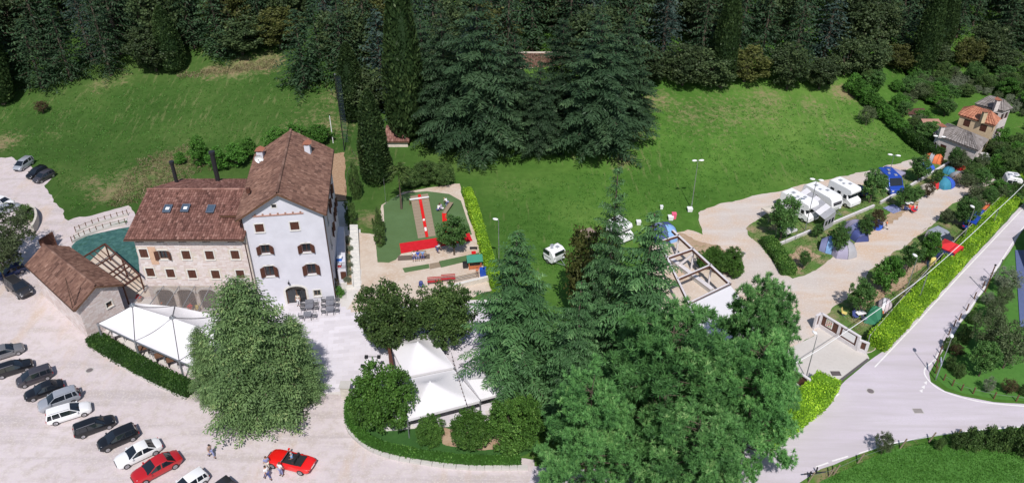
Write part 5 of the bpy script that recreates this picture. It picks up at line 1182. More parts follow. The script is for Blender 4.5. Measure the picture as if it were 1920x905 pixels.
# --- village houses
def hip_house(name, pix, ze_, rise, tm, label, wm, n_win=4, chim=None):
    K = [P(*q, ze_) for q in pix]; c = sum(K, Vector()) / 4; o = Vector((c.x, c.y, 0)); K = [k - o for k in K]; t = thing(name, label, 'house', tuple(o))
    la, lb = (K[1] - K[0]).length, (K[2] - K[1]).length
    if la > lb: q0, q1 = (K[0] + K[3]) / 2, (K[1] + K[2]) / 2; ins = lb / 2 / la
    else: q0, q1 = (K[0] + K[1]) / 2, (K[3] + K[2]) / 2; ins = la / 2 / lb
    r0, r1 = q0.lerp(q1, ins) + Vector((0, 0, rise)), q1.lerp(q0, ins) + Vector((0, 0, rise)); mb = MB()
    fl = ([(K[0], K[1], r1, r0), (K[2], K[3], r0, r1), (K[1], K[2], r1, r1), (K[3], K[0], r0, r0)] if la > lb else [(K[0], K[1], r0, r0), (K[1], K[2], r1, r0), (K[2], K[3], r1, r1), (K[3], K[0], r0, r1)])
    for A, B, C, D in fl: slab(mb, A, B, C, D + Vector((0, 0, .001)), .15)
    ro = mb.build('roof', tm, t)
    for i, (A, B, C, D) in enumerate(fl): tiles('roof_tile', A, B, C, D, ro, tm, .45, .5, seed=i)
    W_ = [Vector((0, 0, 0)) + k * .9 for k in K]; mb = MB()
    for i in range(4):
        a, b = W_[i], W_[(i + 1) % 4]; M_, L0 = frame_of(a, b); hl = []
        nw = max(2, int(L0 / 3.2))
        for k in range(nw):
            x = L0 * (k + .5) / nw
            for z in ([1.0, 3.6] if ze_ > 4.5 else [1.0]): hl.append((x - .5, x + .5, z, z + 1.2))
        wall(mb, M_, L0, 0, ze_ - .1, hl)
        for h in hl: f_ = window(t, M_, h[0], h[2], 1.0, 1.2, 'plain' if (h[0] * 7) % 2 < 1.2 else 'closed', sill=False)
    mb.build('wall', wm, t)
    for pc in (chim or []): q = P(*pc, ze_ + rise * .6) - o; chimney(t, (q.x, q.y, ze_ + rise * .4), .3, 1.1, body=wm)
    return t
PINKW = mat('pale_pink_wall', (.58, .52, .50), .9); YELW = mat('ochre_wall', (.52, .40, .26), .9)
hip_house('village_house', [(1750, 251), (1834, 283), (1853, 263), (1777, 232)], 3.4, 1.15, TILEG, 'low village house with a wide grey hipped roof nearest the campsite', PINKW, chim=[(1764, 248)])
h2 = hip_house('village_house', [(1797, 215), (1866, 236), (1876, 223), (1808, 201)], 5.2, 1.4, TILEO, 'ochre village house with an orange roof and balcony', YELW, chim=[(1844, 220)])
hip_house('village_house', [(1828, 195), (1882, 209), (1899, 203), (1848, 186)], 5.4, 1.4, TILEG, 'farthest village house with a grey hipped roof behind the orange one', PINKW, chim=[(1868, 198)])
hip_house('village_house', [(1985, 205), (2040, 225), (2060, 210), (2010, 190)], 5, 1.4, TILEO, 'orange roofed village house beyond the right side of the others', PINKW)
b = P(1742, 248); t = thing('garden_shed', 'little shed with a pink tiled roof against the dark meadow hedge', 'shed', tuple(b)); mb = MB(); mb.box(-1.3, 1.3, -.8, .8, 0, 1.5); mb.build('wall', PINKW, t); mb = MB(); slab(mb, (-1.5, -1.1, 1.5), (1.5, -1.1, 1.5), (1.5, 1, 2.0), (-1.5, 1, 2.0), .1); mb.build('roof', mat('faded_clay', (.36, .20, .15), .9), t)
b = P(1712, 222); t = thing('garden_shed', 'long low red roofed lean-to in the village gardens', 'shed', tuple(b)); mb = MB(); mb.box(-1.6, 1.6, -.6, .6, 0, 1.1); mb.build('wall', PINKW, t); mb = MB(); slab(mb, (-1.8, -.9, 1.2), (1.8, -.9, 1.2), (1.8, .7, 1.6), (-1.8, .7, 1.6), .1); mb.build('roof', TILE, t)
# roof glimpsed through the cypress gap and ruined wall in the forest
b = G(747, 268); t = thing('stone_hut', 'small stone hut with a broken pink tiled roof beside the tall cypress', 'hut', tuple(b)); mb = MB(); mb.box(-1.7, 1.7, -1.3, 1.3, -.5, .9); mb.build('wall', MORTAR, t); A = [Vector(v) for v in ((-2, -1.7, .9), (2, -1.7, .9), (2, 1.5, 2.3), (-2, 1.5, 2.3))]; mb = MB(); slab(mb, *A, .12); ro = mb.build('roof', WOOD, t); tiles('roof_tile', *A, ro, TILE, .35, .5)
b = G(1015, 128); t = thing('ruined_wall', 'ruined brick red retaining wall glimpsed between the tall middle cedars', 'wall', tuple(b)); M_ = Matrix.Identity(4); mb = MB(); mb.box(-6, 6, .05, .8, -1, 2.6); mb.build('wall_body', MORTAR, t); stones('facing_stone', Matrix.Translation((-6, 0, 0)), 12, 0, 2.6, [], t, .5, .3, 9, material=TILE2)
# building at the right edge
e = [P(*q) for q in ((1912, 500), (1935, 470), (1990, 560), (1945, 620))]; o0 = e[3]; t = thing('edge_house', 'corner of a brown house with a blue strip of paving at the right edge', 'house', tuple(o0))
mb = MB(); K = [k - o0 for k in [P(*q) for q in ((1924, 470), (1960, 440), (2050, 560), (1990, 640))]]; mb.prism([(k.x, k.y) for k in K], 0, 4); mb.build('wall', YELW, t); mb = MB(); mb.prism([(k.x, k.y) for k in [P(*q) - o0 for q in ((1903, 470), (1922, 470), (1985, 640), (1912, 612))]], .03, .12); mb.build('blue_paving', mat('blue_paving', (.10, .13, .26), .6), t)

# ------------------------------------------------------------------ vehicles
PAINT = {k: mat('paint_' + k, c, .28, metal=.25 if k not in ('white', 'red', 'signal_red') else 0, var=0, coat=.6) for k, c in dict(white=(.75, .75, .75), black=(.012, .013, .016), graphite=(.06, .055, .065), silver=(.36, .38, .42), grey=(.20, .20, .21), red=(.42, .012, .016), signal_red=(.72, .012, .01), blue=(.02, .07, .42), darkblue=(.012, .03, .12), dark=(.035, .035, .04)).items()}
GLASSD = mat('car_glass', (.012, .016, .022), .04, var=0, spec=.9)
LAMP = mat('headlamp', (.6, .6, .62), .1, var=0, spec=.9); TAIL = mat('tail_lamp', (.35, .01, .01), .2, var=0); RIM = mat('alloy_rim', (.45, .45, .47), .3, metal=.8, var=0); BLACKP = mat('black_trim', (.02, .02, .022), .6, var=0); PLATE = mat('number_plate', (.7, .7, .7), .4, var=0)
def car_proto(kind):
    """x forward, length along x; returns list of (name, mesh, is_paint, children)"""
    L, W, Hh = {'hatch': (4.1, 1.76, 1.48), 'estate': (4.7, 1.82, 1.50), 'suv': (4.6, 1.84, 1.68), 'coupe': (4.6, 1.82, 1.40), 'mpv': (4.3, 1.8, 1.62), 'roadster': (4.6, 1.78, 1.25)}[kind]
    hb = {'hatch': .96, 'estate': .94, 'suv': 1.08, 'coupe': .90, 'mpv': 1.02, 'roadster': .86}[kind]    # belt height
    h2, w2 = L / 2, W / 2
    hood = h2 - {'hatch': 1.0, 'estate': 1.2, 'suv': 1.15, 'coupe': 1.3, 'mpv': .8, 'roadster': 1.45}[kind]     # windscreen base
    rt = {'hatch': -.85, 'estate': -.88, 'suv': -.86, 'coupe': -.42, 'mpv': -.9, 'roadster': -.25}[kind] * h2 * (1 if kind != 'coupe' else 1)
    rb = {'hatch': -.95, 'estate': -.97, 'suv': -.95, 'coupe': -.72, 'mpv': -.97, 'roadster': -.3}[kind] * h2
    ft = hood - {'hatch': .85, 'estate': .85, 'suv': .8, 'coupe': .85, 'mpv': .95, 'roadster': .45}[kind]
    P_ = []
    mb = MB(); secs = []
    st = [(-h2, .78, .50, .74), (-h2 + .06, .86, .42, hb - .14), (-h2 + .3, .95, .30, hb - .02), (-h2 * .62, 1.0, .24, hb), (-h2 * .3, 1.0, .24, hb), (0, 1.0, .24, hb), (h2 * .3, 1.0, .24, hb), (hood, 1.0, .24, hb), (h2 * .66, .99, .24, hb - .04), (h2 - .34, .95, .26, hb - .13), (h2 - .1, .84, .34, hb - .25), (h2, .70, .42, hb - .38)]
    for x, ws, zl, zt in st:
        w_ = w2 * ws; secs.append([(x, -w_ * .94, zl), (x, -w_, zl + .14), (x, -w_ * 1.0, zl + (zt - zl) * .62), (x, -w_ * .965, zt - .05), (x, -w_ * .86, zt), (x, -w_ * .4, zt + .035), (x, w_ * .4, zt + .035), (x, w_ * .86, zt), (x, w_ * .965, zt - .05), (x, w_, zl + (zt - zl) * .62), (x, w_, zl + .14), (x, w_ * .94, zl)])
    mb.loft(secs)
    P_.append(('body', mb, 'paint', []))
    if kind != 'roadster':
        mb = MB(); gh = []
        for x, z, ws in ((rb, hb - .0, .90), (rt - .02, Hh - .10, .74), (rt + .12, Hh - .03, .72), ((rt + ft) / 2, Hh, .72), (ft - .1, Hh - .04, .71), (ft + .05, Hh - .09, .71), (hood + .05, hb, .88)):
            z0 = hb - .03; w_ = w2 * ws; wb = w2 * .92; q = w_ + (wb - w_) * .0; gh.append([(x, -wb, z0), (x, -w_ * 1.0, z - .01), (x, -w_ * .8, z + .01), (x, w_ * .8, z + .01), (x, w_, z - .01), (x, wb, z0)])
        mb.loft(gh); P_.append(('windows', mb, GLASSD, []))
        mb = MB(); rs = []
        for x, z in ((rt - .04, Hh - .07), (rt + .12, Hh), ((rt + ft) / 2, Hh + .03), (ft - .1, Hh - .01), (ft + .02, Hh - .06)):
            w_ = w2 * .735; rs.append([(x, -w_, z - .06), (x, -w_ * .93, z + .01), (x, -w_ * .5, z + .03), (x, w_ * .5, z + .03), (x, w_ * .93, z + .01), (x, w_, z - .06)])
        mb.loft(rs); P_.append(('roof', mb, 'paint', []))
        xm = (rt + ft) / 2 + .1
        def pillar(p, q, w_, h_): P_.append(('pillar', MB().bar(p, q, w_, h_), 'paint', []))
        for s in (-1, 1):
            yb, yt = s * w2 * .925, s * w2 * .735
            pillar((hood + .04, yb * .99, hb - .02), (ft + .02, yt, Hh - .07), .07, .05); pillar((xm, yb, hb - .02), (xm - .05, yt, Hh - .05), .08, .04)
            pillar((rb + .04, yb * .98, hb - .02), (rt, yt, Hh - .08), .16 if kind in ('hatch', 'mpv', 'suv') else .12, .05)
            if kind in ('estate', 'suv', 'mpv', 'hatch'): pillar((rb * .72, yb, hb - .02), (rt * .78, yt, Hh - .05), .07, .04)
    else:
        mb = MB(); mb.box(-1.05, hood - .25, -w2 * .72, w2 * .72, hb - .1, hb + .052); P_.append(('cockpit', mb, BLACKP, []))
        for y in (-.36, .36):
            mb = MB(); mb.box(-.55, -.05, y - .24, y + .24, hb + .03, hb + .12); mb.box(-.75, -.55, y - .24, y + .24, hb + .03, hb + .42); P_.append(('seat', mb, BLACKP, []))
        mb = MB(); mb.tube([(hood - .75 + .28 * math.cos(t), -.36 + 0, 0) for t in (0, .1)], .01, 3)
        mb = MB(); mb.add([(hood - .2, -w2 * .8, hb + .04), (hood - .2, w2 * .8, hb + .04), (hood - .5, w2 * .66, hb + .40), (hood - .5, -w2 * .66, hb + .40)], [(0, 1, 2, 3)]); P_.append(('windscreen', mb, GLASSD, []))
        mb = MB(); mb.bar((hood - .5, -w2 * .67, hb + .41), (hood - .5, w2 * .67, hb + .41), .04); mb.bar((hood - .2, -w2 * .8, hb + .04), (hood - .5, -w2 * .67, hb + .41), .04); mb.bar((hood - .2, w2 * .8, hb + .04), (hood - .5, w2 * .67, hb + .41), .04); P_.append(('screen_frame', mb, RIM, []))
        mb = MB(); mb.box(-1.45, -1.08, -w2 * .7, w2 * .7, hb + .02, hb + .14); P_.append(('folded_hood', mb, BLACKP, []))
    for x in (h2 * .63, -h2 * .62):
        for s in (-1, 1):
            mb = MB(); y0 = s * (w2 - .20); mb.tube([(x, y0, .33), (x, s * (w2 + .012), .33)], .33, 18); rim = MB(); rim.tube([(x, s * (w2 + .010), .33), (x, s * (w2 + .022), .33)], .22, 12)
            for k in range(5): a = k * 2 * math.pi / 5; rim.bar((x, s * (w2 + .03), .33), (x + .19 * math.cos(a), s * (w2 + .03), .33 + .19 * math.sin(a)), .05, .012)
            P_.append(('wheel', mb, RUBBER, [('rim', rim, RIM)]))
    for s in (-1, 1):
        mb = MB(); mb.add([(h2 - .42, s * w2 * .93, hb - .19), (h2 - .04, s * w2 * .74, hb - .36), (h2 - .02, s * w2 * .45, hb - .36), (h2 - .30, s * w2 * .62, hb - .10)], [(0, 1, 2, 3)]); mb.box(h2 - .12, h2 + .0, min(s * w2 * .48, s * w2 * .76), max(s * w2 * .48, s * w2 * .76), hb - .45, hb - .33); P_.append(('headlight', mb, LAMP, []))
        mb = MB(); mb.box(-h2 - .012, -h2 + .12, min(s * w2 * .5, s * w2 * .84), max(s * w2 * .5, s * w2 * .84), hb - .35, hb - .16); P_.append(('tail_light', mb, TAIL, []))
        mb = MB(); mb.box(hood - .28, hood - .12, min(s * (w2 - .02), s * (w2 + .17)), max(s * (w2 - .02), s * (w2 + .17)), hb - .02, hb + .12); P_.append(('mirror', mb, 'paint', []))
    mb = MB(); mb.box(h2 - .03, h2 + .035, -.5, .5, .42, .58); P_.append(('grille', mb, BLACKP, []))
    mb = MB(); mb.box(-h2 - .03, -h2 + .0, -.26, .26, .52, .62); P_.append(('number_plate', mb, PLATE, []))
    if kind in ('estate', 'suv'):
        for s in (-1, 1): mb = MB(); mb.bar((rt + .2, s * w2 * .66, Hh + .06), (ft - .1, s * w2 * .66, Hh + .06), .035); P_.append(('roof_rail', mb, RIM, []))
    if kind == 'suv':
        mb = MB(); mb.tube([(-h2 - .16, .12, .95), (-h2 - .01, .12, .95)], .33, 18); P_.append(('spare_wheel', mb, RUBBER, [('wheel_cover', MB().tube([(-h2 - .19, .12, .95), (-h2 - .165, .12, .95)], .27, 16), RIM)]))
    out = []
    for nm, m, ma, ch in P_:
        def mk(n_, m_, mt):
            me = bpy.data.meshes.new(n_); me.from_pydata(m_.v, [], m_.f); me.materials.append(mt); 
            bm = bmesh.new(); bm.from_mesh(me); bmesh.ops.recalc_face_normals(bm, faces=bm.faces); bm.to_mesh(me); bm.free()
            me.polygons.foreach_set('use_smooth', [True] * len(me.polygons)); me.set_sharp_from_angle(angle=R(38)); return me
        out.append((nm, mk(nm, m, PAINT['grey'] if ma == 'paint' else ma), ma == 'paint', [(a, mk(a, b, c)) for a, b, c in ch]))
    return out
CARP = {}
def car(kind, colour, rear, front, label, name='parked_car', cat='car', z=0.0, group=None):
    """rear and front: photo points of the two ends, at about belt height"""
    if kind not in CARP: CARP[kind] = car_proto(kind)
    a, b = P(*rear, .75), P(*front, .75); c = (a + b) / 2; yaw = math.atan2(b.y - a.y, b.x - a.x)
    t = thing(name, label, cat, (c.x, c.y, z + .03), yaw, group); t.scale = (max(.8, min(1.0, (b - a).length / {'hatch': 4.1, 'estate': 4.7, 'suv': 4.6, 'coupe': 4.6, 'mpv': 4.3, 'roadster': 4.6}[kind])),) * 3
    for nm, me, painted, ch in CARP[kind]:
        if painted: 
            key = f'{me.name}_{kind}_{colour}'; me2 = bpy.data.meshes.get(key)
            if me2 is None: me2 = me.copy(); me2.name = key; me2.materials[0] = PAINT[colour]
            me = me2
        o = link(nm, me, t)
        for cn, cm in ch: link(cn, cm, o)
    return t
car('estate', 'grey', (-30, 668), (44, 645), 'silver grey estate car farthest up the row, half out of the picture')
car('estate', 'black', (-14, 698), (60, 675), 'black estate with a pale roof rail second from the top of the row')
car('mpv', 'graphite', (94, 692), (32, 714), 'dark plum grey tall hatchback third in the row')
car('coupe', 'black', (116, 714), (45, 740), 'low glossy black car between the plum hatchback and the silver off-roader')
car('suv', 'silver', (148, 733), (70, 761), 'silver off-road car with a spare wheel on its tail')
car('estate', 'white', (85, 783), (170, 757), 'white estate car parked nose towards the trees')
car('estate', 'black', (138, 808), (213, 781), 'black estate car below the white estate')
car('hatch', 'black', (257, 802), (182, 834), 'black hatchback just above the white saloon')
car('coupe', 'white', (300, 826), (215, 866), 'white saloon car next to the red coupe')
car('coupe', 'red', (336, 850), (247, 897), 'dark red coupe in the row of parked cars')
car('hatch', 'white', (386, 883), (320, 925), 'white hatchback cut off by the bottom edge of the picture')
car('hatch', 'dark', (436, 898), (375, 942), 'dark car of which only the roof shows at the bottom edge')
car('roadster', 'signal_red', (590, 872), (499, 850), 'bright red open convertible with the driver sitting in it', name='convertible_car')
car('mpv', 'silver', (55, 298), (31, 314), 'blue silver hatchback parked first on the grass edge at the upper left')
car('hatch', 'black', (83, 313), (53, 329), 'black car in the middle of the three on the grass edge')
car('hatch', 'graphite', (94, 322), (68, 335), 'grey hatchback nearest the white stones on the grass edge')
car('hatch', 'white', (-12, 372), (20, 380), 'white car half hidden behind the grey green tree at the left edge')
car('hatch', 'silver', (-4, 394), (32, 382), 'silver white car beside the half hidden white one at the left edge')
car('suv', 'dark', (18, 526), (50, 550), 'dark estate car alone beside the corner of the stone annex')
car('hatch', 'darkblue', (34, 500), (4, 512), 'dark blue car in the shade of the grey green tree')
car('mpv', 'blue', (1815, 428), (1835, 404), 'bright blue car under the broad tree by the roadside hedge')
car('hatch', 'white', (1843, 290), (1852, 306), 'small white car parked beside the grey roofed village house')
car('hatch', 'darkblue', (1620, 360), (1598, 347), 'dark car tucked between the second motorhome and the leafy tree')
car('estate', 'darkblue', (1122, 672), (1104, 690), 'dark blue car just visible under the near cedars')

def camper(kind, a, b, label, name, Wd=2.2, Hh=2.9, col=PLASTICW):
    """kind: motorhome / caravan / van; a rear, b front at half height"""
    A, B = P(*a, 1.4), P(*b, 1.4); c = (A + B) / 2; L = (B - A).length; t = thing(name, label, {'motorhome': 'motorhome', 'caravan': 'caravan', 'van': 'van'}[kind], (c.x, c.y, .03), math.atan2(B.y - A.y, B.x - A.x)); h = L / 2; w_ = Wd / 2
    if kind == 'motorhome': prof = [(-h, .45), (-h + .02, Hh - .15), (-h + .2, Hh), (h - 1.5, Hh), (h - .55, Hh - .08), (h - .35, Hh - .45), (h - .45, Hh - .8), (h - .95, Hh - 1.0), (h - .75, 1.35), (h - .08, 1.05), (h, .75), (h, .35)]
    elif kind == 'caravan': prof = [(-h + .25, .4), (-h, 1.2), (-h + .12, Hh - .3), (-h + .45, Hh), (h - .7, Hh), (h - .3, Hh - .25), (h, 1.5), (h - .05, 1.0), (h - .3, .4)]
    else: prof = [(-h, .35), (-h + .06, Hh - .25), (-h + .25, Hh), (h - 1.9, Hh), (h - 1.5, Hh - .1), (h - .75, 1.25), (h - .1, 1.0), (h, .7), (h, .3)]
    mb = MB(); n = len(prof); vs = [(x, s * (w_ if z < Hh * .8 else w_ * .93), z) for s in (-1, 1) for x, z in prof]; mb.add(vs, [tuple(range(n))[::-1], tuple(range(n, 2 * n))] + [(i, (i + 1) % n, n + (i + 1) % n, n + i) for i in range(n)])
    o = mb.build('body', col, t, True, sharp=35)
    mod = o.modifiers.new('soft_edges', 'BEVEL'); mod.width = .06; mod.segments = 2; mod.limit_method = 'ANGLE'
    for x in ((-h * .45, h * .62) if kind != 'caravan' else (-.1,)):
        for s in (-1, 1): mb = MB(); mb.tube([(x, s * (w_ - .22), .32), (x, s * (w_ + .01), .32)], .32, 14); wl = mb.build('wheel', RUBBER, t); mb = MB(); mb.tube([(x, s * (w_ + .01), .32), (x, s * (w_ + .025), .32)], .18, 10); mb.build('rim', RIM, wl)
    ww = [(-h * .6, .6), (-h * .05, .55)] if kind != 'van' else [(-h * .6, .8), (-h * .02, .8), (h * .42, .55)]
    for x, q in ww:
        for s in (-1, 1): mb = MB(); yy = s * (w_ + .004); mb.box(x - q / 2, x + q / 2, min(yy, yy + s * .02), max(yy, yy + s * .02), 1.45 if kind != 'van' else 1.25, 2.0 if kind != 'van' else 1.75); mb.build('side_window', GLASSD, t)
    if kind == 'motorhome':
        mb = MB(); mb.add([(h - .93, -w_ * .88, Hh - 1.02), (h - .93, w_ * .88, Hh - 1.02), (h - .70, w_ * .85, 1.40), (h - .70, -w_ * .85, 1.40)], [(0, 1, 2, 3)]); vv = [(x + .03, y, z) for x, y, z in mb.v]; mb.v = vv; mb.build('windscreen', GLASSD, t)
        for s in (-1, 1): mb = MB(); yy = s * (w_ + .004); mb.box(h - 1.5, h - 1.0, min(yy, yy + s * .02), max(yy, yy + s * .02), 1.3, 1.85); mb.build('cab_window', GLASSD, t)
    if kind == 'van':
        mb = MB(); mb.add([(h - 1.47, -w_ * .82, Hh - .12), (h - 1.47, w_ * .82, Hh - .12), (h - .74, w_ * .86, 1.30), (h - .74, -w_ * .86, 1.30)], [(0, 1, 2, 3)]); mb.v = [(x + .03, y, z + .02) for x, y, z in mb.v]; mb.build('windscreen', GLASSD, t)
    if kind == 'caravan':
        mb = MB(); mb.box(h - .15, h + .0, -w_ * .7, w_ * .7, 1.5, 1.95); mb.build('front_window', GLASSD, t); mb = MB(); mb.bar((h - .3, -.5, .4), (h + 1.0, 0, .4), .07); mb.bar((h - .3, .5, .4), (h + 1.0, 0, .4), .07); mb.build('drawbar', STEEL, t)
    for x, y, sz in ((-h * .5, 0, .22), (h * .15, .3, .2), (-h * .1, -.4, .16)):
        mb = MB(); mb.box(x - sz, x + sz, y - sz, y + sz, Hh, Hh + .1); mb.build('roof_hatch', mat('roof_hatch', (.30, .32, .35), .4, var=0), t)
    for s in (-1, 1): mb = MB(); mb.box(h - .12, h + .012, min(s * w_ * .55, s * w_ * .85), max(s * w_ * .55, s * w_ * .85), .7, .88); mb.build('headlight' if kind != 'caravan' else 'marker_light', LAMP, t)
    mb = MB()
    for s in (-1, 1): mb.box(-h * .9, h * .55, min(s * (w_ + .003), s * (w_ + .01)), max(s * (w_ + .003), s * (w_ + .01)), 1.0, 1.10)
    mb.build('side_stripe', PAINT['grey'], t); return t
camper('motorhome', (1470, 372), (1528, 402), 'large white motorhome with an overhanging cab nearest the leafy tree', 'motorhome')
camper('caravan', (1513, 354), (1570, 386), 'long white caravan joined to the grey awning', 'caravan', Hh=2.6)
camper('motorhome', (1560, 350), (1607, 374), 'second white motorhome with a dark roof panel', 'motorhome')
camper('caravan', (1882, 338), (1916, 342), 'white caravan parked at the far end beside the lime hedge', 'caravan', Hh=2.4)
camper('van', (1743, 436), (1788, 459), 'silver campervan with dark windows in the lower row', 'campervan', Hh=2.3, col=PAINT['silver'])
camper('van', (1655, 322), (1686, 352), 'bright blue high van with a blue awning', 'campervan', Hh=2.3, col=PAINT['blue'])
camper('caravan', (1030, 466), (1050, 479), 'small white caravan on the grass left of the near cedars', 'caravan', Hh=2.1)
camper('motorhome', (1148, 420), (1178, 440), 'white camper roof glimpsed between two near cedars', 'motorhome', Hh=2.6)

# ------------------------------------------------------------------ tents and camping gear
def cloth(name, c, c2=None): return mat('cloth_' + name, c, .75, var=.10, vs=1.5)
TC = {'blue': cloth('blue', (.03, .10, .50)), 'slate': cloth('slate', (.22, .24, .42)), 'lilac': cloth('lilac', (.30, .28, .38)), 'green': cloth('green', (.02, .16, .08)), 'red': cloth('red', (.60, .02, .025)), 'orange': cloth('orange', (.65, .17, .06)), 'teal': cloth('teal', (.03, .20, .30)),
      'yellow': cloth('yellow', (.62, .50, .16)), 'grey': cloth('grey', (.34, .34, .36)), 'cream': cloth('cream', (.58, .52, .44)), 'navy': cloth('navy', (.05, .07, .22)), 'brown': cloth('brown', (.30, .22, .18)), 'camo': cloth('camo', (.52, .45, .47)), 'sky': cloth('sky', (.20, .36, .62)), 'white': MEMB}
def dome(px, py, r, h, cols, label, name='dome_tent', yaw=0.4, sx=1.0):
    c = P(px, py + 4 * h); t = thing(name, label, 'tent', (c.x, c.y, .04), yaw)
    for g in range(4):       # four fabric gores between crossed poles
        mb = MB(); vs = []; m = 5
        for i in range(m + 1):
            a = math.pi / 2 * i / m; rr = math.cos(a) ** .8; zz = math.sin(a) ** .9 * h
            for j in range(5):
                th = math.pi / 2 * (g + j / 4); k = 1 / max(abs(math.cos(th)), abs(math.sin(th))) ** .55 * (1 - .05 * math.sin(j * math.pi / 4)); vs.append((rr * r * sx * k * math.cos(th), rr * r * k * math.sin(th), zz))
        mb.add(vs, [(i * 5 + j, i * 5 + j + 1, (i + 1) * 5 + j + 1, (i + 1) * 5 + j) for i in range(m) for j in range(4)]); mb.build('tent_panel', TC[cols[g % len(cols)]], t, True, sharp=50)
    for g in range(4):
        th = math.pi / 2 * g; mb = MB(); pts = []
        for i in range(7):
            a = math.pi / 2 * i / 6; pts.append((math.cos(a) ** .8 * r * sx * math.cos(th) * 1.01, math.cos(a) ** .8 * r * math.sin(th) * 1.01, math.sin(a) ** .9 * h + .02))
        mb.tube(pts, .02, 4); mb.build('tent_pole', DARK, t)
    mb = MB(); th = math.pi * 1.25; d = r * 1.06
    mb.add([(d * sx * math.cos(th - .35) , d * math.sin(th - .35), .02), (d * sx * math.cos(th + .35), d * math.sin(th + .35), .02), (d * .74 * sx * math.cos(th), d * .74 * math.sin(th), h * .66)], [(0, 1, 2)]); mb.build('door_flap', TC[cols[-1]], t); return t
def tunnel(a, b, w_, h, cols, label, name='tunnel_tent'):
    A, B = P(a[0], a[1] + 4 * h), P(b[0], b[1] + 4 * h); c = (A + B) / 2; L = (B - A).length; t = thing(name, label, 'tent', (c.x, c.y, .04), math.atan2(B.y - A.y, B.x - A.x)); ns = 5
    hs_ = [h * .55, h * .92, h, h * .95, h * .5]; ws_ = [w_ * .8, w_, w_, w_ * .95, w_ * .7]; xs_ = [-L / 2 + L * i / (ns - 1) for i in range(ns)]
    secs = [[(xs_[i], ws_[i] / 2 * math.cos(q), hs_[i] * math.sin(q) ** .8) for q in [math.pi * j / 10 for j in range(11)]] for i in range(ns)]
    for i in range(ns - 1): mb = MB(); mb.loft([secs[i], secs[i + 1]], cap=False, close=False); mb.build('tent_panel', TC[cols[i % len(cols)]], t, True, sharp=50)
    for i in (0, ns - 1): mb = MB(); mb.add([(x, y, z) for x, y, z in secs[i]], [tuple(range(11))]); mb.build('end_panel', TC[cols[-1]], t)
    for i in range(ns): mb = MB(); mb.tube([Vector(p) + Vector((0, 0, .015)) for p in secs[i]], .025, 4); mb.build('hoop', DARK, t)
    return t
def ridge_tent(a, b, w_, h, col, label, col2=None, name='ridge_tent', low=.0):
    A, B = P(a[0], a[1] + 4 * h), P(b[0], b[1] + 4 * h); c = (A + B) / 2; L = (B - A).length; t = thing(name, label, 'tent', (c.x, c.y, .04), math.atan2(B.y - A.y, B.x - A.x)); l = L / 2; q = w_ / 2
    for s in (-1, 1): mb = MB(); mb.add([(-l, s * q, low), (l * .9, s * q, low), (l * .45, 0, h), (-l * .5, 0, h), (-l * .9, s * q * .4, h * .35)], [(0, 1, 2, 3, 4)]); mb.build('fly_sheet', TC[col], t)
    mb = MB(); mb.add([(l * .9, -q, low), (l * .9, q, low), (l * .45, 0, h)], [(0, 1, 2)]); mb.build('front_panel', TC[col2 or col], t); mb = MB(); mb.add([(-l, -q, low), (-l, q, low), (-l * .5, 0, h)], [(0, 1, 2)]); mb.build('rear_panel', TC[col2 or col], t)
    for x in (-l * .5, l * .45): mb = MB(); mb.tube([(x, 0, 0), (x, 0, h)], .02, 5); mb.build('tent_pole', DARK, t)
    return t
def gazebo(px, py, s, h, col, label, yaw=.5, walls=True, peak=.6, name='gazebo'):
    c = P(px, py); t = thing(name, label, 'gazebo', (c.x, c.y, .04), yaw); mb = MB(); K = [(-s, -s), (s, -s), (s, s), (-s, s)]; mb.add([(x, y, h) for x, y in K] + [(0, 0, h + peak)], [(0, 1, 4), (1, 2, 4), (2, 3, 4), (3, 0, 4)]); mb.build('canopy_roof', TC[col], t)
    mb = MB()
    for (a, b) in zip(K, K[1:] + K[:1]): mb.bar((*a, h - .1), (*b, h - .1), .02, .24)
    mb.build('valance', TC[col], t)
    for x, y in K: mb = MB(); mb.bar((x, y, 0), (x, y, h), .09 if walls else .04); mb.build('leg', TC[col] if walls else STEEL, t)
    if walls:
        for a, b in ((K[0], K[3]), (K[3], K[2])): mb = MB(); mb.bar((*a, h * .5), (*b, h * .5), .02, h * .96); mb.build('mesh_wall', TC['navy'], t)
    return t
dome(1243, 436, 1.9, 1.9, ['navy', 'slate', 'navy', 'sky'], 'blue and pale blue dome tent at the corner of the open beam frame', yaw=.2)
# awning between motorhome and caravan
a = [P(1497, 362, 2.3), P(1520, 350, 2.3), P(1573, 390, 2.3), P(1545, 402, 2.0)]; o = (a[3]).copy(); o.z = 0; t = thing('awning', 'grey striped awning between the large motorhome and the long caravan', 'awning', tuple(o)); K = [k - o for k in (P(1492, 366, 2.2), P(1513, 352, 2.4), P(1568, 396, 2.4), P(1547, 412, 2.0))]
for k in range(6): mb = MB(); s0, s1 = k / 6, (k + .96) / 6; mb.add([K[0].lerp(K[3], s0), K[0].lerp(K[3], s1), K[1].lerp(K[2], s1), K[1].lerp(K[2], s0)], [(0, 1, 2, 3)]); mb.build('roof_strip', TC['grey'] if k % 2 else TC['white'], t)
mb = MB(); f0, f1 = K[3], K[2]; mb.add([f0, f1, Vector((f1.x, f1.y, 0)), Vector((f0.x, f0.y, 0))], [(0, 1, 2, 3)]); mb.build('front_wall', TC['grey'], t)
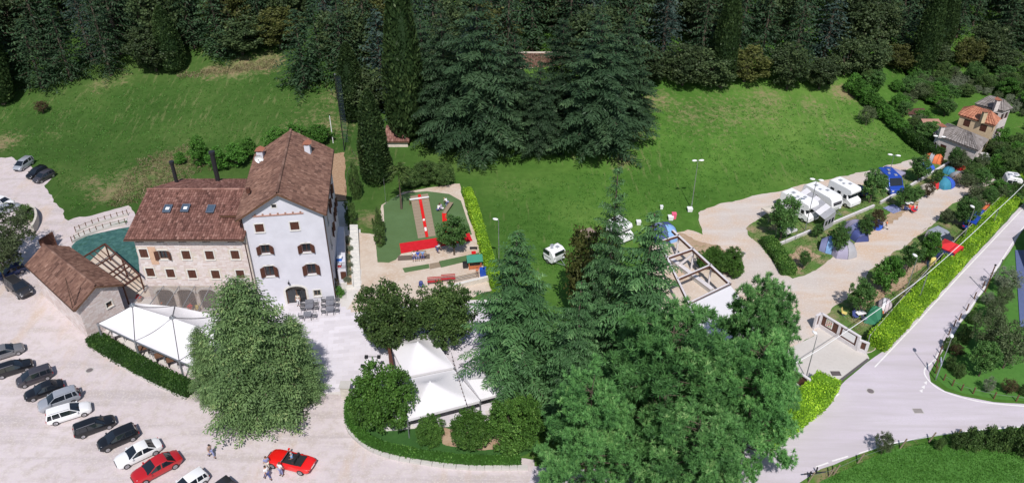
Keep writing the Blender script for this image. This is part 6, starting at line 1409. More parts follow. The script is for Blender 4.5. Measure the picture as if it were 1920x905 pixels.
for s in (.12, .42, .72): q0, q1 = f0.lerp(f1, s), f0.lerp(f1, s + .2); mb = MB(); d_ = Vector((.012, -.03, 0)); mb.add([Vector((q0.x, q0.y, .9)) + d_, Vector((q1.x, q1.y, .9)) + d_, Vector((q1.x, q1.y, 1.6)) + d_, Vector((q0.x, q0.y, 1.6)) + d_], [(0, 1, 2, 3)]); mb.build('window_panel', GLASSD, t)
tunnel((1537, 455), (1585, 466), 2.6, 1.9, ['slate', 'sky', 'slate', 'lilac'], 'blue and lilac tunnel tent with a dark porch, left of two big tents')
dome(1578, 466, 1.7, 1.7, ['lilac', 'grey'], 'pointed lilac grey tent standing against the blue tunnel tent', yaw=.1)
tunnel((1592, 418), (1616, 446), 2.6, 2.0, ['lilac', 'lilac', 'slate', 'navy'], 'large lilac grey tunnel tent beside the slim tree')
dome(1641, 421, .95, 1.0, ['blue'], 'small bright blue tent under the bronze leaved tree', yaw=.8)
gazebo(1472, 448, .9, 1.7, 'white', 'little white folding shelter by the leafy tree', walls=False, peak=.25)
gazebo(1440, 412, .8, 1.7, 'cream', 'pale parasol like shelter behind the leafy tree', walls=False, peak=.2)
gazebo(1664, 345, 1.5, 2.0, 'lilac', 'blue lilac awning in front of the bright blue van', yaw=.7, walls=False, peak=.2, name='awning')
gazebo(1772, 486, 1.2, 2.0, 'red', 'red framed mesh gazebo beside the silver campervan', yaw=.7)
ridge_tent((1738, 492), (1754, 494), 2.0, 1.3, 'yellow', 'pale yellow ridge tent with a blue corner in the lower row', 'sky')
dome(1839, 404, 1.1, 1.1, ['blue'], 'small blue tent next to the red one by the roadside hedge', yaw=.3)
dome(1852, 396, 1.2, 1.2, ['red', 'orange'], 'red dome tent by the roadside hedge', yaw=.5)
ridge_tent((1622, 585), (1655, 594), 3.0, 1.7, 'green', 'green pointed tent in the corner nearest the road')
tunnel((1645, 570), (1670, 576), 2.2, 1.3, ['camo', 'white', 'camo'], 'pale patterned tunnel tent behind the green one')
dome(1768, 342, 1.4, 1.4, ['teal', 'blue'], 'teal and blue dome tent beyond the red one', yaw=.4)
dome(1800, 332, 1.4, 1.2, ['brown', 'grey'], 'brownish grey hooped tent at the end of the lane', yaw=.2)
ridge_tent((1746, 345), (1760, 350), 2.0, 1.0, 'red', 'dark red low tent beside the teal dome')
dome(1740, 352, 1.0, .8, ['cream'], 'low cream tent behind the dark red one', yaw=.2)
tunnel((1735, 292), (1766, 300), 2.2, 1.4, ['orange', 'grey', 'orange'], 'orange and grey tunnel tent at the far end of the upper lane')
dome(1736, 312, 1.1, 1.0, ['blue'], 'little blue tent below the orange and grey one', yaw=.2)
dome(1778, 320, .9, .9, ['teal'], 'teal round tent next to the thin tree', yaw=.9)
ridge_tent((1793, 309), (1806, 316), 1.6, .9, 'red', 'dark red low tent in the far corner by the grey house', name='ridge_tent')
gazebo(1102, 455, .9, 1.6, 'brown', 'faded pink shelter roof left of the near cedars', walls=False, peak=.2)
def mat_rect(px, py, w_, d_, colr, label, name='ground_sheet'):
    c = P(px, py); t = thing(name, label, 'ground sheet', (c.x, c.y, .045), .5); mb = MB(); mb.box(-w_, w_, -d_, d_, 0, .03); mb.build('sheet', TC[colr], t); mb = MB()
    for x in (-w_, w_):
        for y in (-d_, d_): mb.tube([(x * .97, y * .95, 0), (x * .97, y * .95, .10)], .02, 5)
    mb.build('pegs', DARK, t)['kind'] = 'stuff'; return t
mat_rect(1675, 392, 1.1, .9, 'slate', 'grey blue ground sheet under the slim tree')
def camp_chair(px, py, col, label, yaw, group=None):
    c = P(px, py); t = thing('camp_chair', label, 'chair', (c.x, c.y, .04), yaw, group); mb = MB(); mb.box(-.26, .26, -.25, .25, .40, .43); mb.build('seat', TC[col], t); mb = MB(); mb.add([(-.26, .24, .42), (.26, .24, .42), (.26, .42, .95), (-.26, .42, .95), (-.26, .27, .40), (.26, .27, .40), (.26, .45, .95), (-.26, .45, .95)], [(0, 1, 2, 3), (7, 6, 5, 4), (3, 2, 6, 7)]); mb.build('backrest', TC[col], t)
    for s in (-1, 1): mb = MB(); mb.tube([(s * .27, -.25, 0), (s * .27, .25, .42)], .014, 4); mb.tube([(s * .27, .25, 0), (s * .27, -.25, .42)], .014, 4); mb.build('leg', STEEL, t)
    return t
def camp_table(px, py, label, yaw=.3, col=PLASTICW):
    c = P(px, py); t = thing('camp_table', label, 'table', (c.x, c.y, .04), yaw); mb = MB(); mb.box(-.55, .55, -.35, .35, .68, .71); mb.build('tabletop', col, t)
    for s in (-1, 1): mb = MB(); mb.tube([(s * .45, -.3, 0), (s * .45, .3, .68)], .014, 4); mb.tube([(s * .45, .3, 0), (s * .45, -.3, .68)], .014, 4); mb.build('leg', STEEL, t)
    return t
camp_table(1611, 595, 'small folding table before the green tent'); camp_chair(1603, 598, 'navy', 'dark folding chair before the green tent', .4); camp_chair(1619, 602, 'slate', 'pale blue folding chair before the green tent', 2.2); camp_chair(1582, 592, 'yellow', 'yellow folding chair before the green tent', 1.0)
camp_table(1702, 388, 'camp table beside the seated campers', col=PLASTICW); camp_chair(1697, 396, 'navy', 'navy folding chair at the camp table with the seated people', 2.6); camp_chair(1712, 400, 'red', 'red folding chair at the camp table with the seated people', .3); camp_table(1665, 362, 'white camp table below the blue awning'); camp_chair(1672, 366, 'blue', 'blue folding chair below the blue awning', 1.1)
camp_chair(1651, 590, 'orange', 'orange folding seat beside the green tent', 1.1); camp_chair(1640, 598, 'red', 'red seat by the hedge below the green tent', .2)
def bin_(px, py, m_, label, name='waste_bin', s=.28, h=1.0, cat='bin'):
    c = P(px, py); t = thing(name, label, cat, (c.x, c.y, .05)); mb = MB(); n = 4; mb.loft([[(-s * .85, -s * .85, 0), (s * .85, -s * .85, 0), (s * .85, s * .85, 0), (-s * .85, s * .85, 0)], [(-s, -s, h), (s, -s, h), (s, s, h), (-s, s, h)]]); mb.build('body', m_, t); mb = MB(); mb.box(-s * 1.06, s * 1.06, -s * 1.06, s * 1.12, h + .002, h + .07); mb.build('lid', m_, t)
    for i in (-1, 1): mb = MB(); mb.tube([(i * s * .8, s, .1), (i * s * .95, s, .1)], .1, 8); mb.build('wheel', RUBBER, t)
    return t
BLUEP = mat('blue_plastic', (.02, .08, .42), .4, var=0)
bin_(904, 517, BLUEP, 'left one of two blue wheeled bins by the playground hedge'); bin_(911, 516, BLUEP, 'right one of two blue wheeled bins by the playground hedge')
bin_(1263, 410, mat('pink_plastic', (.75, .12, .22), .5), 'pink red bin next to the white box beside the dome tent', s=.3, h=.8); bin_(1257, 412, PLASTICW, 'white box beside the pink bin and the dome tent', 'utility_box', .35, .5, 'box'); bin_(1197, 421, PLASTICW, 'little white box on the grass beside the near cedar tips', 'utility_box', .3, .5, 'box')
for x, y, l in ((1293, 396, 'white service box at the foot of the double street lamp'), (1240, 392, 'small pale box alone on the meadow edge')): bin_(x, y, PLASTICW, l, 'utility_box', .35 if x > 1250 else .2, .45, 'box')
# low white wall through the camp lawn
for q0, q1, l in (((1453, 464), (1519, 436), 'first stretch of the low pale wall beside the motorhome'), ((1545, 428), (1638, 389), 'middle stretch of the low pale wall above the tents'), ((1650, 383), (1686, 362), 'stretch of the low pale wall past the second motorhome'), ((1696, 357), (1792, 300), 'far stretch of the low pale wall towards the village')):
    a, b = P(*q0), P(*q1); t = thing('low_wall', l, 'wall', tuple(a)); d = b - a; mb = MB(); mb.bar(Vector((0, 0, .2)), d + Vector((0, 0, .2)), .22, .42); mb.build('wall_body', CONC, t); mb = MB(); mb.bar(Vector((0, 0, .44)), d + Vector((0, 0, .44)), .3, .06); mb.build('coping', WB, t)

# ------------------------------------------------------------------ lamps, poles, wires, fences
def street_lamp(base, top, label, arms=1, r=.06, name='street_lamp', armlen=.7, ang=0.0):
    b = P(*base); h = Z(b.y, top[1]); t = thing(name, label, 'street lamp', tuple(b), ang); mb = MB(); mb.tube([(0, 0, 0), (0, 0, h - .1)], r, 8, r * .6); mb.build('pole', STEEL, t)
    for s in ((1,) if arms == 1 else (-1, 1)):
        mb = MB(); mb.tube([(0, 0, h - .15), (s * armlen * .5, 0, h + .02), (s * armlen, 0, h + .05)], .03, 5); mb.build('arm', STEEL, t)
        mb = MB(); mb.ball((s * (armlen + .25), 0, h + .02), .36, 10, 5, .35); mb.v = [(x if True else x, y * .55, z) for x, y, z in mb.v]; mb.build('lamp_head', PLASTICW, t, True)
    return t
street_lamp((936, 520), (932, 412), 'tall street lamp on the grass right of the playground hedge', ang=2.8, armlen=.15)
street_lamp((1296, 392), (1304, 301), 'double headed street lamp on the big meadow by the yard', 2, ang=.1, armlen=.25)
street_lamp((1509, 433), (1528, 337), 'double headed street lamp in front of the large motorhome', 2, ang=-.3, armlen=.3)
street_lamp((1660, 349), (1676, 291), 'double headed street lamp in front of the bright blue van', 2, ang=-.3, armlen=.3)
street_lamp((1748, 299), (1757, 256), 'farthest double headed street lamp by the meadow hedge', 2, ang=-.3, armlen=.3)
street_lamp((1690, 573), (1716, 482), 'street lamp standing in the roadside hedge near the round bright tree', ang=1.9, armlen=.15)
street_lamp((1801, 463), (1823, 390), 'street lamp in the roadside hedge beside the blue car', ang=1.9, armlen=.15)
street_lamp((1511, 708), (1532, 628), 'street lamp at the end of the driveway wall', ang=1.9, armlen=.2)
t = street_lamp((1754, 712), (1787, 633), 'pale road sign lamp at the junction corner', ang=1.2, armlen=.1)
h = 2.0; mb = MB(); mb.box(-.1, 1.1, -.03, .03, h, h + .3); mb.build('road_sign', mat('sign_blue_white', (.45, .5, .62), .5, var=0), t)
for base, top, l in (((703, 702), (699, 668), 'taller twin spotlight pole beside the glossy round tree'), ((694, 706), (684, 685), 'shorter twin spotlight pole beside the glossy round tree')):
    b = P(*base); h = Z(b.y, top[1]); t = thing('spotlight_pole', l, 'lamp', tuple(b)); mb = MB(); mb.tube([(0, 0, 0), (0, 0, h)], .045, 6); mb.build('pole', STEEL, t); mb = MB(); mb.bar((-.65, 0, h), (.65, 0, h), .05); mb.build('crossbar', DARK, t)
    for s in (-1, 1): mb = MB(); mb.box(s * .65 - .17, s * .65 + .17, -.22, .1, h - .12, h + .14); mb.build('spotlight', DARK, t)
def pole(base, top, label, r=.05, m_=STEEL, name='pole', cat='pole', lean=None, cap=True):
    b = G(*base); h = Z(b.y, top[1]) - b.z; t = thing(name, label, cat, tuple(b)); mb = MB(); e = (lean[0], lean[1], h) if lean else (0, 0, h); mb.tube([(0, 0, -.1), e], r, 6, r * .8); mb.build('shaft', m_, t)
    mb = MB(); mb.tube([(e[0], e[1], e[2] - .02), (e[0], e[1], e[2] + .1)], r * 1.5, 6); mb.build('cap', DARK if m_ is not DARK else STEEL, t); return t, h
pole((625, 270), (616, 216), 'slanting white flagpole on the slope behind the white house', .07, PLASTICW, 'flagpole')
tn, hn = pole((646, 283), (638, 140), 'tall pole with a strip of dark blue netting', .09, DARK, 'net_pole'); mb = MB(); nn = 22
for k in range(nn): z = hn * (.12 + .86 * k / nn); mb.bar((.05, 0, z), (.75, .1, z), .02)
for k in range(6): mb.bar((.05 + .14 * k, .02 * k, hn * .12), (.05 + .14 * k, .02 * k, hn * .98), .03)
mb.build('netting', mat('dark_net', (.02, .035, .06), .8), tn)['kind'] = 'stuff'
tw, hw_ = pole((724, 384), (718, 335), 'thin metal pole beside the palm trunk', .03)
ut, uh = pole((1719, 572), (1735, 516), 'slim utility pole in the roadside hedge', .06, STEEL, 'utility_pole'); ut2, uh2 = pole((1857, 432), (1868, 395), 'slim utility pole in the hedge beyond the blue car', .06, STEEL, 'utility_pole')
pole((1846, 548), (1866, 497), 'dark leaning wooden pole by the road edge', .08, WOOD, 'utility_pole'); pole((1865, 525), (1880, 488), 'second dark pole by the road edge bend', .05, STEEL, 'utility_pole')
def wire(pts, label, r=.035, m_=PLASTICW, name='overhead_cable'):
    o0 = P(*pts[0]); mb = MB(); V = [P(*p) - o0 for p in pts]; out = []
    for a, b in zip(V, V[1:]): out += cable_pts(a, b, .25, 6)[:-1]
    mb.tube(out + [V[-1]], r, 5); o = mb.build(name, m_, None); o.location = o0; setp(o, label, 'cable')
wire([(1440, 702, 4.6), (1535, 655, 4.5), (1735, 516, 4.3), (1868, 395, 4.0), (1935, 330, 4)], 'long white overhead cable running above the campsite fence and hedge')
# chain rail fence behind the hedge
pts = [P(*q) for q in ((1625, 648), (1700, 560), (1790, 462), (1860, 395), (1918, 335))]; o0 = pts[0]; t = thing('boundary_fence', 'pale rail fence behind the roadside hedge', 'fence', tuple(o0))
for a, b in zip(pts, pts[1:]):
    a, b = a - o0, b - o0; n = max(2, int((b - a).length / 2.5))
    for k in range(n): p = a.lerp(b, k / n); mb = MB(); mb.bar(p, p + Vector((0, 0, 1.5)), .07); mb.build('post', STEEL, t)
    for z in (.8, 1.48): mb = MB(); mb.bar(a + Vector((0, 0, z)), b + Vector((0, 0, z)), .05); mb.build('rail', CONC if z > 1 else STEEL, t)
def fence_posts(pix, label, h=.9, wiry=True, lean=0.0, m_=WOOD, r=.07, name='post_fence'):
    pts = [P(*q) for q in pix]; o0 = pts[0]; t = thing(name, label, 'fence', tuple(o0))
    for i, p in enumerate(pts):
        p = p - o0; mb = MB(); mb.tube([(p.x, p.y, -.1), (p.x + lean, p.y, h)], r, 6); mb.build('post', m_, t)
        if i: q = pts[i - 1] - o0; mb = MB(); mb.bar(q + Vector((lean * .7, 0, h * .7)), p + Vector((lean * .7, 0, h * .7)), .018); mb.build('wire', STEEL, t)
    return t
fence_posts([(1769, 713), (1785, 723), (1802, 732), (1824, 738), (1863, 747), (1905, 752), (1950, 757)], 'row of brown wooden posts along the lower edge of the garden lawn')
fence_posts([(1754, 700), (1755, 688), (1757, 675), (1762, 662), (1770, 645), (1778, 628), (1788, 612), (1798, 600), (1812, 582), (1826, 560), (1842, 540)], 'row of dark posts between the road and the garden shrubs', 1.0)
fence_posts([(1515, 903), (1553, 893), (1562, 889), (1607, 868), (1687, 840), (1741, 828), (1788, 822)], 'leaning weathered posts along the bank beside the lower road', 1.3, lean=.35, m_=OLDWOOD)
t = fence_posts([(1518, 893), (1530, 885)], 'short dark rail barrier at the roadside near the bottom edge', .7, m_=DARK, name='road_barrier'); a, b = P(1505, 897) - P(1518, 893), P(1545, 893) - P(1518, 893); member('rail', a + Vector((0, 0, .65)), b + Vector((0, 0, .65)), .09, t, DARK)
fence_posts([(660, 288), (668, 300), (652, 330), (648, 362)], 'thin wire fence beside the wood chip bed', 1.0, r=.03)

# ------------------------------------------------------------------ playground
b = P(793, 412); t = thing('sled_lane', 'long sloping brown mat lane with a red sled track and white top bar', 'slide', tuple(b)); PB = b
def ramp_strip(nm, q, z0, z1, material, th=.06, seg=1):
    a = [P(*k) - PB for k in q]; hs_ = (z1, z1, z0, z0); vs = [Vector((p.x, p.y, h_)) for p, h_ in zip(a, hs_)]; mb = MB(); slab(mb, *vs, th); return mb.build(nm, material, t)
MATB = mat('woven_brown_mat', (.27, .21, .15), .9, var=.2, vs=20)
lq = lambda s, u: (770 + 14 * s + u * (33 - 0 * s) + u * 0, 377 + 71 * s - 5 * u)
for k in range(14):
    s0, s1 = k / 14, (k + .93) / 14
    for u0, u1 in ((0, .42), (.60, 1)): ramp_strip('mat_panel', [lq(s0, u0), lq(s0, u1), lq(s1, u1), lq(s1, u0)], .75 * (1 - s1) + .08, .75 * (1 - s0) + .08, MATB)
for k in range(4): s0, s1 = k / 4, (k + .99) / 4; ramp_strip('red_track', [lq(s0, .43), lq(s0, .59), lq(s1, .59), lq(s1, .43)], .75 * (1 - s1) + .14, .75 * (1 - s0) + .14, RED)
for s_ in (.60, .80, .84): c_ = [Vector(P(*lq(s_, u))) - PB for u in (.45, .57)]; mb = MB(); z = .75 * (1 - s_) + .16; mb.box(c_[0].x, c_[1].x, c_[0].y - .25, c_[0].y + .2, z, z + .06); mb.build('white_marking', PLASTICW, t)
a, b_ = P(768, 374, 1.0) - PB, P(804, 369, 1.0) - PB; member('top_bar', a, b_, .16, t, PLASTICW); 
for q in (a, b_, (a + b_) / 2): member('post', q, Vector((q.x, q.y, 0)), .1, t, WOOD)
b = P(838, 398); t = thing('wooden_chute', 'short bent wooden and red chute beside the sled lane', 'slide', tuple(b)); q = [P(*k) - b for k in ((847, 385), (833, 404), (834, 418), (838, 436))]
for i, m_ in enumerate((OLDWOOD, RED, RED)):
    mb = MB(); mb.bar(q[i] + Vector((0, 0, .5 - .15 * i)), q[i + 1] + Vector((0, 0, .35 - .15 * i)), .55, .06); mb.build('chute_section', m_, t)
    for s in (-1, 1): d = (q[i + 1] - q[i]).normalized(); n = Vector((-d.y, d.x, 0)) * .28 * s; mb = MB(); mb.bar(q[i] + n + Vector((0, 0, .58 - .15 * i)), q[i + 1] + n + Vector((0, 0, .43 - .15 * i)), .05, .12); mb.build('chute_side', m_, t)
b = P(890, 500); t = thing('play_house', 'small playhouse with a green roof and orange wooden posts', 'playhouse', tuple(b), .15); OR = mat('orange_wood', (.42, .13, .05), .7); GR = mat('green_plastic_roof', (.01, .19, .12), .5)
for x in (-.75, .75):
    for y in (-.6, .6): mb = MB(); mb.bar((x, y, 0), (x, y, 1.35), .12); mb.build('post', OR, t)
for y in (-.6, .6): mb = MB(); mb.box(-.7, .7, y - .02, y + .02, .1, .6); mb.build('side_panel', OR, t)
for s in (-1, 1): mb = MB(); slab(mb, (-1, s * .85, 1.3), (1, s * .85, 1.3), (1, 0, 1.85), (-1, 0, 1.85), .05); mb.build('roof_panel', GR, t)
mb = MB(); mb.box(-.3, .25, .3, .7, 1.75, 1.95); mb.build('roof_flag', RED, t); mb = MB(); mb.box(-1.5, -.85, -.3, .3, .1, .8); mb.build('side_box', DARK, t)
def bench(px, py, L0, yaw, material, label, group=None, name='park_bench', back=True):
    c = P(px, py); t = thing(name, label, 'bench', (c.x, c.y, .06), yaw, group)
    for k in range(3): mb = MB(); mb.box(-L0 / 2, L0 / 2, -.22 + k * .16, -.10 + k * .16, .42, .46); mb.build('seat_slat', material, t)
    if back:
        for k in range(2): mb = MB(); mb.box(-L0 / 2, L0 / 2, .27 + k * .04, .30 + k * .04, .58 + k * .18, .70 + k * .18); mb.build('back_slat', material, t)
    for s in (-1, 1): mb = MB(); mb.box(s * (L0 / 2 - .15) - .04, s * (L0 / 2 - .15) + .04, -.2, .28, 0, .415); mb.build('leg', DARK, t)
    return t
REDW = mat('red_painted_wood', (.38, .03, .035), .55)
bench(815, 533, 1.75, .12, REDW, 'left red bench below the turf strips'); bench(841, 528, 1.75, .12, REDW, 'right red bench below the turf strips')
bench(786, 484, 1.9, .1, OLDWOOD, 'grey wooden bench with a group sitting on it'); mat_b = [(760, 484, 'left dark rubber mat beside the seated group'), (792, 482, 'right dark rubber mat beneath the seated group')]
for x, y, l in mat_b: c = P(x, y); tt = setp(MB().box(-.95, .95, -.55, .55, 0, .03).build('rubber_mat', mat('rubber_mat', (.13, .10, .08), .9)), l, 'mat'); tt.location = (c.x, c.y, .06); tt.rotation_euler.z = .1
b = P(875, 525); t = thing('balance_rails', 'two long wooden rails leading to the blue bins', 'rails', tuple(b)); 
for dy in (-2, 3): a, c = P(852, 528 + dy) - b, P(897, 518 + dy) - b; member('rail', a + Vector((0, 0, .5)), c + Vector((0, 0, .5)), .08, t, OLDWOOD); member('post', a + Vector((0, 0, .5)), a, .08, t, WOOD); member('post', c + Vector((0, 0, .5)), c, .08, t, WOOD)
b = P(803, 545); 
a, c = P(840, 545), P(922, 525); t = thing('low_wall', 'pale low wall closing the playground at the bottom', 'wall', tuple(a)); member('wall_body', Vector((0, 0, .35)), c - a + Vector((0, 0, .35)), .3, t, STONEW, .7); member('coping', Vector((0, 0, .72)), c - a + Vector((0, 0, .72)), .36, t, SILL, .05)
sheet('plank_crossing', [(805, 495), (824, 491), (827, 501), (806, 505)], .056, OLDWOOD)
c = P(849, 520 - 52); tt = thing('grill_stand', 'dark cast grill on the sand by the fruit tree', 'grill', tuple(P(888, 468))); mb = MB(); mb.box(-.5, .5, -.12, .12, .25, .4); mb.build('tray', DARK, tt); mb = MB(); mb.box(-.4, -.3, -.1, .1, 0, .245); mb.box(.3, .4, -.1, .1, 0, .245); mb.build('feet', DARK, tt)['kind'] = 'stuff'
tt = thing('stroller', 'dark pushchair standing left of the red benches', 'pushchair', tuple(P(791, 540)), .6); mb = MB(); mb.box(-.25, .25, -.3, .3, .4, .6); mb.ball((0, .15, .75), .28, 8, 5, .9, math.pi / 2); mb.build('seat', TC['navy'], tt)
for x in (-.27, .27):
    for y in (-.3, .35): mb = MB(); mb.tube([(x - .02, y, .13), (x + .02, y, .13)], .13, 10); mb.build('wheel', RUBBER, tt)
mb = MB(); mb.tube([(-.25, -.3, .3), (-.25, -.65, 1.05), (.25, -.65, 1.05), (.25, -.3, .3)], .015, 4); mb.build('handle', STEEL, tt)

# ------------------------------------------------------------------ terrace furniture
GREYT = mat('grey_slat_top', (.16, .165, .19), .5, var=.05)
def cafe_chair(x, y, yaw, label, group, m_=None):
    t = thing('cafe_chair', label, 'chair', (x, y, .06), yaw, group)
    for nm, me in CHAIRM: link(nm, me, t)
    return t
def chair_meshes():
    out = []
    def add(nm, mb, m_):
        me = bpy.data.meshes.new(nm); me.from_pydata(mb.v, [], mb.f); me.materials.append(m_); out.append((nm, me))
    mb = MB(); mb.box(-.24, .24, -.23, .23, .43, .46); add('seat', mb, PAINT['grey']); mb = MB(); mb.box(-.23, .23, .22, .25, .50, .86); add('backrest', mb, PAINT['grey'])
    for x in (-.21, .21):
        for y in (-.2, .22): mb = MB(); mb.bar((x, y, 0), (x, y, .43), .03); add('leg', mb, DARK)
        mb = MB(); mb.bar((x * 1.15, -.2, .66), (x * 1.15, .23, .66), .04, .03); add('armrest', mb, DARK)
    return out
CHAIRM = chair_meshes()
def cafe_table(px, py, label, yaw, chairs, glabel, n_long=1, ends=False):
    c = P(px, py); e = Vector((math.cos(yaw), math.sin(yaw), 0)); f = Vector((-e.y, e.x, 0))
    t = thing('cafe_table', label, 'table', (c.x, c.y, .06), yaw)
    for k in range(7): mb = MB(); mb.box(-.45 + k * .13, -.45 + k * .13 + .115, -.45, .45, .72, .75); mb.build('slat', GREYT, t)
    for x in (-.38, .38):
        for y in (-.38, .38): mb = MB(); mb.bar((x, y, 0), (x, y, .72), .05); mb.build('leg', DARK, t)
    for s in (-1, 1):
        p = c + e * s * .78; cafe_chair(p.x, p.y, yaw + (-math.pi / 2 if s > 0 else math.pi / 2), f"grey cafe chair {glabel}", f"cafe chairs {glabel}")
TA = AZ
cafe_table(581, 575, 'upper table of the left long table set outside the door', TA, 2, 'at the left long table'); cafe_table(581.5, 583, 'lower table of the left long table set outside the door', TA, 2, 'at the left long table')
cafe_table(578, 598, 'single grey table standing alone below the left set', TA, 2, 'at the single grey table')
for y, l in ((567, 'top'), (577, 'middle'), (588, 'bottom')): cafe_table(620, y, f'{l} table of the right long table set by the house corner', TA, 2, 'at the right long table')
# furniture under the white canopy: tables seen along its open edge
for x, y, l in ((222, 640, 'white cloth table nearest the annex under the canopy edge'), (268, 668, 'table by the middle post under the canopy edge'), (300, 682, 'second table past the middle post under the canopy edge'), (322, 690, 'table farthest right under the canopy edge')):
    c = P(x, y) + Vector((0, .6, 0)); t = thing('dining_table', l, 'table', (c.x, c.y, .06), .5); mb = MB(); mb.box(-.6, .6, -.45, .45, .72, .75); mb.build('tabletop', MEMB if x < 260 else WOOD, t)
    for a in (-.5, .5): mb = MB(); mb.box(a - .04, a + .04, -.35, .35, 0, .718); mb.build('trestle', DARK, t)
    for s in (-1, 1): cafe_chair(c.x + s * .9, c.y - s * .45, .5 + s * math.pi / 2, 'dark chair pushed up to a table under the white canopy edge', 'chairs under the white canopy edge')
for x, y, col, l in ((262, 565, 'red', 'red flower tub under the clear canopy, left'), (305, 575, 'orange', 'orange flower tub under the clear canopy'), (358, 583, 'red', 'bright red flower tub under the clear canopy, centre'), (372, 584, 'yellow', 'yellow flower tub under the clear canopy')):
    c = P(x, y); t = thing('flower_tub', l, 'plant pot', (c.x, c.y, .06)); mb = MB(); mb.tube([(0, 0, 0), (0, 0, .45)], .25, 10, .32); mb.build('tub', TC['brown'], t); mb = MB()
    for k in range(26): a = rnd.random() * 6.28; q = rnd.random() * .35; mb.ball((q * math.cos(a), q * math.sin(a), .5 + rnd.random() * .3), .09, 5, 3)
    mb.build('blossom', TC[col], t)['kind'] = 'stuff'
c = P(602, 562); t = thing('flower_box', 'small planted window box under the barred window', 'plant pot', (c.x, c.y - .1, .75)); mb = MB(); mb.box(-.3, .3, -.15, .12, 0, .2); mb.build('box', TC['brown'], t); 
mb = MB()
for k in range(22): mb.ball((rnd.uniform(-.28, .28), rnd.uniform(-.15, .1), .2 + rnd.random() * .2), .08, 5, 3)
mb.build('foliage', mat('box_green', (.06, .13, .03), .8), t)['kind'] = 'stuff'

# ------------------------------------------------------------------ people
SKIN = mat('skin', (.50, .30, .21), .6, var=.05)
HAIR = {k: mat('hair_' + k, c, .8, var=.1) for k, c in dict(dark=(.03, .02, .015), brown=(.10, .055, .03), fair=(.35, .25, .13), grey=(.3, .29, .28)).items()}
POSE = {
 'stand': dict(pel=(0, 0, .94), chest=(0, .01, 1.36), neck=(0, .01, 1.49), head=(0, .03, 1.62), el=((-.27, -.02, 1.14), (.27, .02, 1.14)), wr=((-.27, .10, .90), (.26, .14, .92)), kn=((-.11, .03, .50), (.12, .03, .50)), an=((-.12, -.02, .09), (.13, 0, .09))),
 'walk': dict(pel=(0, 0, .92), chest=(0, .05, 1.34), neck=(0, .07, 1.47), head=(0, .10, 1.60), el=((-.27, -.16, 1.14), (.27, .18, 1.14)), wr=((-.25, -.18, .90), (.24, .36, .98)), kn=((-.10, .24, .52), (.10, -.02, .48)), an=((-.10, .32, .10), (.10, -.34, .16))),
 'sit': dict(pel=(0, 0, .52), chest=(0, .02, .94), neck=(0, .04, 1.07), head=(0, .07, 1.20), el=((-.25, .06, .74), (.25, .06, .74)), wr=((-.16, .28, .64), (.15, .28, .64)), kn=((-.13, .42, .52), (.13, .42, .52)), an=((-.13, .44, .09), (.14, .48, .09))),
 'bend': dict(pel=(0, -.12, .90), chest=(0, .24, 1.12), neck=(0, .35, 1.16), head=(0, .48, 1.18), el=((-.22, .34, .84), (.22, .34, .84)), wr=((-.12, .48, .60), (.12, .48, .60)), kn=((-.11, .04, .48), (.12, .0, .48)), an=((-.12, -.06, .09), (.13, .04, .09))),
 'crouch': dict(pel=(0, -.10, .34), chest=(0, .14, .70), neck=(0, .22, .81), head=(0, .30, .92), el=((-.24, .28, .56), (.24, .28, .56)), wr=((-.12, .48, .38), (.12, .48, .36)), kn=((-.16, .30, .46), (.16, .30, .46)), an=((-.13, .06, .09), (.14, .10, .09))),
}
def skin_mesh(name, nodes_, edges, material, root=0):
    me = bpy.data.meshes.new(name); me.from_pydata([n[0] for n in nodes_], edges, []); o = bpy.data.objects.new(name, me); COL.objects.link(o)
    o.modifiers.new('skin', 'SKIN'); sm = o.modifiers.new('sub', 'SUBSURF'); sm.levels = 1; sm.render_levels = 1
    for v, n in zip(me.skin_vertices[0].data, nodes_): r = n[1]; v.radius = r if isinstance(r, tuple) else (r, r)
    me.skin_vertices[0].data[root].use_root = True
    bpy.context.view_layer.update(); ev = o.evaluated_get(bpy.context.evaluated_depsgraph_get()); out = bpy.data.meshes.new_from_object(ev); out.name = name
    bpy.data.objects.remove(o); bpy.data.meshes.remove(me); out.materials.clear(); out.materials.append(material); out.polygons.foreach_set('use_smooth', [True] * len(out.polygons)); return out
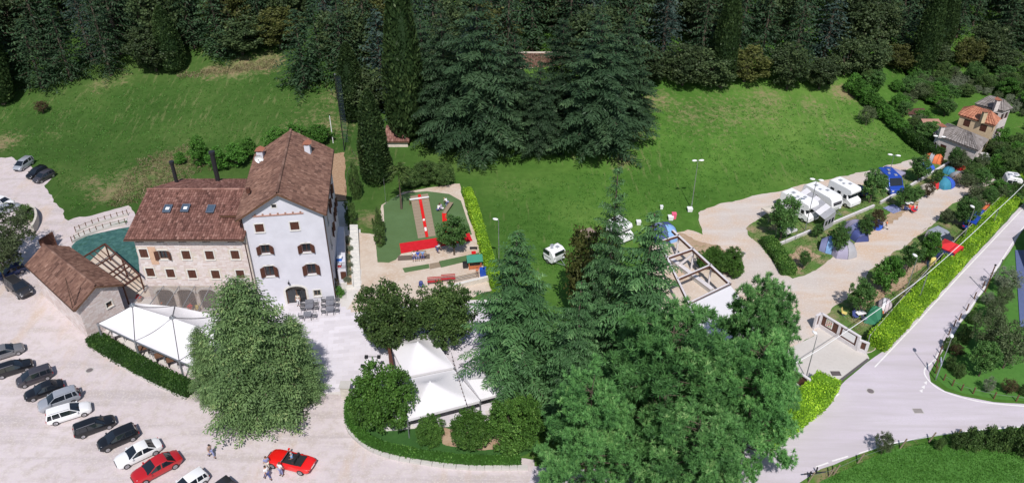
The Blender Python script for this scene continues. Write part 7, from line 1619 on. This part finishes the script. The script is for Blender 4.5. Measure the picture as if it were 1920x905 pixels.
def figure(pose):
    p = POSE[pose]; V = Vector; pel, ch, nk, hd = V(p['pel']), V(p['chest']), V(p['neck']), V(p['head']); sp = (pel + ch) / 2; N, E_ = [], []
    def add(c, r, par=None): N.append((tuple(c), r)); (E_.append((par, len(N) - 1)) if par is not None else None); return len(N) - 1
    a = add(pel, (.15, .11)); b = add(sp, (.13, .10), a); c = add(ch, (.16, .11), b); n = add(nk, .058, c); h = add(hd, (.078, .095), n); up = (hd - nk).normalized(); add(hd + up * .10, (.068, .08), h)
    fw = V((0, 1, -.1)).normalized() if pose != 'bend' else V((0, .5, -.85)); add(hd + fw * .105 + up * .0, .014, h)
    for s, i in ((-1, 0), (1, 1)):
        add(hd + V((s * .085, 0, 0)), .014, h)
        sh = add(ch + V((s * .18, 0, .05)), .062, c); e = add(p['el'][i], .042, sh); w_ = V(p['wr'][i]); wi = add(w_, .028, e); d = (w_ - V(p['el'][i])).normalized(); pc = add(w_ + d * .06, (.034, .022), wi)
        sd = V((0, 1, 0)) if abs(d.y) < .8 else V((1, 0, 0))
        for k, (o_, l_) in enumerate(((-.030, .070), (-.010, .085), (.010, .08), (.028, .065))): f1 = add(w_ + d * (.06 + l_ * .55) + sd * o_ * 1.1, .0085, pc); add(w_ + d * (.06 + l_) + sd * o_ * 1.2 + V((-s * .022, 0, 0)), .007, f1)
        add(w_ + d * .055 + sd * -.055, .010, wi)
        hp = add(pel + V((s * .10, 0, -.04)), .085, a); k = add(p['kn'][i], .062, hp); an = V(p['an'][i]); ai = add(an, .042, k); add(an + V((s * .02, .16, -.05)), (.042, .03), ai)
    body = skin_mesh('body', N, E_, SKIN)
    N, E_ = [], []; a = add(pel + V((0, 0, .0)), (.165, .125)); b = add(sp, (.15, .12), a); c = add(ch, (.18, .13), b); add(ch + (nk - ch) * .5, .09, c)
    for s, i in ((-1, 0), (1, 1)): sh = add(ch + V((s * .18, 0, .05)), .08, c); add((ch + V((s * .18, 0, .05))).lerp(V(p['el'][i]), .75), .066, sh)
    shirt = skin_mesh('shirt', N, E_, TC['white'])
    N, E_ = [], []; a = add(pel + V((0, 0, .03)), (.165, .128))
    for s, i in ((-1, 0), (1, 1)): hp = add(pel + V((s * .10, 0, -.04)), .10, a); k = add(p['kn'][i], .076, hp); add(V(p['kn'][i]).lerp(V(p['an'][i]), .85), .056, k)
    tr = skin_mesh('trousers', N, E_, TC['navy'])
    mb = MB(); q = hd + up * .035 + V((0, -.018, 0)); mb.ball(q, .112, 10, 6, 1.05, math.pi * .58); me = bpy.data.meshes.new('hair'); me.from_pydata(mb.v, [], mb.f); me.materials.append(HAIR['dark']); me.polygons.foreach_set('use_smooth', [True] * len(me.polygons))
    mb = MB()
    for i in (0, 1): an = V(p['an'][i]); mb.box(an.x - .05, an.x + .05, an.y - .08, an.y + .20, an.z - .088, an.z - .005)
    ms = bpy.data.meshes.new('shoes'); ms.from_pydata(mb.v, [], mb.f); ms.materials.append(DARK)
    return [('body', body), ('shirt', shirt), ('trousers', tr), ('hair', me), ('shoes', ms)]
FIG = {}
def variant(me, m):
    if me.materials[0] == m: return me
    k = me.name.split('.')[0] + '_' + str(id(me)) + m.name; r = bpy.data.meshes.get(k[:60])
    if r is None: r = me.copy(); r.name = k[:60]; r.materials[0] = m
    return r
def person(px, py, pose, yaw, shirt, trousers, hair, label, z=.05, sc=1.0, dz=0.0):
    if pose not in FIG: FIG[pose] = figure(pose)
    c = P(px, py, dz); t = thing('person', label, 'person', (c.x, c.y, z + dz), yaw); t.scale = (sc,) * 3; cm = {'shirt': TC[shirt], 'trousers': TC[trousers], 'hair': HAIR[hair]}
    for nm, me in FIG[pose]: link(nm, variant(me, cm[nm]) if nm in cm else me, t)
    return t
person(397, 856, 'walk', -2.2, 'brown', 'slate', 'dark', 'person in a brown top striding across the gravel below the big conifer', .02)
person(503, 880, 'stand', .5, 'slate', 'cream', 'brown', 'person in a blue shirt beside the nose of the red convertible', .02)
person(503, 898, 'walk', .9, 'white', 'navy', 'dark', 'person in a white shirt at the bottom edge near the red convertible', .02)
person(528, 891, 'stand', -.4, 'white', 'slate', 'brown', 'person in white with blue trousers below the door of the red convertible', .02)
rc = P(546, 864, .7); person(550, 866, 'sit', math.pi / 2 + .1, 'sky', 'navy', 'grey', 'driver in a pale blue shirt sitting in the red convertible', 0, 1, .28)
person(838, 388, 'bend', .8, 'white', 'slate', 'fair', 'person in white with a red cap at the top of the bent chute')
person(822, 396, 'crouch', -.6, 'white', 'navy', 'dark', 'person in white crouching on the turf beside the sled lane'); person(828, 394, 'crouch', .9, 'lilac', 'white', 'brown', 'second person crouching on the turf, in lilac')
person(821, 474, 'bend', -1.3, 'white', 'navy', 'dark', 'person in white bending over below the red carpet')
person(838, 458, 'stand', .3, 'sky', 'navy', 'brown', 'child in pale blue standing under the little fruit tree', sc=.75)
for x, c1, c2, h, l in ((777, 'white', 'navy', 'brown', 'leftmost of the three people on the grey bench, in white'), (784, 'blue', 'slate', 'dark', 'middle person on the grey bench, in bright blue'), (793, 'sky', 'navy', 'fair', 'rightmost person on the grey bench, in pale blue')):
    person(x, 485 - (x - 784) * .1, 'sit', math.pi + .1, c1, c2, h, l)
person(1601, 582, 'stand', 1.2, 'white', 'navy', 'dark', 'person in a white shirt standing beside the green tent')
person(1716, 399, 'sit', 1.0, 'red', 'navy', 'brown', 'person in red sitting at the camp table'); person(1703, 397, 'sit', -.8, 'orange', 'slate', 'dark', 'person in orange sitting at the camp table')
person(1660, 430, 'walk', .8, 'orange', 'cream', 'brown', 'person in orange walking on the lane by the small blue tent', sc=.8)
person(895, 517, 'stand', .4, 'orange', 'brown', 'dark', 'child in orange by the blue bins', sc=.7)
person(561, 573, 'stand', 3.0, 'cream', 'white', 'brown', 'person in pale clothes standing in the arched doorway')

# ------------------------------------------------------------------ grass: short tufts that break up the lawns and meadows
def tufts(name, region, n, lm, hgt, wid, label, seed, zoff=0.0, z=0.0):
    rg = np.random.default_rng(seed); xs_ = [q[0] for q in region]; ys_ = [q[1] for q in region]; out = []
    px = rg.uniform(min(xs_), max(xs_), n * 3); py = rg.uniform(min(ys_), max(ys_), n * 3); k = inside(px, py, region); px, py = px[k][:n], py[k][:n]
    C = np.array([(*tuple(G(a, b)),) for a, b in zip(px, py)]); m = 5; C = np.repeat(C, m, 0); nn = len(C); C[:, :2] += rg.normal(size=(nn, 2)) * .22; L = hgt * (.6 + .8 * rg.random(nn)); C[:, 2] = np.array([height(a, b) for a, b in C[:, :2]]) + L * .35 + zoff
    D = rg.normal(size=(nn, 3)) * .55 + [0, 0, 1]; me = crown_mesh(name, C, D, wid * (.6 + .8 * rg.random(nn)), L, rg, LEAF[lm], rg.random(nn)); o = link(name, me); o['kind'] = 'stuff'; return o
left_m = [(0, 200), (200, 165), (350, 150), (520, 130), (640, 150), (650, 270), (480, 262), (350, 300), (260, 370), (140, 400), (95, 330), (40, 292), (0, 285)]
right_m = [(1220, 195), (1350, 195), (1440, 185), (1530, 205), (1580, 180), (1730, 285), (1600, 318), (1470, 348), (1345, 378), (1300, 395), (1240, 400), (950, 560), (925, 350), (1010, 330), (1180, 320)]
tufts('meadow_grass', left_m, 2600, 'grass', .18, .14, '', 1); tufts('meadow_grass', right_m, 3000, 'grass', .18, .14, '', 2)
tufts('dry_grass', [(200, 390), (260, 300), (360, 270), (420, 310), (330, 345), (250, 385)], 700, 'weed', .4, .09, '', 3); tufts('dry_grass', [(330, 140), (520, 112), (520, 130), (420, 140), (340, 150)], 300, 'weed', .5, .1, '', 4)
tufts('verge_grass', [(1540, 903), (1610, 866), (1665, 845), (1740, 830), (1800, 823), (1920, 845), (1920, 905)], 3000, 'grass', .16, .08, '', 5)
tufts('camp_grass', [(1404, 440), (1440, 400), (1560, 368), (1640, 343), (1750, 303), (1800, 312), (1740, 360), (1660, 410), (1590, 460), (1520, 508), (1485, 518)], 1500, 'grass', .2, .06, '', 6, .03); tufts('camp_grass', [(1893, 338), (1905, 352), (1640, 650), (1570, 600), (1600, 550), (1690, 470), (1780, 395), (1850, 352)], 1500, 'weed', .2, .06, '', 7, .03)
